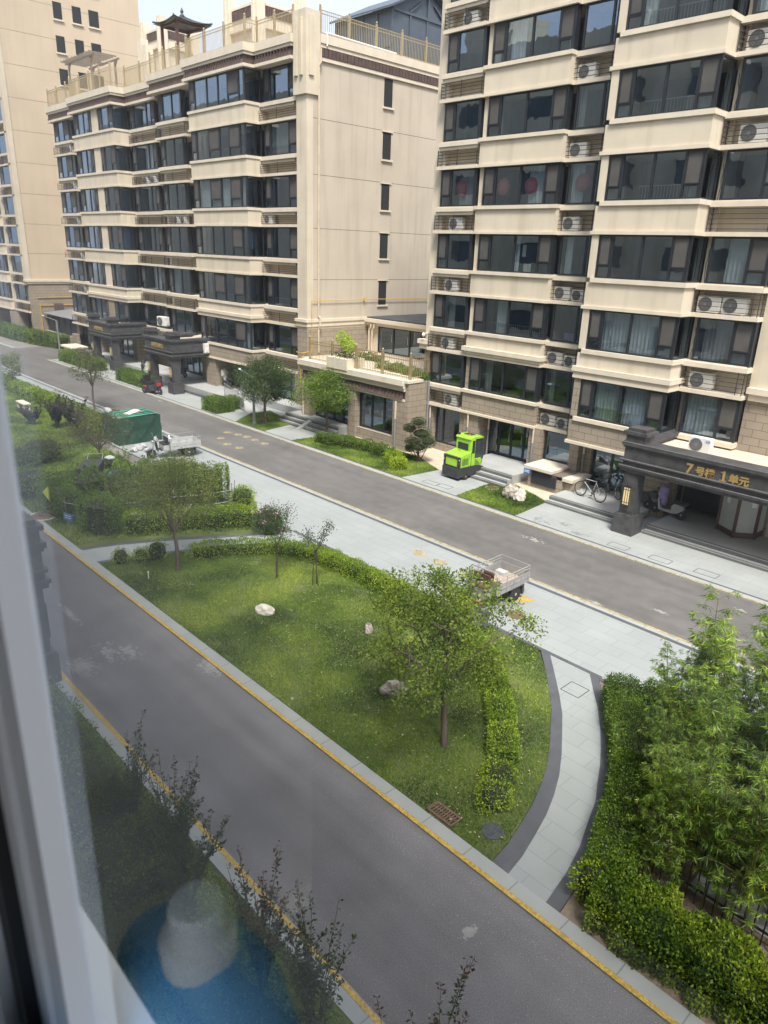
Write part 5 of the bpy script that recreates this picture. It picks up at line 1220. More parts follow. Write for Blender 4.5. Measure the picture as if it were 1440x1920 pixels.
# hedges of the oval
hedge('long bright hedge curving along the far side of the oval lawn', [(-20.45,10.9),(-19.9,12.0),(-19.2,13.1),(-18.3,13.75),(-17.2,14.05),(-15.4,14.15),(-13.5,14.1),(-11.8,13.95),(-10.4,13.5),(-9.4,13.0)], .62, .52, 'leaf_lime', 1500, .048, 111)
hedge('bright clipped hedge on the right side of the oval lawn beside the curved path', [(-9.2,12.8),(-8.5,12.15),(-7.9,11.55),(-7.4,10.95),(-7.0,10.45)], .62, .45, 'leaf_lime', 2000, .045, 112)
blob('lower bright bush ending the right hedge of the oval lawn', -6.72, 9.95, .38, .5, 'leaf_lime', 1500, .045, 113); blob('last small bright bush at the lawn tip near the dark manhole', -6.42, 9.42, .40, .45, 'leaf_lime', 1500, .045, 114)
for i, (px, py, s, lb) in enumerate([(228,1058,.30,'small round bush, leftmost of three by the cross path'), (266,1054,.27,'small round bush, middle of three by the cross path'), (296,1050,.38,'small round bush, rightmost of three joining the hedge')]):
    blob(lb, *G(px, py), s, s*1.8, 'leaf_lime', 700, .05, 115+i)
# right garden hedges, next to the curved path and the near road
hedge('tall clipped hedge between the curved path and the bamboo', [(-6.5,14.25),(-5.98,13.5),(-5.43,12.75),(-4.98,12.0),(-4.63,11.2),(-4.33,10.4),(-4.08,9.7),(-3.9,9.2)], .78, .85, 'leaf_box', 2600, .042, 121, rough=.04)
hedge('clipped hedge along the pale paving behind the bamboo', [(-6.0,14.45),(-4.5,14.5),(-2.5,14.5),(0,14.5),(3,14.5)], .7, .85, 'leaf_box', 1500, .045, 122, rough=.04)
hedge('loose bright yellow-green hedge beside the near road at the lower right', [(-3.75,8.85),(-3.1,8.85),(-2.2,8.9),(-1.0,8.95),(.3,9.0)], 1.0, .82, 'leaf_fresh', 2600, .055, 123, rough=.09)
blob('yellow bush where the curved path meets the near road', -3.95, 8.95, .38, .75, 'leaf_lime', 1800, .05, 124)
# left garden
hedge('bright hedge along the cross path below the tall clipped bushes', [(-24.0,10.2),(-23.5,11.4),(-22.9,12.5),(-22.2,13.6),(-21.8,14.3)], .95, .75, 'leaf_lime', 1000, .055, 131)
hedge('dark hedge at the cross path corner behind the blue sign', [(-25.2,9.5),(-24.5,9.6),(-24.1,10.0)], 1.2, 1.25, 'leaf_mid', 800, .06, 132, rough=.1)
hedge('tall clipped hedge block standing at the pale paving, right one', [(-25.3,13.7),(-24.9,14.5),(-24.7,14.9)], .9, 1.55, 'leaf_mid', 900, .06, 133, rough=.06)
hedge('tall clipped hedge block behind the enclosure near the cargo tricycle', [(-28.2,13.9),(-27.3,14.1),(-26.6,14.4)], .8, 1.2, 'leaf_box', 900, .06, 134, rough=.06)
hedge('rough dark bush row filling the enclosure', [(-28.0,9.8),(-27.4,11.4),(-27.2,12.8)], 1.6, 1.3, 'leaf_mid', 700, .07, 135, rough=.16)
hedge('clipped bush row on the kerb side of the enclosure', [(-28.4,9.1),(-26.3,9.2)], .9, 1.15, 'leaf_box', 900, .06, 136, rough=.07)
hedge('tangled light green bushes around the white sheets of the enclosure', [(-26.4,10.6),(-25.8,12.2),(-25.4,13.3)], 1.3, 1.35, 'leaf_olive', 700, .07, 137, rough=.2)
blob('round bright bush at the paving side between two hedges', *G(455, 950), .55, .85, 'leaf_lime', 2000, .06, 138); blob('dark round bush with pink flowers at the end of the cross path hedge', *G(505, 1000), .65, 1.0, 'leaf_dark', 3000, .05, 139)
hedge('straight hedge along the paving at the far side of the left garden', [(-60,15.6),(-52,15.7),(-45,15.9),(-41,15.9),(-37.5,15.2)], .9, .8, 'leaf_lime', 420, .09, 140)
for i, (px, py, r, h, lf, lb) in enumerate([(82,865,1.1,1.2,'leaf_olive','round olive bush on the left garden grass'), (50,925,1.2,1.0,'leaf_mid','dull bush at the left edge near the kerb'), (105,925,1.1,1.0,'leaf_lime','light bush behind the yellow flag'), (35,880,1.0,1.0,'leaf_mid','dark bush at the far left edge of the garden'), (165,925,1.0,1.25,'leaf_mid','green bush between the flag and the enclosure'), (200,905,.9,1.2,'leaf_mid','bush above the dark cart in the enclosure'), (215,800,.6,.9,'leaf_dark','dark bush against the green netted shed')]):
    blob(lb, *G(px, py), r, h, lf, 2600, .08, 150+i)
# box hedges before the middle building
hedge('square clipped box hedge beside the ramp railing', [(-41.0,23.75),(-39.3,23.75)], 1.35, .85, 'leaf_box', 700, .07, 161, rough=.02); hedge('clipped box hedge arm behind the square hedge by the ramp', [(-40.9,25.0),(-39.7,25.0)], .8, .75, 'leaf_box', 600, .07, 162, rough=.03)
hedge('clipped box hedge between the two dark porticos', [(-54.0,23.9),(-49.6,23.9)], 1.3, .85, 'leaf_box', 600, .08, 163, rough=.02)
hedge('clipped box hedge behind the sparse pale tree', [(-65.5,23.9),(-58.5,23.9)], 1.3, .9, 'leaf_mid', 400, .09, 164, rough=.03); hedge('long dark hedge before the tower block at the far left', [(-90,25.2),(-82,25.4),(-76.5,26.0),(-73.0,26.6)], 1.3, 1.2, 'leaf_mid', 300, .11, 165)
hedge('dark low wavy hedge on the grass before the terrace shop block', [(-30.2,24.0),(-28.5,24.45),(-26.8,24.95),(-25.4,24.85)], .6, .55, 'leaf_mid', 1100, .06, 166, rough=.12); hedge('brighter end of the wavy hedge near the green sweeper', [(-25.2,24.7),(-24.4,24.2),(-23.6,23.75)], .7, .55, 'leaf_lime', 1000, .06, 167, rough=.14)
# saplings with flowers
def sapling(label, px, py, heads, seed, flowers=False):
    x, y = G(px, py); rg = random.Random(seed); rng = np.random.default_rng(seed); T = thing('myrtle_sapling', label, 'tree', (x, y, .05)); b = MB(); P = []; A = []; Fl = []
    for k in range(3): tubesegs(b, (rg.uniform(-.1,.1), rg.uniform(-.1,.1), 0), (rg.uniform(-.03,.03), rg.uniform(-.03,.03), 1.2), .015, .012, rg, 5, .02, 3)
    for dx, dz, r, n in heads:
        c = np.array([dx*rt.x, dx*rt.y, dz]); tubesegs(b, (0, 0, 1.1), tuple(c), .012, .006, rg, 4, .08, 3)
        q = rng.normal(size=(n, 3))*r*np.array([.55, .55, .6]); P.append(q+c); A.append(q+rng.normal(size=(n, 3))*.1)
        if flowers: Fl.append(c+rng.normal(size=(7, 3))*.06+np.array([0, 0, r*.6]))
    b.loc = True; b.build('trunk', 'darkbark', T); P = np.vstack(P); A = np.vstack(A); rawmesh('crown', leafcloud(P, A, .055, .6, rng, .4), 4, 'leaf_dark', T)
    if flowers: F_ = np.vstack(Fl); rawmesh('blossom', leafcloud(F_, rng.normal(size=F_.shape), .05, .9, rng, .3), 4, 'pinkflower', T)
sapling('young staked tree with dark crown and pink blossom at the lawn hedge', 520, 1085, [(-.35,1.75,.25,260), (.0,1.95,.38,700), (.15,1.5,.3,400), (.35,2.25,.2,150), (-.25,2.2,.2,160)], 3, True)
sapling('slender staked young tree with two separate leaf tufts on the lawn', 592, 1100, [(-.25,1.65,.2,320), (.25,1.75,.15,160), (.42,2.05,.13,140), (.1,1.45,.15,120)], 4)
x, y = G(500, 1003); F_ = np.random.default_rng(5).normal(size=(34, 3))*np.array([.3, .2, .10])+np.array([x, y, .95]); o = rawmesh('blossom', leafcloud(F_, np.random.default_rng(6).normal(size=F_.shape), .06, .9, np.random.default_rng(8), .3), 4, 'pinkflower'); tag(o, 'pink blossom cluster over the dark round bush', 'blossom')
# cloud-pruned tree
tx, ty = G(786, 868); TP = thing('cloud_pruned_tree', 'dark cloud-pruned conifer with round leaf pads left of the green sweeper', 'tree', (tx, ty, .04)); b = MB(); rg = random.Random(9)
pads = [((785, 793), .38, .24), ((767.5, 805), .30, .2), ((790, 815), .52, .32), ((772.5, 829), .36, .2), ((803, 827), .42, .3), ((785, 839), .42, .26), ((769, 843), .25, .18)]
for i, ((px, py), r, h) in enumerate(pads):
    d = ray(px, py); n2 = Vector((tx, ty, 0)); t = n2.dot(n2)/n2.dot(Vector((d.x, d.y, 0))); q = Vector((0, 0, CAMZ))+d*t; c = np.array([q.x-tx, q.y-ty, q.z])+np.array([d.x, d.y, 0])/1400*rg.uniform(-.25, .25)
    tubesegs(b, (rg.uniform(-.12,.12), rg.uniform(-.12,.12), 0), tuple(c-np.array([0, 0, h*.5])), .03, .012, rg, 5, .08, 4)
    rng = np.random.default_rng(200+i); n = 1100; dd = nrm(rng.normal(size=(n, 3))); P = dd*rng.uniform(.8, 1.05, (n, 1))*np.array([r, r, h])+c
    rawmesh('leaf_pad', leafcloud(P, dd+rng.normal(size=P.shape)*.5, .05, .5, rng, .3), 4, 'leaf_dark', TP)
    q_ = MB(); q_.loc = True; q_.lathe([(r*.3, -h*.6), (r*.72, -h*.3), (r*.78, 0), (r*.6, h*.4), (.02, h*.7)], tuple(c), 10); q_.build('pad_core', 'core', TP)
b.loc = True; b.build('trunk', 'bark', TP)
# bush in the planter, greenery on the terrace
for i, (dx, dz, r) in enumerate([(-.2, .95, .42), (.25, .75, .42)]): pass
bx, by = PLANTER; rng = np.random.default_rng(12); Pp = []
BH = thing('clipped_bush', 'bright lime two-ball clipped bush in the roof terrace planter', 'shrub', (bx, by, 4.3))
for dx, dz, r in ((-.22, 1.05, .40), (.12, .8, .40), (.42, .62, .38)):
    dd = nrm(rng.normal(size=(1300, 3))); Pp.append(dd*r*rng.uniform(.75, 1.03, (1300, 1))+np.array([dx, 0, dz]))
Pp = np.vstack(Pp); rawmesh('foliage', leafcloud(Pp, rng.normal(size=Pp.shape), .06, .6, rng, .3), 4, mat('lime_leaf', (.30,.42,.03), .6, var=.25, scale=12), BH)
dd = rng.normal(size=(900, 3))*np.array([.55, .35, .12])+np.array([.1, 0, .12]); rawmesh('low_leaves', leafcloud(dd, rng.normal(size=dd.shape), .08, .6, rng, .3), 4, 'leaf_dark', BH)
b = MB(); b.tube([(0, 0, 0), (.05, 0, .5), (-.1, 0, .9)], .04, 5); b.loc = True; b.build('trunk', 'bark', BH)
for i, (px, py, lb) in enumerate([(730,690,'low green plants on the terrace floor, left bed'), (762,697,'low green plants on the terrace floor, right bed'), (780,705,'low green plants near the terrace corner post'), (695,672,'potted plants before the glazed terrace room')]):
    x, y = G(px, py, 3.8); hedge(lb, [(x-.8, y), (x+.8, y)], .7, .35, 'leaf_mid', 600, .07, 170+i, z0=3.7, rough=.2, name='terrace_plants', cat='plants')

# ---- bamboo
def bamboo_proto(h, seed):
    rg = random.Random(seed); rng = np.random.default_rng(seed); T = thing('bamboo', 'tall leafy green bamboo stem in the dense clump at the right edge', 'bamboo', (0, 0, 0), 0, 'bamboo stems in the clump at the right edge')
    b = MB(); lx, ly = rg.uniform(-.35, .35), rg.uniform(-.35, .35); f = lambda t: Vector((lx*t*t*h*.35, ly*t*t*h*.35, h*t)); b.tube([f(i/12) for i in range(13)], [.017*(1-.7*i/12) for i in range(13)], 6, cap=False)
    P = []; A = []; k = 0; z = h*.22
    while z < h:
        t = z/h; q = f(t); nb = rg.randint(2, 4)
        for _ in range(nb):
            a = rg.random()*6.283; bl = rg.uniform(.25, .75)*(1.1-t*.55)*(.5 if t < .35 else 1); d = Vector((math.cos(a), math.sin(a), .55)); e = q+d*bl+Vector((0, 0, -bl*bl*.25))
            b.tube([q, q.lerp(e, .5)+Vector((0, 0, .05)), e], [.005, .004, .002], 3, cap=False)
            for c in range(rg.randint(3, 5)):
                u = q.lerp(e, rg.uniform(.35, 1.05)); m = rg.randint(7, 12); base = rg.random()*6.283
                for j in range(m):
                    aa = base+rg.uniform(-1.0, 1.0); P.append(tuple(u+Vector((rg.gauss(0, .015), rg.gauss(0, .015), rg.gauss(0, .015))))); A.append((math.cos(aa), math.sin(aa), rg.uniform(-1.3, .1)))
        z += rg.uniform(.13, .22)
    b.loc = True; b.build('culm', 'bamboo_culm', T, smooth=True)
    rawmesh('foliage', leafcloud(np.array(P), np.array(A), .132, .105, rng, .55), 4, 'bamboo_leaf', T); return T
protos = [bamboo_proto(h, 300+i) for i, h in enumerate((3.1, 3.5, 3.8, 3.3, 2.8, 4.1))]
rg = random.Random(77); used = set(); nb = 0
spots = []
hx = lambda y: np.interp(y, [9.2, 9.7, 10.4, 11.2, 12.0, 12.75, 13.5, 14.25], [-4.0, -4.2, -4.45, -4.75, -5.1, -5.55, -6.1, -6.62])
while len(spots) < 118:
    y = rg.uniform(9.7, 13.8); x = hx(y)+rg.uniform(.55, 4.6)
    if (y < 10.6 and x > -3.1 and rg.random() < .8) or (y > 12.9 and x < -4.6): continue
    if all((x-a)**2+(y-c)**2 > .03 for a, c in spots): spots.append((x, y))
for x, y in spots:
    i = rg.randrange(6); s = rg.uniform(.78, 1.08)*(.82 if x < hx(y)+1.1 else 1)
    if i not in used: used.add(i); o = protos[i]; o.location = (x, y, .03); o.rotation_euler.z = rg.random()*6.28; o.scale = (s, s, s)
    else: dup(protos[i], (x, y, .03), rg.random()*6.28, None, (s, s, s))
# thin tall sprays rising above the clump
for x, y, s in ((-2.35,13.8,1.15), (-1.5,13.6,1.15)): dup(protos[5], (x, y, .03), rg.random()*6, None, (s*.8, s*.8, s))
# black picket fence, tied pole and the yard behind it
FN = thing('picket_fence', 'black iron picket fence half hidden behind the bamboo', 'fence', (-1, 10.15, .03))
b = MB(); b.box(-4.0, 3, 10.13, 10.16, .3, .33); b.box(-4.0, 3, 10.13, 10.16, 1.15, 1.18); b.build('rail', 'black', FN)
b = MB()
for k in range(47): x = -4.0+k*.15; b.box(x, x+.018, 10.11, 10.13, .03, 1.35)
o = b.build('pickets', 'black', FN)
sheet('yard', -3.0, 6, 10.35, 11.1, .05, 'platform', .05)
tag(MB().tube([(-2.85, 10.3, 1.55), (-1.2, 10.25, 1.5), (.5, 10.25, 1.55)], .014, 6).build('support_pole', 'wood'), 'thin horizontal pole tied across the bamboo stems', 'pole')
tag(MB().tube([(-2.2, 10.5, .1), (-2.0, 10.9, 2.7)], .012, 6).build('cane', 'wood'), 'long pale dead cane leaning in the bamboo', 'cane')
tag(MB().box(-.9, .6, 11.2, 11.5, .03, .9).build('yard_wall', 'stone'), 'low yard wall behind the picket fence', 'wall')
b = MB(); b.box(-1.05, -.55, 10.5, 10.9, .05, .75); tag(b.build('water_butt', 'bluesign', bevel=.06), 'dark blue container in the yard behind the fence', 'container')
# rocks
def rock(label, px, py, sx, sy, sz, seed, m, sharp=.35, z=.0):
    x, y = G(px, py); bm = bmesh.new(); bmesh.ops.create_icosphere(bm, subdivisions=4, radius=1); rg = random.Random(seed); from mathutils import noise
    o_ = Vector((seed*3.1, seed*1.7, 0))
    for v in bm.verts:
        n1 = noise.noise(v.co*1.1+o_); n2 = noise.noise(v.co*2.7+o_); n3 = noise.noise(v.co*7+o_)
        v.co *= 1+sharp*n1+sharp*.55*n2+sharp*.2*n3; v.co = Vector((v.co.x*sx, v.co.y*sy, max(-.15*sz, v.co.z*sz)))
    me = bpy.data.meshes.new('rock'); bm.to_mesh(me); bm.free(); me.materials.append(M[m]); o = bpy.data.objects.new('rock', me); C.objects.link(o); o.location = (x, y, z+.35*sz); o.rotation_euler.z = rg.random()*3; return tag(o, label, 'rock')
M['rock_pale'] = mat('pale_limestone', (.42,.39,.33), .9, var=.2, scale=4, bump=.6, bscale=14, col2=(.58,.55,.49))
M['rock_rough'] = mat('weathered_limestone', (.16,.13,.10), .95, var=.45, scale=5, bump=1., bscale=12, col2=(.52,.48,.42))
rock('large smooth pale boulder on the left half of the oval lawn', 497, 1150, .30, .21, .20, 1, 'rock_pale', .22)
rock('small upright pale rock in the middle of the oval lawn', 692, 1187, .12, .11, .22, 2, 'rock_rough', .3)
rock('rugged brown and white rock left of the lawn tree trunk', 737, 1300, .30, .2, .21, 3, 'rock_rough', .5)
rock('brown rugged rock, left half of the rockery by the right building', 958, 935, .38, .28, .45, 4, 'rock_rough', .5); rock('pale grey rock, right half of the rockery by the right building', 974, 938, .28, .25, .38, 5, 'rock_pale', .4)
rock('tiny rock lying at the kerb side of the oval lawn', 548, 1313, .08, .07, .04, 6, 'rock_rough', .4)
b = MB(); x, y = G(279, 1088); b.tube([(x, y, 0), (x, y, .26)], .018, 8); b.lathe([(.026, 0), (.026, .04), (.005, .045)], (x, y, .26), 8); tag(b.build('marker_post', 'white'), 'short white marker post standing in the oval lawn', 'post')

# ================================================================ VEHICLES AND STREET THINGS
def wheel(b_t, b_r, c, r, w, axis='x', tyre=.06, spokes=0, hub=.5):
    """tyre into b_t, rim into b_r; axle along x"""
    if spokes: b_t.tube([(c[0], c[1]+(r-tyre*.5)*math.cos(6.2832*i/28), c[2]+(r-tyre*.5)*math.sin(6.2832*i/28)) for i in range(28)], tyre*.5, 8, close=True)
    else: b_t.lathe([(r-tyre, -w/2), (r-.015, -w/2), (r, -w*.3), (r, w*.3), (r-.015, w/2), (r-tyre, w/2)], c, 24, 'x')
    if spokes:
        n = 24; R0 = r-tyre-.006
        b_r.tube([(c[0], c[1]+R0*math.cos(6.2832*i/n), c[2]+R0*math.sin(6.2832*i/n)) for i in range(n)], .010, 5, close=True)
        for k in range(spokes): a = 6.2832*k/spokes; b_r.tube([(c[0], c[1], c[2]), (c[0], c[1]+R0*math.cos(a), c[2]+R0*math.sin(a))], .0025, 3)
        b_r.lathe([(.02, -.04), (.02, .04)], c, 8, 'x')
    else:
        b_r.lathe([(.02, -w*.42), (r-tyre-.01, -w*.40), (r-tyre+.002, -w*.46), (r-tyre+.002, w*.46), (r-tyre-.01, w*.40), (.02, w*.42)], c, 20, 'x')
        b_r.lathe([(.045, -w*.55), (.045, w*.55)], c, 8, 'x')
def wheels(T, lst, m='silver', name='wheel', spokes=0):
    for c, r, w, ty in lst:
        a, q = MB(), MB(); wheel(a, q, c, r, w, tyre=ty, spokes=spokes); o = a.build(name, 'rubber', T, smooth=False); q.build('rim', m, o)
def cargo_trike(label, body, rail, bedm, seatm, extra):
    T = thing('cargo_tricycle', label, 'cargo tricycle')
    wheels(T, [((-.47, 0, .24), .24, .10, .09), ((.47, 0, .24), .24, .10, .09), ((0, 1.72, .24), .24, .08, .07)])
    b = MB(); b.box(-.52, .52, -.62, .92, .46, .50)
    for x in (-.52, .50): b.box(x, x+.02, -.62, .92, .50, .78)
    b.box(-.5, .5, -.62, -.60, .50, .78); b.box(-.5, .5, .90, .92, .50, .80)
    for x in (-.535, .52):
        for k in range(5): y = -.55+k*.34; b.box(x, x+.015, y, y+.04, .48, .78)
        b.box(x, x+.015, -.62, .92, .62, .65)
    b.build('cargo_bed', body, T)
    b = MB()
    for x in (-.51, .51):
        b.tube([(x, -.6, .78), (x, -.6, .97), (x, .80, .97), (x, .86, .90), (x, .88, .78)], .016, 6)
        for k in range(1, 4): y = -.6+k*.36; b.tube([(x, y, .78), (x, y, .97)], .010, 5)
        b.tube([(x, -.6, .88), (x, .86, .88)], .010, 5)
    b.tube([(-.51, -.61, .97), (.51, -.61, .97)], .012, 6); b.build('side_rail', rail, T)
    b = MB(); b.tube([(-.5, .93, .5), (-.5, .93, 1.02), (-.40, .93, 1.14), (.40, .93, 1.14), (.5, .93, 1.02), (.5, .93, .5)], .022, 8)
    b.tube([(-.5, .93, .85), (.5, .93, .85)], .015, 6); b.build('headboard', rail, T)
    b = MB(); b.box(-.18, .18, -.5, 1.3, .36, .45); b.tube([(-.5, 0, .24), (.5, 0, .24)], .035, 8); b.box(-.3, -.24, -.45, .45, .28, .34); b.box(.24, .3, -.45, .45, .28, .34)
    b.tube([(0, 1.1, .40), (0, 1.38, .34), (0, 1.5, .62), (0, 1.46, .82)], .035, 6); b.build('chassis', 'charcoal', T)
    b = MB(); b.box(-.34, .34, .93, 1.22, .40, .66); b.m = 0; b.box(-.26, .26, 1.22, 1.42, .34, .38); b.build('battery_box', body, T)
    b = MB(); b.box(-.33, .33, .94, 1.22, .66, .74); b.box(-.3, .3, .945, .99, .80, 1.02); b.build('seat', seatm, T, bevel=.02)
    b = MB()
    for x in (-.07, .07): b.tube([(x, 1.73, .24), (x, 1.60, .62), (x, 1.55, .86)], .018, 6)
    b.tube([(0, 1.56, .84), (0, 1.50, .98)], .02, 6); b.tube([(-.33, 1.36, .99), (-.2, 1.47, 1.0), (.2, 1.47, 1.0), (.33, 1.36, .99)], .013, 6)
    b.tube([(-.22, 1.49, 1.0), (-.30, 1.52, 1.14)], .006, 4); b.tube([(.22, 1.49, 1.0), (.30, 1.52, 1.14)], .006, 4); b.obox((-.31, 1.53, 1.17), (.12, .02, .07)); b.obox((.31, 1.53, 1.17), (.12, .02, .07)); b.build('handlebar', 'steel', T)
    b = MB(); b.lathe([(.03, 0), (.075, .05), (.075, .10)], (0, 1.58, .84), 12, 'y'); b.build('headlight', 'steel', T)
    b = MB(); n = 8; vs = [(x, 1.72+.29*math.cos(a), .24+.29*math.sin(a)) for a in [math.pi*(.1+.75*i/n) for i in range(n+1)] for x in (-.06, .06)]; b.add(vs, [(2*i, 2*i+2, 2*i+3, 2*i+1) for i in range(n)])
    b.add([(-.2, 1.42, .38), (.2, 1.42, .38), (.17, 1.50, .86), (-.17, 1.50, .86), (-.2, 1.40, .38), (.2, 1.40, .38), (.17, 1.48, .86), (-.17, 1.48, .86)], [(0,1,2,3), (4,7,6,5), (0,3,7,4), (1,5,6,2), (3,2,6,7), (0,4,5,1)]); b.build('fairing', extra, T)
    for s in (-1, 1):
        b = MB(); b.box(s*.47-.07, s*.47+.07, -.36, -.28, .16, .46); b.box(s*.47-.07, s*.47+.07, -.32, .32, .44, .46); b.build('mudguard', 'charcoal', T)
    return T
T1 = cargo_trike('silver electric cargo tricycle with white wrapped handlebar beside the green netted shed', 'silver', 'steel', 'silver', 'seat', 'charcoal')
M['sack'] = mat('white_woven_sack', (.40,.41,.42), .8, var=.15, scale=8, bump=.5, bscale=20)
def cloth(T, name, c, s, m, seed, loc=True):
    bm = bmesh.new(); bmesh.ops.create_icosphere(bm, subdivisions=3, radius=1); from mathutils import noise; o_ = Vector((seed*2.3, seed, 0))
    for v in bm.verts:
        v.co *= 1+.35*noise.noise(v.co*1.6+o_)+.15*noise.noise(v.co*4+o_); v.co = Vector((c[0]+v.co.x*s[0], c[1]+v.co.y*s[1], c[2]+v.co.z*s[2]))
    me = bpy.data.meshes.new(name); bm.to_mesh(me); bm.free(); me.materials.append(M[m]); o = bpy.data.objects.new(name, me); C.objects.link(o); me.polygons.foreach_set('use_smooth', [True]*len(me.polygons))
    if T: o.parent = T
    return o
cloth(T1, 'handlebar_cover', (0, 1.45, .93), (.24, .09, .12), 'sack', 1)
T1.location = (-32.15, 17.07, .036); T1.rotation_euler.z = RAD(172)
M['rustplate'] = mat('rusty_brown_plate', (.10,.055,.04), .8, var=.4, scale=8)
M['dullalu'] = mat('dull_aluminium', (.36,.36,.36), .5, metal=.4, var=.12, scale=5)
M['cardboard'] = mat('dusty_plywood', (.36,.29,.22), .9, var=.15, scale=5)
T2 = cargo_trike('old aluminium cargo tricycle with rusty brown seat back parked beyond the lawn tree', 'dullalu', 'dullalu', 'cardboard', 'rustplate', 'dullalu')
b = MB(); b.box(-.49, .49, -.59, .89, .501, .515); b.build('bed_floor', 'cardboard', T2)
b = MB(); b.obox((-.12, .86, .80), (.36, .03, .50), (.15, 0, 0)); b.build('back_plate', 'rustplate', T2)
b = MB(); b.box(-.3, .3, 1.3, 1.42, .30, .36); b.build('footplate', 'red', T2)
T2.scale = (1.06, 1.06, 1.06); T2.location = (-11.95, 16.72, .036); T2.rotation_euler.z = RAD(181)
x, y = -12.0-.22, 16.72+.30
o = MB().box(x-.17, x+.17, y-.1, y+.14, .56, .70).build('cardboard_box', 'sack'); tag(o, 'small whitish box lying in the bed of the brown cargo tricycle', 'box')
M['cabglass'] = mat('dark_cab_glass', (.03, .04, .045), .08)
# sweeper: forward is +y, origin at rear left bottom
SW = thing('road_sweeper', 'small lime green ride-on road sweeper with glazed cab by the steps', 'road sweeper')
b = MB()
b.prof([(0, .14), (0, .55), (.05, .62), (1.25, .60), (1.72, .45), (1.72, .22), (1.3, .14)], -.5, .5)   # (y,z) swept along x
b.box(-.53, .53, -.05, .05, .12, .58); b.box(-.52, .52, .0, .04, .58, 1.12); 
for s in (-1, 1): b.box(s*.49-.035, s*.49+.035, .0, .07, .6, 1.12)
b.build('chassis', 'charcoal', SW, bevel=.015)
b = MB(); b.prof([(.05, .60), (.05, 1.12), (.10, 1.18), (.80, 1.30), (.80, .60)], -.50, .50); b.build('hopper', 'lime', SW, bevel=.03)
b = MB(); b.box(-.36, .36, -.012, .02, .66, 1.02); b.build('rear_hatch', 'lime', SW, bevel=.012)
b = MB(); b.tube([(-.40, -.03, .64), (-.40, -.03, 1.0), (-.34, -.03, 1.06), (.34, -.03, 1.06), (.40, -.03, 1.0), (.40, -.03, .64)], .014, 6); b.tube([(-.08, .5, 1.30), (-.05, .5, 1.33), (.05, .5, 1.33), (.08, .5, 1.30)], .012, 5); b.build('handle', 'charcoal', SW)
b = MB()
for k in range(6): b.box(.502, .506, .16, .58, .72+k*.055, .745+k*.055)
b.build('vent', 'charcoal', SW)
b = MB(); b.box(-.45, .45, .74, .82, 1.15, 1.86); b.box(-.46, -.40, .82, 1.62, .60, .98); b.box(.42, .48, .80, 1.05, .60, 1.86); b.box(-.48, -.42, .80, 1.05, .98, 1.86)
b.prof([(1.05, .60), (1.05, .98), (1.35, .74), (1.5, .60)], .42, .47); b.build('cab', 'lime', SW, bevel=.01)
b = MB(); b.prof([(.68, 1.84), (.72, 1.94), (.95, 1.99), (1.45, 1.97), (1.62, 1.90), (1.66, 1.84)], -.48, .48); b.build('cab_roof', 'lime', SW, bevel=.04)
b = MB(); b.box(-.22, .22, .95, 1.3, 1.985, 2.01); b.box(-.4, -.3, .74, .84, 1.98, 2.06); b.build('roof_hatch', 'charcoal', SW)
b = MB(); b.tube([(.44, 1.06, .64), (.44, 1.06, 1.80), (.44, 1.15, 1.86), (.44, 1.50, 1.82), (.44, 1.62, 1.5), (.44, 1.66, .95), (.44, 1.55, .60)], .034, 6); b.tube([(.44, 1.06, 1.2), (.44, 1.65, 1.15)], .016, 5); b.tube([(.44, 1.36, 1.2), (.44, 1.36, 1.84)], .012, 5)
b.tube([(-.44, 1.06, .64), (-.44, 1.06, 1.80), (-.44, 1.5, 1.82), (-.44, 1.66, .95), (-.44, 1.55, .6)], .022, 6); b.tube([(-.44, 1.66, .95), (.44, 1.66, .95)], .02, 5); b.box(-.30, .30, .715, .735, 1.32, 1.34); b.box(-.30, .30, .715, .735, 1.62, 1.64); b.box(-.32, -.30, .715, .735, 1.32, 1.64); b.box(.30, .32, .715, .735, 1.32, 1.64); b.box(-.005, .015, .715, .735, 1.34, 1.62); b.build('cab_frame', 'charcoal', SW)
b = MB(); b.box(-.30, .30, .725, .737, 1.34, 1.62); b.quad((.445, 1.08, 1.2), (.445, 1.63, 1.15), (.445, 1.5, 1.8), (.445, 1.08, 1.8)); b.quad((.485, .84, 1.2), (.485, 1.02, 1.2), (.485, 1.02, 1.8), (.485, .84, 1.8)); b.box(.425, .435, 1.08, 1.60, .62, 1.84); b.box(-.435, -.425, 1.08, 1.60, .62, 1.84); b.box(-.42, .42, 1.60, 1.61, 1.0, 1.82); b.build('window', 'cabglass', SW)
b = MB(); b.box(.437, .47, 1.07, 1.50, .58, .92); b.box(.437, .46, 1.50, 1.60, .58, .84); b.build('door', 'lime', SW, bevel=.008)
for x, z, m in ((-.49, 1.0, 'red'), (-.49, .9, 'lampglow'), (.49, 1.0, 'lampglow'), (.49, .84, 'red')):
    b = MB(); b.lathe([(.028, -.012), (.028, .012)], (x, -.008, z), 10, 'y'); b.build('tail_light', m, SW)
b = MB(); b.lathe([(.05, 0), (.045, .05), (.02, .07)], (.2, .9, 1.98), 10); M['amber'] = mat('amber_plastic', (.7, .25, .02), .3); b.build('beacon', 'amber', SW)
wheels(SW, [((-.48, .45, .17), .17, .10, .06), ((.50, .45, .17), .17, .10, .06), ((.0, 1.45, .15), .15, .10, .05)], 'steel')
for s in (-1, 1):
    b = MB(); b.lathe([(.10, .16), (.12, .10), (.24, .015), (.26, .0), (.05, .0)], (s*.45, 1.82, .0), 22); b.build('side_brush', 'charcoal', SW)
    b = MB(); b.bar((s*.3, 1.6, .28), (s*.45, 1.82, .2), .04); b.build('brush_arm', 'black', SW)
b = MB()
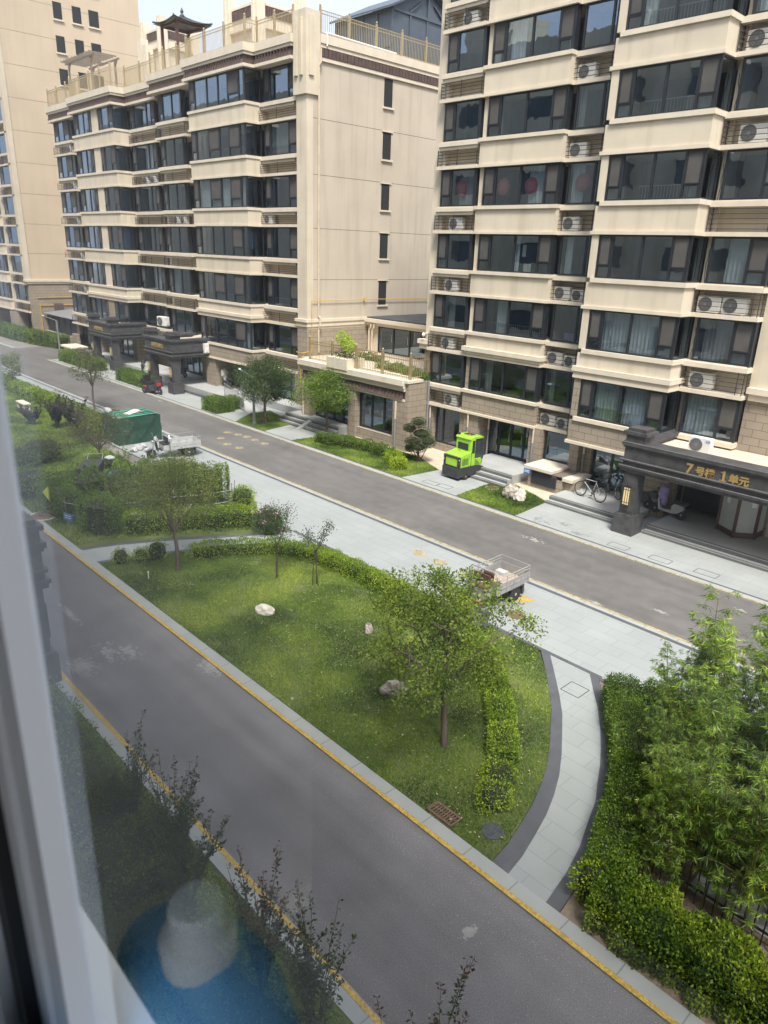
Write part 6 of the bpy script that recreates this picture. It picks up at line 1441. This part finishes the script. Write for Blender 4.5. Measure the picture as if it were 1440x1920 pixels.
for y_ in (.30, .62): b.box(.5035, .5075, y_, y_+.008, .62, 1.14)
b.box(-.49, .49, .052, .80, 1.128, 1.136); b.box(-.5075, .5075, .79, .80, .62, 1.28); b.box(-.52, .52, -.055, -.051, .30, .31); b.box(-.52, .52, -.055, -.051, .44, .45)
for x_ in (-.3, .3): b.box(x_-.05, x_+.05, -.06, -.051, .2, .26)
b.build('panel_seam', 'black', SW)
SW.location = (-21.12, 24.68, .036); SW.rotation_euler.z = RAD(-2)
b = MB(); b.box(-.2, .2, .95, 1.35, .62, 1.0); b.box(-.2, .2, .88, .96, .62, 1.45); b.tube([(0, 1.55, .6), (0, 1.4, 1.1)], .02, 6); b.tube([(.16*math.cos(a*.5236), 1.4+.05*math.cos(a*.5236), 1.1+.16*math.sin(a*.5236)*.5) for a in range(12)], .012, 5, close=True); b.loc = True
q_ = (SW.location.copy(), SW.rotation_euler.z); SW.location = (0, 0, 0); SW.rotation_euler.z = 0; b.build('seat', 'seat', SW); SW.location, SW.rotation_euler.z = q_[0], q_[1]
# bicycles
def bicycle(label, fm, basket=False, wm='charcoal', r=.33):
    T = thing('bicycle', label, 'bicycle'); wheels(T, [((0, 0, r), r, .05, .045), ((0, 1.04, r), r, .05, .045)], 'steel', spokes=14)
    b = MB(); bb = (0, .42, r-.02); st = (0, .28, .82); hd = (0, .86, .80); hb = (0, .90, .66)
    for p, q, rr in ((bb, hb, .018), (st, hd, .016), (bb, st, .016), ((0, 0, r), bb, .011), ((0, 0, r), (st[0], st[1], .74), .010)): b.tube([p, q], rr, 6)
    b.build('frame', fm, T)
    b = MB(); 
    for x in (-.045, .045): b.tube([(x, 1.04, r), (x, .92, .64)], .011, 5)
    b.tube([(0, .91, .64), (0, .85, .90)], .014, 6); b.tube([(-.29, .78, .96), (-.1, .84, .95), (.1, .84, .95), (.29, .78, .96)], .011, 6); b.build('handlebar', 'charcoal', T)
    b = MB(); b.tube([st, (0, .26, .93)], .012, 6); b.prof([(.12, .93), (.14, .97), (.40, .95), (.40, .93)], -.06, .06); b.build('saddle', 'seat', T)
    b = MB(); b.lathe([(.09, -.01), (.09, .01)], (.05, .42, r-.02), 14, 'x'); b.tube([(.06, .42, r-.02), (.08, .50, r-.17)], .009, 5); b.tube([(-.06, .42, r-.02), (-.08, .34, r+.13)], .009, 5); b.box(.05, .13, .47, .54, r-.19, r-.17); b.box(-.13, -.05, .30, .37, r+.12, r+.14); b.build('crank', 'black', T)
    b = MB(); b.tube([(-.04, .1, r), (-.18, .0, .01)], .008, 5); b.build('kickstand', 'steel', T)
    if basket:
        b = MB()
        for z in (.66, .74, .82, .9): b.tube([(-.16, 1.02, z), (.16, 1.02, z), (.16, 1.26, z), (-.16, 1.26, z)], .006, 4, close=True)
        for x in (-.16, -.08, 0, .08, .16): b.tube([(x, 1.02, .9), (x, 1.02, .66), (x, 1.26, .66), (x, 1.26, .9)], .005, 4)
        b.build('basket', 'steel', T)
    return T
B1 = bicycle('silver framed mountain bicycle leaning on its stand beside the vent housing', 'silver'); B1.location = (-14.45, 26.55, .30); B1.rotation_euler = (0, RAD(6), RAD(82))
B2 = bicycle('dark bicycle with front basket standing by the glass doors', 'charcoal', True); B2.location = (-14.15, 27.55, .30); B2.rotation_euler.z = RAD(55)
# step-through scooters
def scooter(label, fm, cl=None, box=True):
    T = thing('electric_scooter', label, 'scooter'); wheels(T, [((0, 0, .22), .22, .08, .07), ((0, 1.12, .22), .22, .07, .06)], 'silver')
    b = MB(); b.prof([(-.1, .42), (-.05, .58), (.30, .62), (.42, .50), (.42, .30), (.80, .26), (.86, .30), (.98, .72), (1.04, .72), (.96, .22), (.40, .18), (.15, .24), (-.02, .38)], -.10, .10); b.build('body', fm, T, bevel=.02)
    b = MB(); b.prof([(-.22, .66), (-.20, .74), (.05, .74), (.12, .70), (.40, .72), (.42, .64), (-.05, .60)], -.12, .12); b.build('seat', 'seat', T, bevel=.02)
    b = MB()
    for x in (-.05, .05): b.tube([(x, 1.12, .22), (x, 1.04, .6)], .016, 5); b.tube([(x*1.6, 0, .22), (x*1.6, .1, .52)], .014, 5)
    b.tube([(0, 1.03, .6), (0, .96, .98)], .02, 6); b.tube([(-.3, .86, 1.0), (-.08, .95, .99), (.08, .95, .99), (.3, .86, 1.0)], .012, 6); b.tube([(-.28, .88, 1.0), (-.34, .92, 1.14)], .005, 4); b.tube([(.28, .88, 1.0), (.34, .92, 1.14)], .005, 4); b.obox((-.35, .93, 1.17), (.1, .02, .07)); b.obox((.35, .93, 1.17), (.1, .02, .07)); b.build('handlebar', 'charcoal', T)
    b = MB(); b.lathe([(.02, 0), (.06, -.04), (.06, -.08)], (0, 1.10, .86), 10, 'y'); b.build('headlight', 'steel', T)
    if box: b = MB(); b.box(-.17, .17, 1.04, 1.36, .62, .86); b.build('basket', 'charcoal', T, bevel=.02)
    if cl: cloth(T, 'cover', (0, .86, .95), (.30, .13, .30), cl, 3); cloth(T, 'cover', (.02, .80, .62), (.16, .10, .24), cl, 5)
    return T
M['lilac'] = mat('lilac_fabric', (.36,.30,.58), .9, var=.1, scale=6); M['greycloth'] = mat('grey_fabric', (.36,.35,.33), .9, var=.15, scale=6)
s = scooter('white and black electric scooter with lilac rain cover under the portico', 'silver', 'lilac'); s.location = (-11.2, 27.25, .30); s.rotation_euler.z = RAD(88)
s = scooter('dark scooter half hidden behind the dark portico pillar', 'charcoal'); s.location = (-12.75, 27.5, .30); s.rotation_euler.z = RAD(85)
s = scooter('motor scooter with grey cover by the ramp of the middle building', 'charcoal', 'greycloth', False); s.location = (-44.2, 27.2, .45); s.rotation_euler.z = RAD(80)
s = scooter('dark scooter parked under the farther portico of the middle building', 'charcoal', None); s.location = (-55.6, 26.2, .036); s.rotation_euler.z = RAD(60)
s = scooter('dark scooter standing between the two porticos against the wall', 'charcoal', None, False); s.location = (-50.0, 26.9, .45); s.rotation_euler.z = RAD(100)
# red mobility tricycle
T = thing('mobility_tricycle', 'small red and black mobility tricycle at the far kerb by the portico pillar', 'mobility tricycle'); wheels(T, [((-.3, 0, .2), .2, .09, .08), ((.3, 0, .2), .2, .09, .08), ((0, 1.1, .2), .2, .08, .07)])
b = MB(); b.prof([(-.2, .25), (-.2, .5), (.3, .52), (.4, .3), (.8, .25), (.95, .85), (1.02, .8), (.95, .2), (.2, .15)], -.22, .22); b.build('body', 'charcoal', T, bevel=.02)
b = MB(); b.box(-.3, -.22, -.15, .15, .34, .46); b.box(.22, .3, -.15, .15, .34, .46); b.box(-.14, .14, .96, 1.06, .5, .72); b.build('side_panel', 'red', T, bevel=.02)
b = MB(); b.box(-.24, .24, -.15, .3, .54, .66); b.box(-.24, .24, -.2, -.1, .66, 1.05); b.box(-.2, .2, -.5, -.22, .5, .8); b.build('seat', 'seat', T, bevel=.02)
b = MB(); b.tube([(0, 1.1, .2), (0, .95, .95)], .025, 6); b.tube([(-.3, .85, .98), (0, .93, .98), (.3, .85, .98)], .014, 6); b.tube([(-.28, -.15, .75), (-.28, .2, .78)], .02, 5); b.tube([(.28, -.15, .75), (.28, .2, .78)], .02, 5); b.build('handlebar', 'charcoal', T)
T.location = (-48.1, 23.0, .036); T.rotation_euler.z = RAD(-80); T.scale = (1.15,)*3
# green netted shed with board, bag and net on its roof
M['net'] = mat('dark_green_debris_net', (.010,.05,.030), .85, var=.2, scale=5, bump=.3, bscale=60); M['net2'] = mat('bright_green_net', (.05,.28,.19), .85, var=.3, scale=5)
GS = thing('netted_shed', 'boxy shed wrapped in dark green netting beside the silver cargo tricycle', 'shed', (-36.4, 16.3, 0))
b = MB(); vs = []; rg = random.Random(4); n = 14
x0, x1, y0, y1, h = -37.4, -35.48, 15.14, 17.5, 1.42
peri = [(x0+(x1-x0)*i/6, y0) for i in range(6)]+[(x1, y0+(y1-y0)*i/8) for i in range(8)]+[(x1-(x1-x0)*i/6, y1) for i in range(6)]+[(x0, y1-(y1-y0)*i/8) for i in range(8)]
for z in [h*i/4 for i in range(5)]:
    for (x, y) in peri: k = .035*(1 if z < h else .5); vs.append((x+rg.uniform(-k, k), y+rg.uniform(-k, k), z if z in (0,) else z+rg.uniform(-.02, .02)))
m = len(peri); b.add(vs, [(i*m+k, i*m+(k+1) % m, (i+1)*m+(k+1) % m, (i+1)*m+k) for i in range(4) for k in range(m)]+[tuple(4*m+k for k in range(m))]); b.build('net_wall', 'net', GS)
b = MB(); 
for i in range(5): x = x0+.2+i*.35; b.add([(x, y0+.05, h+.03+.03*rg.random()), (x+.3, y0+.1, h+.05), (x+.25, y1-.1, h+.04+.05*rg.random()), (x-.05, y1-.05, h+.04)], [(0, 1, 2, 3)])
b.build('roof_net', 'net2', GS)
tag(MB().obox((-36.3, 16.3, h+.12), (.4, 1.0, .02), (.06, .04, .5)).build('board', 'white'), 'thin white board lying on top of the green netted shed', 'board')
tag(MB().obox((-36.0, 16.0, h+.09), (.06, 2.0, .03), (.02, 0, .25)).build('batten', 'cardboard'), 'light wooden batten across the top of the green netted shed', 'batten')
def sack(label, x, y, z, s, m, seed): o = cloth(None, 'sack', (0, 0, 0), s, m, seed); o.location = (x, y, z); return tag(o, label, 'sack', 'white sacks by the green netted shed')
sack('white plastic bag on the left corner of the green netted shed roof', -37.2, 15.4, h+.12, (.28, .2, .18), 'sack', 11)
for i, (px, py, sx, sz, lb) in enumerate([(252,848,.22,.13,'crumpled whitish sack at the left end of the pile'), (262,845,.2,.13,'blue-white sack in the middle of the pile by the shed'), (268,841,.22,.15,'upper white sack leaning on the green netted shed'), (278,848,.24,.11,'flat pale sack nearest the tricycle wheel'), (258,842,.18,.12,'small grey sack at the back of the pile')]):
    x, y = G(px, py); sack(lb, x, y, .05+sz*.6, (sx, sx*.8, sz), 'sack', 20+i)
blotch('rubble', *G(225, 825), 1.4, .7, 'soil', .06, 120, 31)
# street lamps
def lamp(label, x, y, h, ang, al):
    T = thing('street_lamp', label, 'street lamp', (x, y, .03)); b = MB(); b.loc = True; b.box(-.09, .09, -.09, .09, 0, .12); b.box(-.055, .055, -.055, .055, .12, h); b.build('post', 'greypipe', T)
    b = MB(); b.loc = True; d = (math.cos(ang), math.sin(ang)); b.bar((0, 0, h-.02), (d[0]*al, d[1]*al, h+.35), .07, .05); b.build('arm', 'greypipe', T)
    b = MB(); b.loc = True; b.lathe([(.05, -.05), (.09, .0), (.05, .05)], (d[0]*al, d[1]*al, h+.37), 10); b.build('lamp_head', 'white', T)
lamp('grey angled street lamp on the grass before the middle building', *G(477, 797), 2.85, RAD(215), .8)
lamp('grey angled street lamp behind the box hedge near the tower', *G(113, 664), 3.0, RAD(215), 1.3)
# ramp railings
def rampfence(label, p, q, z0, z1):
    T = thing('handrail', label, 'handrail', (*p, 0)); b = MB(); n = 16
    for zz in (.95, .15): b.tube([(*p, z0+zz), (*q, z1+zz)], .025 if zz > .5 else .015, 6)
    b.tube([(*p, z0), (*p, z0+.95)], .025, 6); b.tube([(*q, z1), (*q, z1+.95)], .025, 6); b.build('rail', 'steel', T); b = MB()
    for i in range(1, n): t = i/n; x, y, z = p[0]+(q[0]-p[0])*t, p[1]+(q[1]-p[1])*t, z0+(z1-z0)*t; b.box(x-.012, x+.012, y-.012, y+.012, z+.15, z+.95)
    b.build('balusters', 'steel', T)
rampfence('front steel handrail of the entrance ramp beside the box hedge', (-42.4, 25.65), (-38.9, 24.9), .35, .05); rampfence('rear steel handrail of the entrance ramp near the shop glass', (-42.0, 26.7), (-37.9, 25.7), .4, .1)
b = MB(); b.box(-48.6, -42.4, 25.4, 28.4, .0, .45); b.hexa([(-42.4, 25.6, 0), (-38.4, 24.9, 0), (-38.4, 26.4, 0), (-42.4, 26.9, 0), (-42.4, 25.6, .4), (-38.4, 24.9, .05), (-38.4, 26.4, .05), (-42.4, 26.9, .4)]); b.box(-42.39, -35.7, 26.95, 28.3, 0, .5)
b.m = 1; b.box(-48.5, -42.5, 25.05, 25.38, 0, .22)
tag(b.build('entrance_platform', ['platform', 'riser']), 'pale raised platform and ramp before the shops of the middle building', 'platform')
tag(MB().box(-66, -49, 26.2, 28.4, 0, .42).build('entrance_platform', 'platform'), 'pale raised platform under the farther portico of the middle building', 'platform')
# bench, sign, flag, enclosure things
T = thing('stone_bench', 'pale stone bench at the far left edge beside the plum shrub', 'bench', (*G(45, 768), .04)); b = MB(); b.loc = True; b.box(-.7, .7, -.22, .22, .36, .44); b.build('seat', 'ledge', T)
for s in (-1, 1): b = MB(); b.loc = True; b.box(s*.5-.12, s*.5+.12, -.18, .18, 0, .36); b.build('leg', 'ledge', T)
x, y = G(133, 1012); T = thing('sign_post', 'small blue sign on a post at the cross path corner', 'sign', (x, y, .03)); b = MB(); b.loc = True; b.tube([(0, 0, 0), (0, 0, .85)], .02, 6); b.build('post', 'greypipe', T)
b = MB(); b.loc = True; b.obox((0, 0, .82), (.42, .02, .26), (0, 0, RAD(20))); sp_ = b.build('plate', 'bluesign', T); b = MB(); b.loc = True
for zz in (.88, .80): b.obox((.004, -.013, zz), (.30, .004, .035), (0, 0, RAD(20)))
b.build('white_lines', 'white', sp_)
x, y = G(97, 972); T = thing('warning_flag', 'bright yellow-green triangular flag on a thin cane beside the enclosure', 'flag', (x, y, .03)); b = MB(); b.loc = True; b.tube([(0, 0, 0), (.02, 0, 1.25)], .012, 5); b.build('cane', 'wood', T)
M['flag'] = mat('fluorescent_flag', (.55,.70,.05), .7); b = MB(); b.loc = True; b.add([(.02, 0, 1.25), (-.30, -.12, .98), (.02, 0, .66), (.03, .02, 1.25), (-.29, -.10, .98), (.03, .02, .66)], [(0, 1, 2), (5, 4, 3), (0, 3, 4, 1), (1, 4, 5, 2), (2, 5, 3, 0)]); b.build('flag_cloth', 'flag', T)
EN = thing('garden_enclosure', 'thin cane and rope enclosure in front of the tall clipped hedges', 'enclosure', (-25.5, 12, .03)); b = MB(); cp = [(-27.4,9.0),(-25.9,8.8),(-24.9,9.6),(-24.2,12.0),(-23.5,14.2),(-24.3,15.1)]
for (xa, ya), (xb, yb) in zip(cp[:-1], cp[1:]):
    for z in (.5, .95): b.tube([(xa, ya, z), ((xa+xb)/2, (ya+yb)/2, z-.05), (xb, yb, z)], .008, 4)
b.build('rope', 'sack', EN); b = MB()
for k in range(0, 5):
    for t in (0, .33, .66): x = cp[k][0]+(cp[k+1][0]-cp[k][0])*t; y = cp[k][1]+(cp[k+1][1]-cp[k][1])*t; b.tube([(x, y, 0), (x+.03, y, 1.15)], .014, 5)
b.build('cane', 'wood', EN)
for i, (x, y, s, lb) in enumerate([(-25.4,11.3,(.4,.3,.02),'crumpled white sheet on the ground inside the enclosure, front one'), (-25.0,13.0,(.35,.5,.02),'white sheet on the ground inside the enclosure, back one')]):
    o = cloth(None, 'plastic_sheet', (0, 0, 0), s, 'sack', 40+i); o.location = (x, y, .1); tag(o, lb, 'sheet')
x, y = G(176, 925); T = thing('hand_cart', 'dark cart loaded with a white bag hidden among the garden bushes', 'cart'); b = MB(); b.box(-.4, .4, -.7, .7, .45, .85); b.build('bin', 'charcoal', T, bevel=.03)
wheels(T, [((-.42, 0, .25), .25, .07, .06), ((.42, 0, .25), .25, .07, .06)]); b = MB(); b.tube([(-.3, .7, .7), (-.3, 1.2, .95), (.3, 1.2, .95), (.3, .7, .7)], .018, 6); b.build('handle', 'steel', T); T.location = (x, y, .45); T.rotation_euler.z = 1.0
o = cloth(None, 'sack', (0, 0, 0), (.2, .2, .10), 'sack', 47); o.location = (*G(211, 915), 1.35); tag(o, 'white bag showing above the dark garden bushes', 'sack')
o = cloth(None, 'tarpaulin', (0, 0, 0), (.35, .35, .3), 'bluesign', 49); o.location = (*G(222, 935), .9); tag(o, 'dark blue tarpaulin bundle showing between the garden bushes', 'tarpaulin')
x, y = G(893, 1172); tag(MB().obox((x, y, .25), (.7, .04, .5), (-.7, 0, .3)).build('panel', 'darkiron'), 'dark slanted panel behind the lawn tree at the paving edge', 'panel')
x, y, z = PY(794, 628, 27.8); T = thing('security_camera', 'small white dome camera at the left corner of the right building', 'camera', (x, y, z)); b = MB(); b.loc = True; b.lathe([(.02, .12), (.07, .08), (.09, .0), (.07, -.05), (.02, -.09)], (0, 0, 0), 10); b.build('dome', 'white', T); b = MB(); b.loc = True; b.box(-.03, .03, 0, .3, .06, .1); b.build('bracket', 'white', T)
# laundry and bits glimpsed in windows
for i, (px, py, Y, sx, sz, m, lb) in enumerate([(988,502,28.05,.42,.34,'white','white towel hanging low in the wide window above the fourth ledge'), (983,470,28.1,.18,.5,'curtain_blue','blue garment hanging in the wide window'), (965,478,28.1,.14,.4,'sack','white garment hanging left of the blue one'), (1066,631,28.3,.5,.28,'lilac','colourful folded quilt in the narrow window beside the big bay')]):
    x, y, z = PY(px, py, Y); b = MB(); b.wave(x-sx/2, x+sx/2, y, z-sz/2, z+sz/2, .03, .12); tag(b.build('laundry', m, smooth=True), lb, 'laundry')
